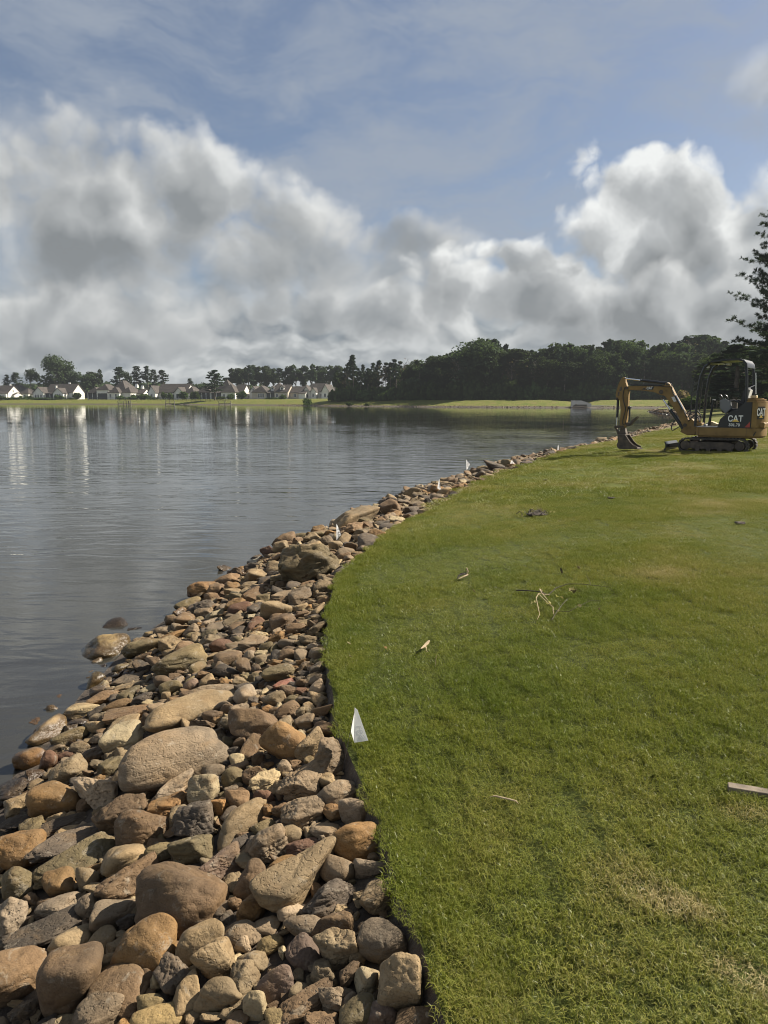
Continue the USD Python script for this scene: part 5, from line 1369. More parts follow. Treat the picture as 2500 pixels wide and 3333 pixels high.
def build_houses():
    R = -15
    house('white gabled house at the far left edge, its sunlit gable end facing right', 30, 398, R,
          [(-12, 2.2, 0, 9.4, 3.6, 4.6, 'gx', None, .35), (-9.5, -3.2, -4.6, 1, 3.3, 3.0, 'gy', 'open', .3), (1.2, 3.6, 3, 9.0, 2.7, 1.4, 'gx', None, .2), (-3.2, 1.9, -1.2, .5, 3.3, 1.3, 'shed', None, .2)],
          [(3, 'f', 1.1, .9, .9, 1.5, 'w'), (3, 'f', 2.8, .9, .9, 1.5, 'w'), (0, 'r', 3.6, 3.9, .7, 1.2, 'w')], [('peak', (-1.6, 6.5, 7.9, .7))])
    house('grey-roofed house standing back between the two leftmost white houses', 83, 436, R,
          [(-8.4, 0, 0, 9, 4.3, 4.6, 'hip', None, .4), (-.6, 7.6, -3, 5, 3.0, 4.0, 'hip', None, .4), (7.2, 10.6, -1, 4.5, 2.7, 2.2, 'gx', None, .25)],
          [(1, 'f', 2.4, .9, 1.2, 1.4, 'w'), (1, 'f', 5.2, .9, 1.2, 1.4, 'w'), (2, 'r', 1.6, .8, 1.0, 1.4, 'w'), (0, 'f', 2.6, 1, 1.3, 1.6, 'w')])
    house('white house with a chimney and a dark porch between two gabled wings', 183, 396, R,
          [(-6.0, 11.0, 2.5, 12, 3.9, 5.2, 'gx', None, .35), (-10.4, -4.2, -1.6, 7, 3.6, 3.6, 'gy', None, .3), (-4.2, 1.6, -.2, 3, 3.2, 1.2, 'shed', 'open', .3), (1.6, 7.8, -1.4, 6, 3.4, 3.2, 'gy', None, .3), (6.9, 8.5, .2, 5.5, 3.0, 1.0, 'hip', None, .15)],
          [(1, 'f', .9, 1.0, 1.0, 1.6, 'w'), (1, 'f', 2.5, 1.0, 1.0, 1.6, 'w'), (1, 'f', 4.2, 1.0, 1.0, 1.6, 'w'), (3, 'f', 1.4, .8, .9, 2.2, 'w'), (3, 'f', 2.6, .8, .9, 2.2, 'w'), (3, 'f', 3.8, .8, .9, 2.2, 'w'), (0, 'r', 4.2, 1.6, .7, 1.6, 'w')],
          [('chimney', (.9, 2.4, 3, 7.1)), ('peak', (4.6, 8.4, 8.4, .9)), ('peak', (8.2, 8.2, 7.6, .8))])
    house('large white house with a dark screened porch and a tall hipped grey roof', 372, 388, R,
          [(-1.5, 7.5, 2, 14, 4.4, 6.4, 'hip', None, .45), (-13.6, -7.6, -.6, 7, 3.4, 3.6, 'hip', 'open', .45), (-7.6, -.4, -1.2, 8, 5.0, 3.4, 'hip', None, .45), (-.4, 6.2, -2.0, 6, 3.5, 3.2, 'hip', None, .4), (6.0, 11.4, .4, 9, 3.6, 3.4, 'hip', None, .4), (11.0, 15.2, 6, 13, 3.2, 2.8, 'gx', None, .3)],
          [(2, 'f', .6, 0, 5.6, 3.2, 'o'), (3, 'f', 1.0, 1.1, 1.0, 1.7, 'w'), (3, 'f', 4.2, 1.1, 1.0, 1.7, 'w'), (4, 'r', 2.4, 1.0, 1.1, 1.5, 'w'), (5, 'r', 2.6, 1.0, 1.1, 1.5, 'w')],
          [('peak', (9.6, 9.0, 7.2, 1.1)), ('peak', (12.3, 10.0, 6.6, .9))])
    house('long-roofed white house with two front gables, fourth of the houses along the far shore', 567, 378, R,
          [(-9.5, 7, 2, 12.4, 3.5, 5.2, 'gx', None, .4), (-12.6, -8.4, -1.4, 8, 3.4, 4.2, 'gy', None, .35), (2.4, 7.4, -1.6, 5, 3.4, 3.2, 'gy', None, .35), (6.6, 12.2, 1.0, 10, 3.2, 3.8, 'hip', None, .35)],
          [(1, 'f', 1.6, .9, 1.0, 1.8, 'w'), (0, 'f', 3.2, .6, 1.1, 2.0, 'w'), (0, 'f', 4.8, .6, 1.1, 2.0, 'w'), (0, 'f', 6.4, .6, 1.1, 2.0, 'w'), (0, 'f', 8.6, 0, 2.6, 2.5, 'o'), (2, 'f', 1.2, .7, 2.6, 2.0, 'w'), (3, 'r', 1.4, .8, 1.0, 1.6, 'w'), (3, 'r', 4.6, .8, 1.0, 1.6, 'w')])
    house('white house half hidden behind the lone dark pine on the far lawn', 722, 374, R,
          [(-4.5, 5.0, 3, 13, 3.9, 7.0, 'hip', None, .4), (-12.4, -5.2, 0, 9, 3.4, 4.0, 'hip', 'open', .4), (-5.2, 1.2, .4, 5, 3.3, 1.6, 'shed', 'open', .35), (1.0, 8.6, -.6, 9, 3.5, 4.8, 'hip', None, .4), (6.8, 11.2, 3.0, 12, 3.3, 4.8, 'gx', None, .3)],
          [(3, 'f', 1.0, .8, 1.1, 1.7, 'w'), (3, 'f', 4.6, .8, 1.1, 1.7, 'w'), (4, 'r', 2.0, .8, 1.0, 1.6, 'w'), (4, 'r', 5.4, .8, 1.0, 1.6, 'w')])
    house('beige brick house with brown doors, a white dormer and a long hipped roof', 890, 368, R,
          [(-10.5, -2.6, -.5, 9, 3.3, 3.8, 'hip', None, .4), (-3.2, 5.2, 2.5, 12, 3.7, 5.0, 'hip', None, .4), (-3.0, 2.0, -.8, 3.0, 3.0, 1.4, 'shed', 'open', .3), (1.8, 8.8, -1.2, 8, 3.4, 4.2, 'gx', None, .35), (8.6, 15.4, 1.0, 9, 3.1, 3.6, 'gx', None, .3), (14.4, 17.8, -1.0, 6, 2.7, 1.8, 'gx', 'white', .25), (-15.0, -10.6, 6, 13, 3.4, 3.6, 'gy', 'white', .3)],
          [(0, 'f', 3.2, .7, .9, 2.0, 'w'), (0, 'f', 4.4, .7, .9, 2.0, 'w'), (0, 'f', 5.6, .7, .9, 2.0, 'w'), (3, 'f', 3.4, 0, 1.1, 2.3, 'd'), (3, 'f', 5.2, 0, 1.1, 2.3, 'd'), (3, 'f', .8, 1.0, 1.0, 1.5, 'w'), (5, 'r', 1.4, 0, 3.6, 2.2, 'w'), (6, 'f', 1.8, 3.8, .9, 1.3, 'w'), (4, 'f', 2.4, .9, 1.2, 1.5, 'w')],
          [('dormer', (4.4, 6.4, -.2, 3, 3.9, 1.8, .9)), ('dormer', (-1.6, .0, 2.4, 5, 4.2, 1.4, .8))], wall='beige')
    house('white house with three small gables, rightmost of the row across the lake', 1022, 366, R,
          [(-2.6, 4.4, 2.4, 11, 3.6, 4.6, 'gx', None, .35), (-8.0, -2.0, .6, 9, 3.3, 4.0, 'hip', None, .35), (-5.0, -1.2, -1.2, 5, 3.3, 3.0, 'gy', None, .3), (-1.0, 1.8, -1.0, 4, 3.3, 2.4, 'gy', None, .3), (4.6, 8.4, -.8, 9, 3.3, 4.2, 'gy', None, .3)],
          [(2, 'f', .7, .6, .9, 2.2, 'o'), (2, 'f', 2.0, .6, .9, 2.2, 'o'), (3, 'f', 1.0, .8, .9, 1.6, 'w'), (0, 'f', 5.4, 1.0, .8, 1.4, 'w'), (4, 'f', 1.4, .8, 1.0, 1.6, 'w'), (4, 'r', 3.0, .8, 1.0, 1.6, 'w')])
    house('grey-roofed house low among the pine trunks right of the white houses', 1135, 385, R,
          [(-9, 2, 0, 9, 2.9, 3.0, 'gx', 'beige', .4), (0.5, 12, 2, 10, 3.0, 3.6, 'hip', 'beige', .4)], [(0, 'f', 3, .9, 1.2, 1.4, 'w'), (1, 'f', 4, .9, 1.2, 1.4, 'w')])

def build_shore_things():
    rng = np.random.default_rng(5)
    # concrete spillway in the dam
    conc = mat('concrete_look', (.34, .325, .29), .9, noise=(.8, [(.3, (.28, .265, .235)), (.7, (.38, .365, .33))]), bump=(6, .2, .02))
    X = thing('spillway', 'pale concrete spillway cut into the grassy dam at the right end', 'spillway', (0, 0, 0))
    def upright(pts, y0, y1):
        m = trimesh.creation.extrude_polygon(Polygon(pts), y1 - y0, engine='earcut')
        v = np.array(m.vertices)
        return trimesh.Trimesh(np.c_[v[:, 0], v[:, 2] + y0, v[:, 1]], m.faces[:, ::-1], process=False)
    part(X, 'head_wall', upright([(50.9, .95), (50.9, 1.95), (53.6, 1.95), (56.4, 1.1), (56.4, .86), (52.6, .86), (52.4, .95)], 202.9, 203.4), conc)
    part(X, 'left_wall', upright([(50.9, -.8), (50.9, .947), (52.2, .947), (51.3, .5), (51.15, -.8)], 202.95, 203.35), conc)
    part(X, 'pier', box(55.3, 56.4, 202.85, 203.5, -.8, .857, .02), conc)
    part(X, 'back_wall', box(51.0, 55.4, 203.7, 204.0, -.8, .9), mat('wet_concrete_look', (.07, .066, .06), .5))
    part(X, 'walkway', box(56.4, 70, 204.6, 206.4, .2, .62, .02), conc)
    # riprap along the water's edge of the dam and the far shore
    pos, sc, ids = [], [], []
    near = np.hypot(*EDGE.T)
    sel = np.where((EDGE[:, 1] > 185) & (EDGE[:, 0] > -40) & (EDGE[:, 0] < 76))[0]
    e = EDGE[rng.choice(sel, 1700)]
    a, o = rng.uniform(0, 6.28, 1700), rng.uniform(0, 2.2, 1700)
    x, y = e[:, 0] + np.cos(a) * o, e[:, 1] + np.sin(a) * o
    d = signed(x, y)
    ok = (d > -1.9) & (d < 1.3) & ~((x > 48) & (x < 58))
    z = np.where(d < 0, bed_z(x, y, d), land_z(x, y, d))
    cols = ['tan', 'pale', 'grey', 'grey']
    inst = UsdGeom.PointInstancer.Define(stage, fresh('/World', 'riprap'))
    root, pr = str(inst.GetPath()), []
    for k, c in enumerate(cols):
        v, f = stone_mesh('a', (1, .8, .6), 2, 7000 + k)
        pr.append(usdkit.mesh(stage, root + '/rock_%03d' % k, (v, f), stone_mat(c, True)).GetPath())
    inst.CreatePrototypesRel().SetTargets(pr)
    P = np.c_[x, y, z + .03][ok]
    inst.CreatePositionsAttr(Vt.Vec3fArray.FromNumpy(P.astype(np.float32)))
    s = rng.uniform(.09, .20, len(P))
    inst.CreateScalesAttr(Vt.Vec3fArray.FromNumpy(np.c_[s, s, s].astype(np.float32)))
    inst.CreateOrientationsAttr(Vt.QuathArray([Gf.Quath(*map(float, trimesh.transformations.quaternion_from_euler(*rng.uniform(-1, 1, 3) * (.4, .4, 3)))) for _ in range(len(P))]))
    inst.CreateProtoIndicesAttr(Vt.IntArray([int(k) for k in rng.integers(4, size=len(P))]))
    tag(inst.GetPrim(), 'pale broken rock along the water at the foot of the dam', 'rocks', kind='stuff')

    # docks on the far shore
    def dock(u, D, w, lab):
        x = (u - 1250) / F0 * D
        X = thing('dock', lab, 'dock', (x, D, 0), -18)
        for k in range(int(w / .3)):
            part(X, 'plank', box(-w / 2 + k * .3, -w / 2 + k * .3 + .28, -2.2, 2.2, .75, .82), HL['wood'])
        for px in np.linspace(-w / 2 + .1, w / 2 - .1, max(3, int(w / 2))):
            part(X, 'post', box(px - .09, px + .09, -2.2, -2.02, -1.5, 1.75), HL['wood'])
        part(X, 'rail', box(-w / 2, w / 2, -2.19, -2.05, 1.62, 1.74), HL['wood'])
        part(X, 'rail', box(-w / 2, w / 2, -2.19, -2.05, 1.18, 1.28), HL['wood'])
        part(X, 'beam', box(-w / 2, w / 2, -2.1, -1.9, .55, .746), HL['wood'])
    dock(421, 333, 6.0, 'small wooden dock with a railing on the far shore, left of the two')
    dock(437, 332, 2.6, 'short pale wooden landing just right of the left dock')
    dock(570, 318, 4.6, 'wooden dock on the far shore below the long-roofed house')
    dock(746, 301, 5.6, 'wooden dock with a railing right of the lone pine on the far shore')

    # black fences across the far lawns
    def fence(pts, lab):
        c = pts[0]
        X = thing('fence', lab, 'fence', (0, 0, 0))
        for (ua, Da), (ub, Db) in zip(pts[:-1], pts[1:]):
            A, B = np.array([(ua - 1250) / F0 * Da, Da]), np.array([(ub - 1250) / F0 * Db, Db])
            n = max(2, int(np.linalg.norm(B - A) / 2.4))
            q = A + (B - A) * np.linspace(0, 1, n)[:, None]
            zz = land_z(q[:, 0], q[:, 1])
            for (px, py), pz in zip(q, zz):
                part(X, 'post', box(px - .05, px + .05, py - .05, py + .05, pz - .2, pz + 1.35), HL['rail'])
            for h in (.35, 1.2):
                part(X, 'rail', tube(np.c_[q, zz + h], .035, 4), HL['rail'])
            pk = [box(px - .02, px + .02, py - .02, py + .02, pz + .2, pz + 1.3) for (px, py), pz in zip(A + (B - A) * np.linspace(0, 1, n * 6)[:, None], np.interp(np.linspace(0, 1, n * 6), np.linspace(0, 1, n), zz))]
            pp = part(X, 'picket', cat(*pk), HL['rail'])
            stage.GetPrimAtPath(pp).SetCustomDataByKey('kind', 'stuff')
    fence([(150, 380), (240, 372), (300, 376)], 'black iron fence on the lawn below the second white house from the left')
    fence([(300, 366), (400, 356), (470, 350), (530, 350)], 'long black iron fence below the house with the screened porch')
    fence([(510, 352), (600, 340), (690, 330), (740, 326)], 'black iron fence below the long-roofed house and the lone pine')
    # shrubs by the houses
    k = 0
    for u, D, h, w, lab in [(8, 388, 2.2, 7, 'dark hedge in front of the porch at the far left edge'), (45, 390, 1.6, 7, 'low hedge under the sunlit gable of the leftmost house'), (62, 388, 1.5, 6, 'low shrub right of the sunlit leftmost gable'), (82, 396, 2.4, 3, 'rounded shrub on the lawn between the two leftmost houses'),
                            (105, 396, 2.2, 5, 'dark shrub left of the second white house'), (120, 388, 1.4, 8, 'low dark planting in front of the second white house'), (165, 384, 1.3, 10, 'dark low planting below the porch of the second white house'), (198, 386, 2.8, 3.4, 'round shrub before the right wing of the second white house'),
                            (212, 388, 2.5, 4.2, 'dark round shrub at the right end of the second white house'), (238, 392, 1.2, 5, 'low shrub on the bank right of the second white house'), (258, 398, 4.0, 5, 'leafy shrub beneath the clump of trees right of the great oak'), (400, 376, 2.4, 4, 'round shrub in front of the screened-porch house'),
                            (428, 376, 1.8, 8, 'wide clipped shrub at the right of the screened-porch house'), (445, 380, 3.0, 4, 'shrub beyond the right end of the screened-porch house'), (477, 372, 3.2, 7, 'dark shrub left of the long-roofed house'), (505, 372, 1.6, 6, 'low hedge below the left gable of the long-roofed house'),
                            (543, 370, 4.2, 2.6, 'slender young tree in front of the long-roofed house, left one'), (562, 368, 3.8, 3.4, 'young tree before the long-roofed house, middle one'), (608, 366, 4.4, 4.6, 'leafy shrub at the right front gable of the long-roofed house'), (640, 370, 4.6, 4.0, 'shrub between the long-roofed house and the lone pine'),
                            (720, 358, 1.8, 5, 'round shrub right of the foot of the lone pine'), (757, 362, 3.2, 4, 'shrub at the right corner of the house behind the lone pine'), (790, 364, 4.4, 4.6, 'dark shrub left of the beige house'), (925, 356, 2.6, 2.8, 'small red-leaved tree before the beige house doors'),
                            (900, 358, 1.0, 9, 'low planting under the windows of the beige house'), (1003, 256, 2.6, 3.0, 'lone bush at the water edge below the rightmost white house'), (1140, 238, 1.2, 2.4, 'left of two tufts of reeds at the foot of the dam'), (1193, 231, 1.0, 1.6, 'right of two tufts of reeds at the foot of the dam')]:
        plant('bush_' + 'ab'[k % 2], 'shrub', (u - 1250) / F0 * D, D, h, w, lab, 'shrub', None, 37 * k)
        k += 1
    # pale railings of a jetty behind the excavator
    X = thing('jetty', 'weathered jetty with pale posts on the bank beyond the excavator', 'jetty', (48.5, 111, 0.0), 8)
    for i in range(9):
        hx = -2.2 + i * .55
        part(X, 'post', box(hx - .05, hx + .05, -.05, .05, .9, 2.0 + .28 * ((i * 5) % 3)), HL['brown'] if i % 4 == 3 else mat('pale_post_look', (.42, .34, .20), .8) if i == 0 else L + 'pale_post_look')
    part(X, 'rail', box(-2.4, 2.4, -.12, -.055, 1.62, 1.72), L + 'pale_post_look')
    for k in range(16):
        part(X, 'plank', box(-2.4 + k * .3, -2.13 + k * .3, -.1, 1.6, 1.18, 1.24), HL['wood'])
build_houses()
build_shore_things()
# ------------------------------------------------------------------ the small excavator on the lawn
def slab(poly, v0, v1, ch=0.0):
    """a plate cut to an outline in the machine's side plane (forward, up), between v0 and v1 across"""
    P = Polygon(poly).buffer(0)

    def ex(g, a, b):
        out = []
        for q in getattr(g, 'geoms', [g]):
            if q.is_empty:
                continue
            m = trimesh.creation.extrude_polygon(q, b - a, engine='earcut')
            v = np.array(m.vertices)
            m = trimesh.Trimesh(np.c_[v[:, 0], v[:, 2] + a, v[:, 1]], m.faces[:, ::-1], process=False)
            out.append(m)
        return cat(*out)
    if ch <= 0:
        return ex(P, v0, v1)
    return cat(ex(P, v0 + ch, v1 - ch), ex(P.buffer(-ch), v0, v1))

def plan(poly, z0, z1, ch=0.0):
    P = Polygon(poly).buffer(0)

    def ex(q, a, b):
        m = trimesh.creation.extrude_polygon(q, b - a, engine='earcut')
        m.apply_translation((0, 0, a))
        return m
    if ch <= 0:
        return ex(P, z0, z1)
    return cat(ex(P, z0 + ch, z1 - ch), ex(P.buffer(-ch), z0, z0 + ch), ex(P.buffer(-ch * .4), z1 - ch, z1 - ch * .4), ex(P.buffer(-ch), z1 - ch * .4, z1))

def build_excavator():
    ang = 143.0
    loc = np.array([8.45, 18.6, 0.935])
    X = thing('excavator', 'small yellow tracked excavator with black canopy parked on the lawn by the stones', 'excavator', loc, ang)
    yellow = mat('yellow_paint_look', (.21, .132, .042), 0.6, spec=.3, noise=(5.0, [(0.25, (.10, .066, .03)), (0.42, (.175, .11, .038)), (0.7, (.215, .137, .046)), (0.85, (.165, .118, .062))]), bump=(30.0, .12, .01))
    black = mat('black_paint_look', (.012, .013, .015), 0.35, spec=.5)
    rubber = mat('rubber_look', (.03, .028, .026), 0.9, noise=(7.0, [(0.3, (.02, .019, .018)), (0.7, (.07, .06, .048))]), bump=(40, .3, .01))
    iron = mat('worn_iron_look', (.07, .06, .05), 0.6, metal=.5, noise=(8.0, [(0.3, (.04, .034, .03)), (0.65, (.10, .08, .06)), (0.8, (.15, .09, .055))]))
    chrome = mat('chrome_look', (.75, .76, .78), 0.15, metal=1.0)
    white = mat('white_lettering_look', (.72, .72, .70), 0.5)
    ltyel = mat('yellow_lettering_look', (.70, .48, .10), 0.5)
    grey = mat('grey_plastic_look', (.13, .135, .14), 0.6)
    red = mat('red_decal_look', (.30, .04, .03), 0.5)
    hose = mat('hose_look', (.014, .014, .015), 0.55)
    seatm = mat('seat_look', (.025, .025, .028), 0.7)
    pale = mat('sticker_look', (.55, .56, .55), 0.55, noise=(60.0, [(0.42, (.30, .31, .31)), (0.55, (.58, .59, .58))]))
    tan = mat('sandy_plate_look', (.45, .36, .20), .6)
    # tracks
    for s in (1, -1):
        c0, c1, r = (.695, .142), (-.565, .152), .150
        pts = [(c0[0] + r * math.sin(a), c0[1] + r * math.cos(a)) for a in np.linspace(0, math.pi, 10)] + [(c1[0] - (r + .008) * math.sin(a), c1[1] - (r + .008) * math.cos(a)) for a in np.linspace(0, math.pi, 10)]
        ring = Polygon(pts)
        v0, v1 = (.375, .60) if s > 0 else (-.60, -.375)
        outer, inner = ring.buffer(.018), ring.buffer(-.016)
        belt = []
        for q, va, vb in ((outer.difference(inner), v0, v1),):
            m = trimesh.creation.extrude_polygon(q, vb - va, engine='earcut')
            v = np.array(m.vertices)
            belt.append(trimesh.Trimesh(np.c_[v[:, 0], v[:, 2] + va, v[:, 1]], m.faces[:, ::-1], process=False))
        ln = outer.exterior.length
        for k in range(46):
            a = outer.exterior.interpolate(k * ln / 46)
            b = outer.exterior.interpolate(k * ln / 46 + .01)
            th = math.atan2(b.y - a.y, b.x - a.x)
            lug = box(-.022, .022, v0 + .006 + .012 * (k % 2), v1 - .006 - .012 * ((k + 1) % 2), -.012, .016)
            M4 = trimesh.transformations.rotation_matrix(-th, (0, 1, 0))
            lug.apply_transform(M4)
            lug.apply_translation((a.x, 0, a.y))
            belt.append(lug)
        t = part(X, 'track', cat(*belt), rubber)
        va, vb = (v0 + .03, v1 - .015) if s > 0 else (v0 + .015, v1 - .03)
        part(t, 'track_frame', slab([(.66, .07), (.66, .20), (.2, .235), (-.3, .235), (-.45, .19), (-.45, .09), (-.3, .06), (.4, .05)], va + .01, vb - .01, .012), iron)
        part(t, 'idler_wheel', cat(cyl((c0[0], va, c0[1]), (c0[0], vb, c0[1]), .112, 24), cyl((c0[0], va - .012, c0[1]), (c0[0], vb + .012, c0[1]), .045, 16)), iron, 40)
        part(t, 'drive_sprocket', cat(cyl((c1[0], va, c1[1]), (c1[0], vb, c1[1]), .108, 18), cyl((c1[0], va - .02, c1[1]), (c1[0], vb + .02, c1[1]), .06, 16)), iron, 40)
        for u in (.40, .14, -.12, -.34):
            part(t, 'track_roller', cyl((u, va, .055), (u, vb, .055), .055, 14), iron, 40)
    part(X, 'undercarriage', cat(box(-.35, .45, -.38, .38, .10, .25, .02), box(-.2, .35, -.25, .25, .24, .31, .01)), iron)
    part(X, 'slew_ring', cyl((-.02, 0, .28), (-.02, 0, .37), .27, 28), black, 40)
    # dozer blade
    prof = [(1.245, -.015), (1.20, -.02), (1.165, .06), (1.17, .14), (1.205, .20), (1.235, .20), (1.205, .135), (1.20, .06)]
    b = part(X, 'dozer_blade', slab(prof, -.50, .50, .004), black)
    for s in (1, -1):
        part(b, 'blade_arm', slab([(.62, .10), (1.18, .05), (1.18, .13), (.9, .19), (.62, .20)], .26 * s - .04, .26 * s + .04, .008), iron)
    # house: lower shell with a rounded back
    half = [(.50, .40), (.46, .48), (-.74, .49), (-.86, .455), (-.94, .37), (-1.0, .22), (-1.025, 0)]
    pl = half + [(u, -v) for u, v in half[::-1][1:]]
    base = part(X, 'lower_body', cat(plan(pl, .375, .585, .02), plan([(u * .93 - .01, v * .9) for u, v in pl], .345, .376)), yellow, 35)
    part(base, 'seam', box(-.672, -.668, .486, .494, .38, .582), black)
    part(base, 'seam', box(.41, .414, .478, .484, .38, .582), black)
    part(base, 'vent_slot', slab([(-.84, .40), (-.80, .40), (-.86, .50), (-.89, .52)], .458, .466), black)
    rear = [(-.76, .465), (-.868, .445), (-.99, .215), (-1.012, .10), (-1.012, 0)]
    rp = rear + [(u, -v) for u, v in rear[::-1][1:]]
    cw = part(X, 'counterweight', cat(plan(rp, .587, 1.20, .015), plan([(u + (.14 if u > -.8 else 0.012), v * .99) for u, v in rp], 1.185, 1.235, .02), plan([(u * .97 + (.13 if u > -.8 else 0.02), v * .94) for u, v in rp], 1.235, 1.275, .015),
                                      plan([(u * .93 + (.10 if u > -.8 else 0.03), v * .82) for u, v in rp], 1.275, 1.30, .012)), yellow, 35)
    part(cw, 'lower_lip', slab([(-.86, .60), (-1.02, .60), (-1.03, .70), (-1.0, .72), (-.86, .72)], -.33, .33, .015), yellow)
    part(X, 'filler_cap', box(-.77, -.63, -.05, .12, 1.30, 1.362, .012), tan)
    # rear badge on the turn of the counterweight
    a, c = np.array([-.870, .442]), np.array([-.988, .220])
    dr = (c - a) / np.linalg.norm(c - a)
    nr = np.array([-dr[1], dr[0]])
    if nr[0] > 0:
        nr = -nr

    def on_turn(m):                                       # lettering plane -> the counterweight's slanted corner
        v = np.array(m.vertices)
        o = a[None, :] + v[:, :1] * dr + (v[:, 2:3] + .004) * nr
        return trimesh.Trimesh(np.c_[o, v[:, 1]], m.faces, process=False)
    bd = part(X, 'rear_badge', on_turn(box(.01, .235, .80, 1.10, 0, .006)), black)

    def word(s, h, depth, x, y, z, wide=1.0):
        m = meshkit.text_mesh(s, h, depth, bold=True)
        m.apply_scale((wide, 1, 1))
        m.apply_translation((x, y, z))
        return m
    t = word('CAT', .17, .004, 0, 0, 0, .62)
    t.apply_translation((.122 - t.bounds.mean(0)[0], .885, .006))
    part(bd, 'lettering', on_turn(t), white)
    tri = trimesh.creation.extrude_polygon(Polygon([(.06, .835), (.185, .835), (.122, .905)]), .003, engine='earcut')
    tri.apply_translation((0, 0, .010))
    part(bd, 'lettering_triangle', on_turn(tri), ltyel)
    # black side panels
    sp = [(.0, .588), (-.03, .70), (-.055, .783), (-.118, .856), (-.22, .943), (-.414, 1.03), (-.50, 1.10), (-.597, 1.215), (-.755, 1.20), (-.755, .588)]
    for s in (1, -1):
        q = part(X, 'side_panel', slab(sp, .40, .462, .008) if s > 0 else slab(sp, -.462, -.40, .008), black)
        if s > 0:
            def side(m):
                v = np.array(m.vertices)
                return trimesh.Trimesh(np.c_[-v[:, 0], v[:, 2] + .4625, v[:, 1]], m.faces, process=False)
            t = word('CAT', .142, .004, 0, 0, 0, .86)
            t.apply_translation((.405 - t.bounds.mean(0)[0], .742, 0))
            part(q, 'lettering', side(t), white)
            tri = trimesh.creation.extrude_polygon(Polygon([(.322, .737), (.496, .737), (.408, .80)]), .003, engine='earcut')
            tri.apply_translation((0, 0, .0045))
            part(q, 'lettering_triangle', side(tri), ltyel)
            t = word('301.7D', .062, .003, 0, 0, 0, .86)
            t.apply_translation((.39 - t.bounds.mean(0)[0], .628, 0))
            part(q, 'model_number', side(t), white)
            part(q, 'red_decal', slab([(-.62, .606), (-.735, .606), (-.735, .752), (-.70, .70)], .4625, .4645), red)
    part(X, 'engine_housing', box(-.755, -.16, -.395, .395, .587, .93, .01), black)
    part(X, 'floor_plate', cat(box(-.06, .50, -.44, .44, .587, .607), box(.30, .36, .10, .30, .607, .66, .01), box(.34, .40, -.30, -.12, .607, .68, .01)), grey)
    part(X, 'foot_pedal', slab([(.33, .61), (.06, .61), (.04, .635), (.14, .665), (.25, .71), (.30, .72)], -.30, -.08, .006), tan)
    # seat and controls
    st = part(X, 'seat', cat(box(-.46, -.02, -.23, .23, .94, 1.05, .03), slab([(-.40, 1.03), (-.50, 1.05), (-.60, 1.50), (-.56, 1.55), (-.50, 1.52), (-.44, 1.25)], -.22, .22, .02)), seatm)
    for v in (1, -1):
        part(st, 'armrest', tube([(-.5, .26 * v, 1.16), (-.32, .28 * v, 1.24), (-.12, .28 * v, 1.23)], .022, 8), seatm, 40)
    part(st, 'seat_back_shell', slab([(-.50, 1.26), (-.60, 1.50), (-.63, 1.50), (-.58, 1.26)], -.16, .16, .01), pale)
    part(X, 'control_console', slab([(.005, 1.25), (-.10, 1.285), (-.235, 1.22), (-.265, 1.05), (-.14, .92), (.0, 1.06)], .22, .33, .015), grey)
    for v in (.27, -.27):
        lv = part(X, 'joystick', tube([(-.06, v, 1.26), (-.03, v, 1.33), (.0, v, 1.36), (.04, v, 1.375)], [.010, .012, .02, .018], 8), black, 40)
    for v in (.05, -.05):
        lv = part(X, 'travel_lever', tube([(.30, v, .61), (.275, v, .86), (.235, v, 1.15), (.215, v, 1.25)], [.022, .018, .016, .016], 8), black, 40)
        part(lv, 'knob', tube([(.19, v, 1.255), (.245, v, 1.262)], .018, 8), grey, 40)
    part(X, 'steering_tube', tube([(-.04, -.1, 1.0), (.07, -.1, 1.10), (.11, -.1, 1.20), (.10, -.1, 1.28)], .010, 6), black, 40)
    part(X, 'belt_strap', tube([(-.45, -.26, 1.50), (-.30, -.28, 1.35), (-.22, -.28, 1.22)], .008, 6), seatm)
    # canopy
    fp = [(.526, .60), (.523, 1.0), (.508, 1.446), (.462, 1.836), (.379, 2.064), (.27, 2.145)]
    for s in (1, -1):
        part(X, 'canopy_post', tube([(u, .41 * s, w) for u, w in fp], .033, 8), black, 40, )
        part(X, 'rear_post', tube([(-.61, .41 * s, .95), (-.61, .41 * s, 1.25), (-.575, .41 * s, 1.85), (-.545, .41 * s, 2.06)], .034, 8), black, 40)
        part(X, 'hand_rail', tube([(u, .41 * s + (.0), w) for u, w in [(.51, 1.765), (.60, 1.755), (.625, 1.70), (.648, 1.30), (.656, .93), (.64, .89), (.53, .87)]], .012, 6), black, 40)
    roof = [(.31, 2.115), (.29, 2.15), (-.02, 2.185), (-.38, 2.195), (-.47, 2.165), (-.53, 2.10), (-.565, 2.02), (-.585, 2.02), (-.575, 2.11), (-.505, 2.20), (-.40, 2.235), (-.02, 2.225), (.30, 2.185), (.335, 2.14)]
    cr = part(X, 'canopy_roof', slab(roof, -.46, .46, .012), black, 35)
    part(cr, 'roof_window', box(.06, .27, -.30, .30, 2.135, 2.142), mat('roof_pane_look', (.30, .31, .29), .3))
    part(cr, 'work_light', box(-.12, -.02, -.10, .06, 2.10, 2.16, .012), pale)
    part(cr, 'beacon', box(.30, .36, .28, .40, 2.03, 2.10, .01), pale)
    part(X, 'rear_brace', cat(tube([(-.60, .41, 1.52), (-.63, -.41, 1.62)], .010, 6), tube([(-.61, .41, 1.26), (-.62, -.41, 1.30)], .012, 6)), black)
    part(X, 'measure_strip', tube([(-.646, -.41, 1.40), (-.618, -.41, 1.80), (-.606, -.41, 1.92)], .022, 4), pale)
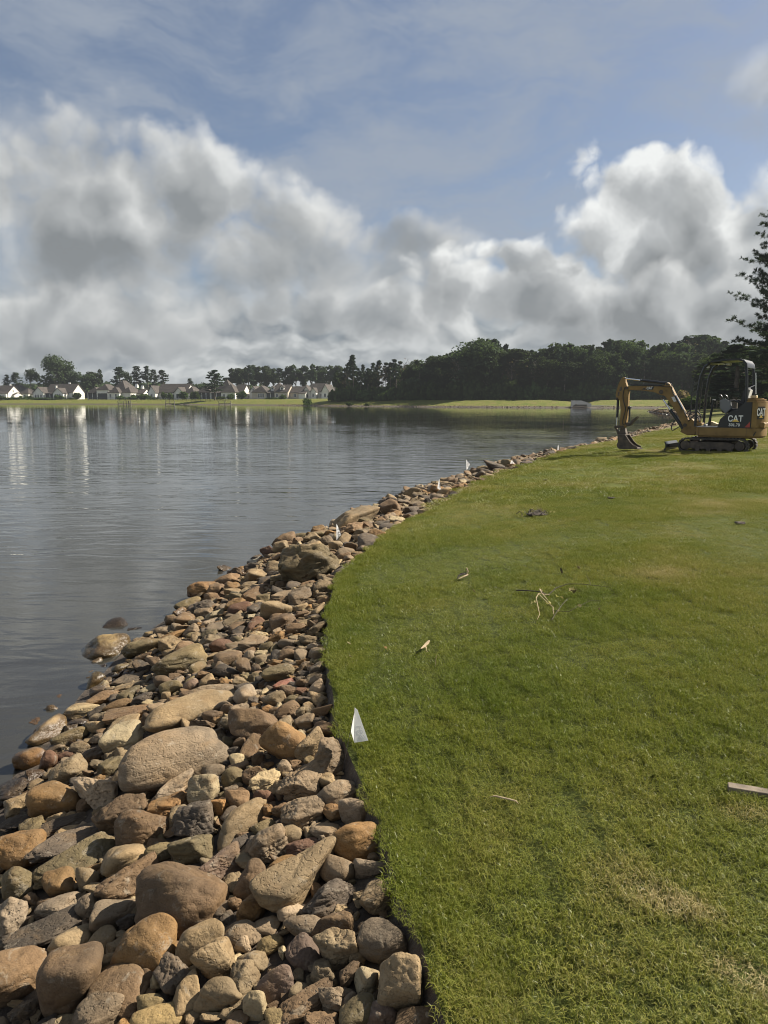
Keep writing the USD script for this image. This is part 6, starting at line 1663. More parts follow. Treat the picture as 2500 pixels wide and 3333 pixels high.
    # swing bracket, boom, stick
    part(X, 'swing_bracket', cat(slab([(.46, .42), (.52, .60), (.70, .78), (.86, .72), (.95, .50), (.96, .44), (.78, .36), (.66, .37)], -.10, .10, .015), cyl((.56, 0, .37), (.56, 0, .74), .075, 16), box(.44, .60, -.13, .13, .44, .50, .01), box(.44, .60, -.13, .13, .62, .68, .01)), yellow, 35)
    bm = [(.76, .60), (.82, .80), (.896, .978), (1.01, 1.17), (1.123, 1.344), (1.263, 1.599), (1.30, 1.66), (1.352, 1.70), (1.40, 1.69), (1.431, 1.625), (1.60, 1.605), (2.18, 1.622), (2.385, 1.618), (2.43, 1.59), (2.43, 1.545), (2.381, 1.52), (1.953, 1.498), (1.66, 1.45), (1.56, 1.40), (1.50, 1.385), (1.403, 1.355), (1.25, 1.15), (1.086, .934), (.98, .72), (.90, .55), (.82, .54)]
    bo = part(X, 'boom', slab(bm, -.085, .085, .008), yellow)
    for u, w, r, h in ((.85, .62, .045, .12), (1.36, 1.655, .03, .10), (2.40, 1.568, .035, .11), (1.50, 1.46, .055, .10)):
        part(bo, 'pivot_pin', cyl((u, -h, w), (u, h, w), r, 14), iron, 40)
    part(bo, 'sticker', slab([(1.235, 1.325), (1.165, 1.345), (1.10, 1.225), (1.165, 1.20)], .0855, .088), pale)
    dec = slab([(2.02, 1.53), (1.93, 1.57), (1.90, 1.525), (1.82, 1.59), (1.68, 1.60), (1.72, 1.52), (1.80, 1.515), (1.90, 1.52)], .0855, .0875)
    de = part(bo, 'boom_decal', dec, black)
    def on_boom(m):
        v = np.array(m.vertices)
        return trimesh.Trimesh(np.c_[-v[:, 0], v[:, 2] + .088, v[:, 1] + .02 * (v[:, 0] + 1.85)], m.faces, process=False)
    t = word('CAT', .062, .003, 0, 0, 0, .9)
    t.apply_translation((-1.80 - t.bounds.mean(0)[0], 1.532, 0))
    part(bo, 'lettering', on_boom(t), white)
    stk = [(2.575, 1.815), (2.53, 1.86), (2.49, 1.853), (2.454, 1.73), (2.404, 1.60), (2.36, 1.50), (2.362, 1.112), (2.385, .55), (2.45, .50), (2.53, .50), (2.56, .55), (2.552, .964), (2.585, 1.255), (2.69, 1.29), (2.705, 1.40), (2.684, 1.52), (2.64, 1.69)]
    hole1 = Polygon([(2.60, 1.58), (2.54, 1.62), (2.535, 1.53), (2.56, 1.49), (2.61, 1.50)])
    sk = part(X, 'stick', slab(stk, -.07, .07, .008), yellow)
    part(sk, 'stick_opening', cat(slab(list(hole1.exterior.coords)[:-1], .0705, .0725), slab([(2.645, 1.47), (2.60, 1.47), (2.60, 1.37), (2.645, 1.36)], .0705, .0725)), iron)
    for u, w in ((2.46, .54), (2.66, 1.29)):
        part(sk, 'pivot_pin', cyl((u, -.10, w), (u, .10, w), .033, 12), iron, 40)

    def ram(name, p, q, w, split, r=.04, off=0.0):
        """a hydraulic cylinder: black barrel from p, bright rod to q"""
        P, Q = np.array([p[0], w, p[1]]), np.array([q[0], w + off, q[1]])
        m = P + (Q - P) * split
        b_ = part(X, name, cat(cyl(P, m, r, 14), cyl(m - (m - P) * .04, m, r * 1.18, 14), cyl(P + (0, -.06, 0), P + (0, .06, 0), r * .9, 12)), black, 40)
        part(b_, 'rod', cyl(m - (Q - P) * .02, Q, r * .52, 12), chrome, 40)
        part(b_, 'rod_eye', cyl(Q + (0, -.05, 0), Q + (0, .05, 0), r * .85, 12), iron, 40)
    ram('stick_cylinder', (1.39, 1.682), (2.50, 1.825), 0, .615, .036)
    ram('boom_cylinder', (.925, .555), (1.475, 1.295), .05, .60, .044)
    ram('bucket_cylinder', (2.655, 1.27), (2.655, .535), 0, .66, .034)
    part(X, 'bucket_link', cat(slab([(2.70, .53), (2.66, .57), (2.50, .57), (2.45, .54), (2.50, .51), (2.62, .51), (2.66, .47)], -.10, -.075), slab([(2.70, .53), (2.66, .57), (2.50, .57), (2.45, .54), (2.50, .51), (2.62, .51), (2.66, .47)], .075, .10),
                               slab([(2.69, .52), (2.64, .50), (2.50, .30), (2.54, .27), (2.60, .30)], -.05, .05, .006), cyl((2.66, -.11, .53), (2.66, .11, .53), .03, 12)), iron)
    part(X, 'quick_coupler', slab([(2.56, .39), (2.53, .50), (2.42, .50), (2.37, .36), (2.38, .27), (2.54, .26)], -.085, .085, .01), iron)
    bk = [(2.545, .34), (2.365, .34), (2.30, .26), (2.22, .15), (2.13, .07), (2.03, .03), (2.01, .005), (2.06, -.035), (2.36, -.05), (2.51, -.045), (2.56, .0), (2.575, .06), (2.535, .14), (2.55, .23)]
    bp = Polygon(bk)
    skin = LineShape([(2.36, .33), (2.55, .33), (2.55, .23), (2.535, .14), (2.572, .06), (2.555, .0), (2.51, -.04), (2.36, -.045), (2.04, -.02)]).buffer(.010)
    bu = part(X, 'bucket', cat(slab(bk, .155, .17, 0), slab(bk, -.17, -.155, 0), slab(list(skin.exterior.coords)[:-1], -.155, .155)), iron)
    for k in range(4):
        v = -.14 + k * .0933
        part(bu, 'tooth', slab([(2.10, -.045), (2.07, .0), (1.97, -.035), (1.965, -.045)], v - .02, v + .02, .004), iron)
    th = part(X, 'thumb', cat(slab([(2.42, .62), (2.36, .55), (2.26, .58), (2.20, .66), (2.10, .79), (2.085, .82), (2.11, .82), (2.24, .72), (2.27, .66), (2.36, .66)], -.07, .07, .008)), iron)
    part(th, 'thumb_cylinder', cat(cyl((2.335, 0, 1.05), (2.325, 0, .82), .026, 12), cyl((2.325, 0, .84), (2.32, 0, .68), .013, 10), box(2.29, 2.42, -.05, .05, 1.03, 1.09, .01)), black, 40)
    # hoses
    for k, (pts, r) in enumerate([([(.52, .06, .74), (.62, .07, .93), (.74, .09, .93), (.80, .09, .82), (.87, .08, .90), (.93, .06, 1.02)], .014), ([(.50, -.02, .72), (.60, 0, .98), (.76, .03, 1.0), (.84, .05, .92), (.90, .05, .99)], .014), ([(.50, .1, .70), (.60, .12, .86), (.70, .13, .80), (.78, .11, .72)], .012),
                                 ([(.93, .10, 1.0), (1.05, .10, 1.19), (1.15, .10, 1.36), (1.22, .09, 1.47), (1.24, .08, 1.60), (1.30, .05, 1.69)], .012), ([(1.28, .088, 1.60), (1.45, .095, 1.60), (1.75, .095, 1.64), (2.10, .09, 1.645), (2.33, .085, 1.66)], .011), ([(1.32, -.03, 1.66), (1.6, -.03, 1.63), (1.9, -.02, 1.64), (2.2, 0, 1.65), (2.38, .04, 1.70)], .011),
                                 ([(2.45, .085, 1.60), (2.49, .09, 1.30), (2.43, .09, 1.10), (2.42, .08, .95), (2.47, .085, .72), (2.42, .08, .60)], .010), ([(.93, .06, .60), (1.08, .08, .52), (1.16, .08, .48), (1.19, .08, .56), (1.12, .07, .74)], .014), ([(2.40, .05, 1.05), (2.36, .07, .90), (2.38, .08, .72), (2.40, .07, .62)], .008)]):
        from scipy.interpolate import make_interp_spline
        q = np.array(pts)
        s_ = make_interp_spline(np.linspace(0, 1, len(q)), q, k=min(3, len(q) - 1))(np.linspace(0, 1, 22))
        part(X, 'hose', tube(s_, r, 6), hose, 40)
    part(X, 'boom_pipe', cat(cyl((.93, .075, 1.035), (1.13, .075, 1.375), .016, 10), cyl((.955, .045, 1.03), (1.155, .045, 1.37), .016, 10)), chrome, 40)
from shapely.geometry import LineString as LineShape
build_excavator()
# ------------------------------------------------------------------ marking flags and what lies on the grass
def gz(x, y):
    return float(land_z(np.array([x]), np.array([y]))[0])

def sheet(pts, faces, th=.0006):
    """a thin sheet with two sides"""
    v = np.asarray(pts, float)
    f = np.asarray(faces)
    m = trimesh.Trimesh(v, f, process=False)
    n = m.vertex_normals
    k = len(v)
    edges = {}
    for t in f:
        for a, b in ((t[0], t[1]), (t[1], t[2]), (t[2], t[0])):
            edges[(a, b)] = edges.get((a, b), 0) + 1
    side = [(a, b) for (a, b) in edges if (b, a) not in edges]
    sf = [(a, b + 0, b + k) for a, b in side] + [(a, b + k, a + k) for a, b in side]
    return trimesh.Trimesh(np.vstack([v + n * th / 2, v - n * th / 2]), np.vstack([f, f[:, ::-1] + k, [(q[1], q[0], q[2]) for q in sf]]), process=False)

def build_flags():
    n = {'d': ('diffuse_bsdf', {'color': (.86, .86, .85)}), 't': ('translucent_bsdf', {'color': (.86, .86, .84)}), 'm': ('mix_closure', {'fac': .62})}
    plastic = usdkit.material(stage, L + 'white_flag_look', n, [('d.BSDF', 'm.closure1'), ('t.BSDF', 'm.closure2')], surface='m.closure')
    wire = mat('flag_wire_look', (.10, .09, .08), .5, metal=.6)
    ink = mat('black_ink_look', (.02, .02, .022), .7)
    faint = mat('show_through_ink_look', (.58, .59, .59), .7)
    # wire foot, wire top, then the sheet's corners (all metres)
    defs = [('nearest white marking flag, at the edge of the lawn, its lettering showing through', [(-.203, 3.139, .44), (-.171, 3.158, .619), (-.131, 3.190, .815)],
             [(-.133, 3.188, .815), (-.121, 3.187, .803), (-.135, 3.158, .660), (-.072, 3.160, .660), (-.152, 3.215, .690), (-.134, 3.172, .735)], [(0, 5, 1), (5, 2, 3), (5, 3, 1), (0, 4, 5), (5, 4, 2)], (-.134, 3.150, .660), (-.072, 3.164, .660), (-.130, 3.188, .815), True),
            ('white lettered marking flag standing among the stones behind the huge brown block', [(-.606, 9.231, .33), (-.606, 9.234, .40), (-.604, 9.262, .597)],
             [(-.604, 9.262, .594), (-.590, 9.258, .563), (-.604, 9.245, .490), (-.570, 9.238, .505), (-.604, 9.234, .401), (-.549, 9.232, .447)], [(0, 2, 1), (2, 3, 1), (2, 4, 5), (2, 5, 3)], (-.604, 9.234, .401), (-.549, 9.232, .452), (-.603, 9.26, .594), False),
            ('drooping white marking flag among the stones, third along the bank', [(1.10, 13.894, .38), (1.089, 13.899, .476), (1.045, 13.929, .672)],
             [(1.044, 13.929, .671), (1.054, 13.927, .66), (1.013, 13.905, .533), (1.060, 13.909, .545), (1.089, 13.899, .476)], [(0, 2, 3), (0, 3, 1), (2, 4, 3)], (1.02, 13.906, .53), (1.075, 13.903, .50), (1.044, 13.927, .66), False),
            ('white folded marking flag seen against the water, fourth along the bank', [(2.076, 18.535, .30), (2.074, 18.545, .45), (2.058, 18.581, .668)],
             [(2.058, 18.581, .666), (2.064, 18.579, .60), (2.074, 18.548, .452), (2.100, 18.55, .47), (2.151, 18.565, .559)], [(0, 1, 4), (1, 3, 4), (1, 2, 3)], (2.075, 18.548, .47), (2.14, 18.56, .55), (2.06, 18.58, .65), False),
            ('diamond-shaped white marking flag beside the rough dark boulder', [(3.271, 18.846, .36), (3.271, 18.852, .455), (3.263, 18.878, .628)],
             [(3.264, 18.878, .626), (3.333, 18.864, .548), (3.271, 18.85, .455), (3.216, 18.863, .541)], [(0, 3, 1), (3, 2, 1)], (3.222, 18.86, .535), (3.28, 18.852, .475), (3.264, 18.875, .61), False),
            ('white marking flag farthest along the bank, before the excavator bucket', [(5.592, 23.71, .40), (5.586, 23.72, .55), (5.580, 23.75, .735)],
             [(5.581, 23.75, .733), (5.629, 23.722, .548), (5.585, 23.716, .540), (5.55, 23.722, .552)], [(0, 2, 1), (0, 3, 2)], (5.555, 23.72, .56), (5.62, 23.72, .56), (5.58, 23.745, .71), False)]
    for i, (lab, w, q, f, lo, lo2, top, mirrored) in enumerate(defs):
        if i:                                               # the far ones stand a little clear of the stones
            c0 = np.array(w[-1])
            q = [tuple(c0 + (np.array(t) - c0) * 1.25 + (0, -.02, .05)) for t in q]
            lo, lo2, top = [tuple(c0 + (np.array(t) - c0) * 1.25 + (0, -.02, .05)) for t in (lo, lo2, top)]
            w = list(w[:-1]) + [tuple(np.array(w[-1]) + (0, -.02, .052))]
        k0 = w[-1][0]                                       # the sheets blow round towards the sun
        q, (lo, lo2, top) = [[(t[0], t[1] + (1.2 if i else .3) * (t[0] - k0), t[2]) for t in ts] for ts in (q, (lo, lo2, top))]
        X = thing('marking_flag', lab, 'flag', (0, 0, 0), 0, None)
        part(X, 'wire', tube(w, .0012 if i < 2 else .0022, 5), wire)
        part(X, 'flag_sheet', sheet(q, f, .0006), plastic)
        lo, lo2, top = map(np.array, (lo, lo2, top))
        up = top - lo
        hgt = np.linalg.norm(up)
        up = up / hgt
        rt = lo2 - lo
        wid = np.linalg.norm(rt)
        rt = rt - up * np.dot(rt, up)
        rt /= np.linalg.norm(rt)
        nr = np.cross(rt, up)
        if nr[1] > 0:
            nr = -nr
        # letters run up the sheet
        cap = wid * (.36 if i == 0 else .42)
        m = meshkit.text_mesh('LDS', cap, .0004)
        v = np.array(m.vertices)
        ln = v[:, 0].max()
        if i == 0:
            a = (ln - v[:, 0]) + hgt * .10
            b = v[:, 1] + wid * .30
        else:
            a = (ln - v[:, 0]) + hgt * .22
            b = wid * .62 - v[:, 1]
            if i == 1:
                b = v[:, 1] * -1 + wid * .60
        if i >= 2:
            a = (ln - v[:, 0]) * .8 + hgt * .2
        o = lo + up * a[:, None] + rt * b[:, None] + nr * (.0012 + v[:, 2:3] + (.004 if i else .0))
        if i == 0:                                          # on the folded front panel, seen from behind
            e1, e2 = np.array(q[3]) - np.array(q[2]), np.array(q[1]) - np.array(q[3])
            r_ = e1 / np.linalg.norm(e1)
            n_ = np.cross(e1, e2)
            n_ /= np.linalg.norm(n_)
            if n_[1] > 0:
                n_ = -n_
            base = np.array(q[3]) - r_ * .034
            o = base + r_ * ((cap - v[:, 1]) * .9)[:, None] + (e2 / np.linalg.norm(e2)) * ((ln - v[:, 0]) + .014)[:, None] + n_ * (.0012 + v[:, 2:3])
        part(X, 'lettering', trimesh.Trimesh(o, m.faces, process=False), faint if i == 0 else ink)

def leaf_mesh(size, seed, lobed=True):
    rng = np.random.default_rng(seed)
    if lobed:
        out = [(0, -.55), (.10, -.25), (.45, -.35), (.34, -.08), (.60, .12), (.30, .14), (.24, .42), (.06, .28), (0, .62), (-.08, .28), (-.30, .40), (-.28, .12), (-.58, .06), (-.34, -.10), (-.42, -.36), (-.10, -.25)]
    else:
        out = [(0, -.6), (.2, -.35), (.28, 0), (.18, .35), (0, .62), (-.2, .33), (-.27, 0), (-.18, -.35)]
    p = np.array(out) * size
    z = np.abs(p[:, 0]) * rng.uniform(.3, .9) + rng.uniform(0, .25, len(p)) * size
    v = np.vstack([np.c_[p, z], [[0, 0, 0]], [[0, .25 * size, .02 * size]]])
    n = len(p)
    f = [(i, (i + 1) % n, n) for i in range(n)]
    m = sheet(v[:n + 1], f, .0006)
    st = tube([(0, -.55 * size, 0), (.05 * size, -.8 * size, .03 * size), (.02 * size, -1.05 * size, .10 * size)], size * .02, 5)
    return m, st

def build_litter():
    tanleaf = leaf_look('tan_leaf_look', (.42, .27, .13), (.52, .36, .19), .3)
    greyleaf = leaf_look('grey_leaf_look', (.17, .14, .08), (.27, .23, .15), .2)
    darkleaf = leaf_look('dark_leaf_look', (.05, .042, .034), (.10, .085, .065), .1)
    paleleaf = leaf_look('pale_leaf_look', (.50, .43, .25), (.62, .55, .36), .3)
    twig = mat('pale_twig_look', (.32, .25, .15), .8, noise=(60, [(.35, (.24, .18, .105)), (.7, (.39, .31, .19))]))
    dtwig = mat('dark_twig_look', (.045, .035, .028), .85)

    def drop(name, m, st, x, y, lift, yaw, look, lab, cat_, pitch=0):
        X = thing(name, lab, cat_, (x, y, gz(x, y) + lift), yaw)
        R = trimesh.transformations.rotation_matrix(math.radians(pitch), (1, 0, 0))
        m.apply_transform(R)
        st.apply_transform(R)
        part(X, 'blade', m, look)
        part(X, 'stem', st, look)
    for (x, y, size, yaw, look, lab, lob, seed, pitch) in [(.006, 4.381, .024, 70, tanleaf, 'pale orange maple leaf lying on the grass left of the strip of bark', True, 1, 35), (-.227, 4.56, .026, 100, greyleaf, 'curled grey-green leaf at the lawn edge, behind its neighbour', False, 2, 30),
                                                           (-.206, 4.313, .018, 120, greyleaf, 'small ragged grey leaf near the lawn edge, in front of a curled one', True, 3, 20), (1.426, 5.83, .042, 30, darkleaf, 'dark folded leaf standing up behind the fallen branch', False, 4, 70),
                                                           (1.575, 5.868, .040, 60, greyleaf, 'grey-green ragged leaf behind the fallen branch, right of a dark leaf', True, 5, 45), (.677, 5.437, .026, 80, greyleaf, 'small curled grey leaf left of the fallen branch', False, 6, 40)]:
        m, st = leaf_mesh(size, seed, lob)
        drop('fallen_leaf', m, st, x, y, .035, yaw, look, lab, 'leaf', pitch)
    # strip of pale bark
    X = thing('bark_strip', 'pale splintered strip of bark on the grass right of the orange leaf', 'bark', (.254, 4.35, gz(.254, 4.35) + .035), 66)
    prof = np.array([(-.12, .0), (-.06, .012), (-.02, .016), (.05, .020), (.09, .014), (.105, .004), (.10, -.008), (.04, -.012), (0, -.006), (-.03, -.020), (-.075, -.034), (-.03, -.008), (-.08, -.004)])
    prof = prof * .66
    g = Polygon(prof).buffer(0)
    m = trimesh.creation.extrude_polygon(g, .005, engine='earcut').subdivide().subdivide()
    v = np.array(m.vertices)
    v[:, 2] += .25 * v[:, 0] ** 2 / .1 * .6 - 12 * v[:, 1] ** 2 * .4 + .05 * v[:, 0]
    part(X, 'strip', trimesh.Trimesh(v, m.faces, process=False), twig, 50)
    part(X, 'fibre', tube([(-.02, -.015, .0), (-.07, -.03, .005), (-.10, -.05, .0)], .0016, 4), twig)
    # a broken twig near the camera
    a, b = np.array([.425, 2.62, 0]), np.array([.503, 2.588, 0])
    X = thing('twig', 'short pale broken twig lying in the foreground grass', 'twig', (.464, 2.604, gz(.464, 2.604) + .042), -22)
    part(X, 'stick', tube([(-.052, 0, .002), (-.04, 0, .004), (0, .002, .002), (.036, .002, 0), (.046, -.003, -.006)], [.0032, .0036, .0033, .003, .0018], 8), twig, 40)
    part(X, 'splinter', tube([(-.045, 0, .003), (-.06, .004, -.003), (-.066, .006, -.010)], .0014, 5), twig)
    X = thing('stalk', 'thin pale straw stalk standing in the grass right of the bark', 'stalk', (.297, 4.064, gz(.297, 4.064)), 0)
    part(X, 'stem', tube([(0, 0, .0), (-.003, 0, .03), (.004, 0, .07)], [.0012, .0016, .002], 5), twig)
    # grey board running out of the picture
    bd = mat('grey_board_look', (.15, .12, .085), .9, noise=(14, [(.3, (.07, .056, .042)), (.55, (.14, .112, .08)), (.75, (.21, .175, .125))]), bump=(50, .5, .004))
    X = thing('timber_board', 'weathered grey board lying on the grass at the right edge', 'board', (1.285, 2.575, gz(1.285, 2.575) + .012), -20.5)
    v = box(0, .9, -.020, .020, 0, .020, .002).subdivide().subdivide()
    pv = np.array(v.vertices)
    pv += (meshkit.fbm(pv * (8, 60, 60), 2, 3)[:, None] - .5) * .003
    part(X, 'board', trimesh.Trimesh(pv, v.faces, process=False), bd)
    # the fallen branch with dry leaves
    X = thing('fallen_branch', 'forked fallen branch with pale bare twigs and a few dry leaves on the lawn', 'branch', (0, 0, 0))

    def on(*pts):
        return [(x, y, gz(x, y) + h) for x, y, h in pts]
    for pts, r, mm in [(on((.994, 5.40, .02), (1.06, 5.31, .035), (1.141, 5.204, .045), (1.18, 5.141, .03)), (.0065, .006, .005, .004), dtwig), (on((1.176, 5.141, .035), (1.25, 5.22, .06), (1.342, 5.25, .075), (1.44, 5.235, .07), (1.545, 5.195, .06), (1.62, 5.18, .05)), (.0045, .004, .0035, .003, .0022, .0012), dtwig),
                       (on((1.50, 5.215, .065), (1.51, 5.30, .08), (1.515, 5.386, .09)), (.0022, .0018, .0012), dtwig), (on((1.145, 5.20, .05), (1.12, 5.17, .075), (1.125, 5.10, .06), (1.15, 5.02, .03)), (.006, .006, .005, .003), twig),
                       (on((1.18, 5.12, .04), (1.10, 5.10, .065), (1.065, 5.02, .06), (1.045, 4.86, .045), (1.03, 4.73, .03), (1.0, 4.66, .02)), (.0042, .004, .0036, .003, .0024, .0014), twig),
                       (on((1.10, 5.08, .06), (1.115, 5.0, .05), (1.13, 4.93, .04), (1.145, 4.85, .035), (1.13, 4.78, .03), (1.12, 4.70, .02), (1.085, 4.63, .015)), (.0038, .0036, .0034, .003, .0028, .002, .0012), twig),
                       (on((1.13, 4.78, .03), (1.22, 4.72, .035), (1.29, 4.76, .05), (1.39, 4.84, .06), (1.47, 4.86, .05)), (.0028, .0025, .002, .0016, .001), dtwig), (on((1.085, 4.62, .02), (1.14, 4.72, .04), (1.21, 4.84, .055), (1.264, 4.93, .06)), (.0035, .003, .0026, .0016), dtwig)]:
        pts = np.array(pts)
        part(X, 'branch', tube(pts, np.array(r) * .75, 6), mm, 50)
    for k, (x, y, s, yaw, mm) in enumerate([(1.344, 5.16, .045, 30, paleleaf), (1.355, 5.10, .05, 200, greyleaf), (1.236, 4.99, .026, 80, paleleaf), (1.21, 5.03, .028, 140, paleleaf), (1.30, 4.77, .03, 20, paleleaf), (1.13, 4.90, .028, 60, paleleaf), (1.11, 4.88, .022, 160, paleleaf), (1.045, 4.95, .024, 10, paleleaf), (1.02, 4.93, .022, 250, paleleaf), (1.40, 4.66, .024, 90, greyleaf), (1.15, 4.70, .02, 300, paleleaf)]):
        m, st = leaf_mesh(s, 30 + k, True)
        R = trimesh.transformations.euler_matrix(math.radians(35), math.radians(20 * (k % 3 - 1)), math.radians(yaw))
        m.apply_transform(R)
        m.apply_translation((x, y, gz(x, y) + .05))
        part(X, 'leaf', m, mm)
    # dark debris: a heap of roots and bark
    rng = np.random.default_rng(12)
    X = thing('debris_heap', 'dark heap of roots and bark on the lawn in the middle distance', 'debris', (1.875, 8.95, gz(1.875, 8.95)))
    hp = trimesh.creation.icosphere(3)
    hv = np.array(hp.vertices)
    hv *= (1 + .5 * (meshkit.fbm(hv * 2.5, 3, 2)[:, None] - .5))
    part(X, 'mound', trimesh.Trimesh(hv * (.125, .10, .026) + (0, 0, .02), hp.faces, process=False), mat('dark_mulch_look', (.035, .027, .02), .95, noise=(40, [(.3, (.015, .012, .009)), (.7, (.07, .052, .036))])))
    for k in range(34):
        x, y = rng.normal(0, .09), rng.normal(0, .06)
        d = rng.normal(size=3) * (.07, .05, .02)
        z = .055 - 1.2 * (x * x + y * y)
        part(X, 'root', tube([(x, y, z), (x + d[0] * .5, y + d[1] * .5, z + .012 + abs(d[2])), (x + d[0], y + d[1], z - .01)], rng.uniform(.002, .005), 4), twig if k % 4 == 0 else dtwig)
    for k, (x, y) in enumerate([(.17, .02), (.20, -.01), (.22, .03), (-.19, .02), (-.16, .05)]):
        m, _ = leaf_mesh(.022, 60 + k, True)
        m.apply_transform(trimesh.transformations.euler_matrix(.7, .2, k))
        m.apply_translation((x, y, .045))
        part(X, 'leaf', m, paleleaf)
    # scraps of torn bark left of the branch
    X = thing('bark_scrap', 'black and white scrap of torn bark standing on the lawn left of the fallen branch', 'bark', (.651, 5.958, gz(.651, 5.958) + .02), 35)
    for k, (p, mm) in enumerate([([(-.06, 0, 0), (-.03, .01, .02), (.01, 0, .03), (.05, 0, .02)], dtwig), ([(-.055, -.012, .0), (0, -.015, .012), (.05, -.01, .02)], twig), ([(.04, 0, .01), (.055, 0, .045), (.045, .005, .075)], twig), ([(-.04, .02, .0), (.0, .02, .03), (.045, .01, .03)], dtwig)]):
        part(X, 'flake', tube(p, (.004, .008, .007, .003)[:len(p)], 5), mm)
    for k, (x, y, s, lab) in enumerate([(2.9, 13.2, .035, 'dark clod of turned earth on the lawn before the excavator, left one'), (3.72, 7.6, .035, 'dark scuffed clod on the lawn at the right edge'), (3.1, 10.0, .035, 'small brown clod in the middle of the lawn')]):
        v, f = stone_mesh('a', (s * 1.6, s, s * .45), 2, 8100 + k)
        whole('earth_clod', trimesh.Trimesh(v + (x, y, gz(x, y) + .02), f), L + 'dark_mulch_look', lab, 'clod')
build_flags()
build_litter()
# ------------------------------------------------------------------ the grass itself
def blade_look():
    n = {'g': ('geometry', {}), 'r': ('rgb_ramp', {'ramp': [(0.0, (.038, .066, .006)), (0.36, (.086, .114, .011)), (0.55, (.144, .157, .021)), (0.70, (.19, .18, .038)), (0.85, (.29, .24, .105)), (1.0, (.40, .33, .17))]}),
         'c': ('noise_texture', {'scale': 95.0, 'detail': 1.0}), 'cm': ('math', {'math_type': 'multiply_add', 'value2': 0.5}), 'cs': ('math', {'math_type': 'subtract', 'value2': 0.25}),
         'd': ('diffuse_bsdf', {}), 't': ('translucent_bsdf', {}), 'tc': ('mix', {'mix_type': 'multiply', 'fac': 1.0, 'color2': (1.0, 1.1, .6)}), 'gl': ('glossy_bsdf', {'color': (.9, .95, 1.0), 'roughness': .42}), 'm': ('mix_closure', {'fac': .27}), 'm2': ('mix_closure', {'fac': .028})}
    l = []
    t = lawn_tone(n, l)
    l += [('g.position', 'c.vector'), ('c.fac', 'cm.value1'), (t, 'cm.value3'), ('cm.value', 'cs.value1'), ('cs.value', 'r.fac'), ('r.color', 'd.color'), ('r.color', 'tc.color1'), ('tc.color', 't.color'),
          ('d.BSDF', 'm.closure1'), ('t.BSDF', 'm.closure2'), ('m.closure', 'm2.closure1'), ('gl.BSDF', 'm2.closure2')]
    return usdkit.material(stage, L + 'grass_blade_look', n, l, surface='m2.closure')

def tuft(seed, R, n, ln, wd, lean):
    rng = np.random.default_rng(seed)
    r = R * np.sqrt(rng.uniform(0, 1, n))
    a = rng.uniform(0, 2 * np.pi, n)
    p = np.c_[r * np.cos(a), r * np.sin(a), np.zeros(n)]
    h = ln * rng.uniform(.45, 1.15, n)
    th = rng.uniform(0, 2 * np.pi, n)
    le = np.abs(rng.normal(lean, .35, n))
    d = np.c_[np.cos(th), np.sin(th), np.zeros(n)]
    s = np.c_[-np.sin(th), np.cos(th), np.zeros(n)]
    tw = rng.normal(0, .5, n)[:, None]
    s = s * np.cos(tw) + d * np.sin(tw)
    w = (wd * rng.uniform(.6, 1.2, n))[:, None]
    mid = p + d * (h * .30 * le)[:, None] + np.c_[np.zeros(n), np.zeros(n), h * .58]
    tip = p + d * (h * .95 * le)[:, None] + np.c_[np.zeros(n), np.zeros(n), h * np.maximum(.25, 1 - .38 * le)]
    v = np.stack([p - s * w * .5, p + s * w * .5, mid - s * w * .45, mid + s * w * .45, tip], 1).reshape(-1, 3)
    k = np.arange(n)[:, None] * 5
    return v, np.vstack([k + [0, 1, 3], k + [0, 3, 2], k + [2, 3, 4]])

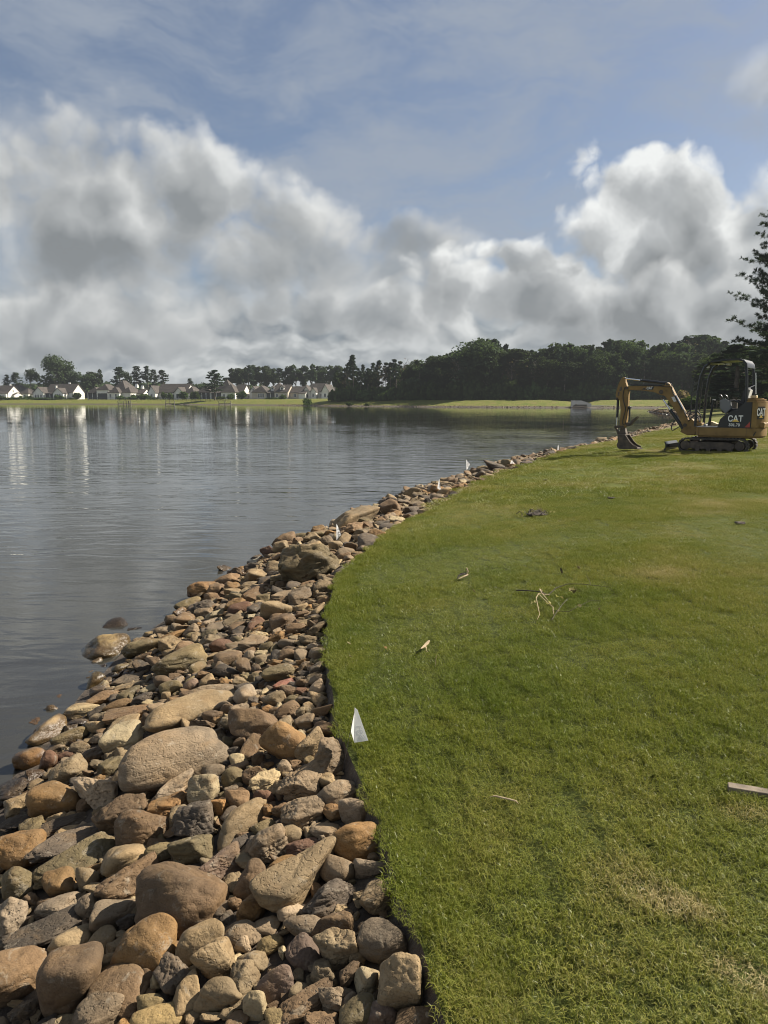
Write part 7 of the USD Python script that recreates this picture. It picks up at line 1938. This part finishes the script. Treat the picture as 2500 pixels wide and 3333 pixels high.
def build_grass():
    rng = np.random.default_rng(99)
    m = blade_look()
    inst = UsdGeom.PointInstancer.Define(stage, fresh('/World', 'grass'))
    root, pr = str(inst.GetPath()), []
    for k in range(6):                                      # near, ordinary
        pr.append(usdkit.mesh(stage, root + '/tuft_%03d' % k, tuft(300 + k, .17, 1350, .025, .0021, .8), m).GetPath())
    for k in range(6, 9):                                   # near, long
        pr.append(usdkit.mesh(stage, root + '/tuft_%03d' % k, tuft(300 + k, .17, 1250, .034, .0022, .9), m).GetPath())
    for k in range(9, 13):                                  # further off: broader patches of coarser blades
        pr.append(usdkit.mesh(stage, root + '/tuft_%03d' % k, tuft(300 + k, .42, 1700, .045, .0055, .9), m).GetPath())
    inst.CreatePrototypesRel().SetTargets(pr)
    P, S, I, Q = [], [], [], []

    def lay(x, y, ids, sc, least=.10):
        d = signed(x, y)
        ok = (d > least) & (np.abs(x) < .85 * y + 3.0)
        x, y, d, ids, sc = x[ok], y[ok], d[ok], ids[ok], sc[ok]
        z = land_z(x, y, d)
        P.append(np.c_[x, y, z - .003])
        S.append(sc)
        I.append(ids)
        th = rng.uniform(0, 2 * np.pi, len(x))
        Q.extend(Gf.Quath(math.cos(t / 2), 0, 0, math.sin(t / 2)) for t in th)
    g = .188
    xs, ys = np.meshgrid(np.arange(-1.2, 11.0, g), np.arange(.2, 11.0, g))
    x, y = xs.ravel() + rng.uniform(-.05, .05, xs.size), ys.ravel() + rng.uniform(-.05, .05, xs.size)
    lush = meshkit.fbm(np.c_[x * .9, y * .9, x * 0], 3, 17)
    worn = np.zeros(len(x))
    for wx, wy, rx, ry, a, amt in WORN:
        c, s = math.cos(a), math.sin(a)
        dx, dy = x - wx, y - wy
        worn += amt * np.exp(-(((dx * c + dy * s) / rx) ** 2 + ((-dx * s + dy * c) / ry) ** 2))
    near_lake = np.exp(-np.maximum(signed(x, y), 0) / .5)
    hgt = np.clip(.60 + 1.5 * (lush - .38) + .25 * near_lake - .42 * worn - .02 * y, .42, 1.35)
    ids = np.where(lush + .25 * near_lake - worn * .5 > .56, rng.integers(6, 9, len(x)), rng.integers(0, 6, len(x)))
    lay(x, y, ids, np.c_[np.ones(len(x)), np.ones(len(x)), hgt])
    # a thick fringe that hangs over the cut edge
    t = np.gradient(EDGE, axis=0)
    t /= np.linalg.norm(t, axis=1, keepdims=True)
    sel = np.where((np.hypot(*EDGE.T) < 26) & (EDGE[:, 1] > .8))[0][::2]
    e = EDGE[sel]
    nrm = np.c_[t[sel][:, 1], -t[sel][:, 0]]
    if signed(e[:1, 0] + nrm[0, 0] * .2, e[:1, 1] + nrm[0, 1] * .2)[0] < 0:
        nrm = -nrm
    for off, hh in ((.085, .75), (.17, .8)):
        q = e + nrm * (off + .05 * rng.uniform(-1, 1, (len(e), 1)))
        lay(q[:, 0], q[:, 1], rng.integers(6, 9, len(q)), np.c_[np.full(len(q), .62), np.full(len(q), .62), np.clip(rng.normal(hh, .18, len(q)), .5, 1.3)], .06)
    g = .50
    xs, ys = np.meshgrid(np.arange(-1, 32, g), np.arange(10.4, 38, g))
    x, y = xs.ravel() + rng.uniform(-.2, .2, xs.size), ys.ravel() + rng.uniform(-.2, .2, xs.size)
    lush = meshkit.fbm(np.c_[x * .5, y * .5, x * 0], 3, 18)
    lay(x, y, rng.integers(9, 13, len(x)), np.c_[np.ones(len(x)), np.ones(len(x)), np.clip(.55 + .9 * (lush - .35), .4, 1.0)])
    P, S, I = np.vstack(P), np.vstack(S), np.concatenate(I)
    inst.CreatePositionsAttr(Vt.Vec3fArray.FromNumpy(P.astype(np.float32)))
    inst.CreateScalesAttr(Vt.Vec3fArray.FromNumpy(S.astype(np.float32)))
    inst.CreateOrientationsAttr(Vt.QuathArray(Q))
    inst.CreateProtoIndicesAttr(Vt.IntArray([int(i) for i in I]))
    tag(inst.GetPrim(), 'short green grass of the lawn, drying to straw in patches', 'grass', kind='stuff')
    print('grass patches', len(I))
build_grass()
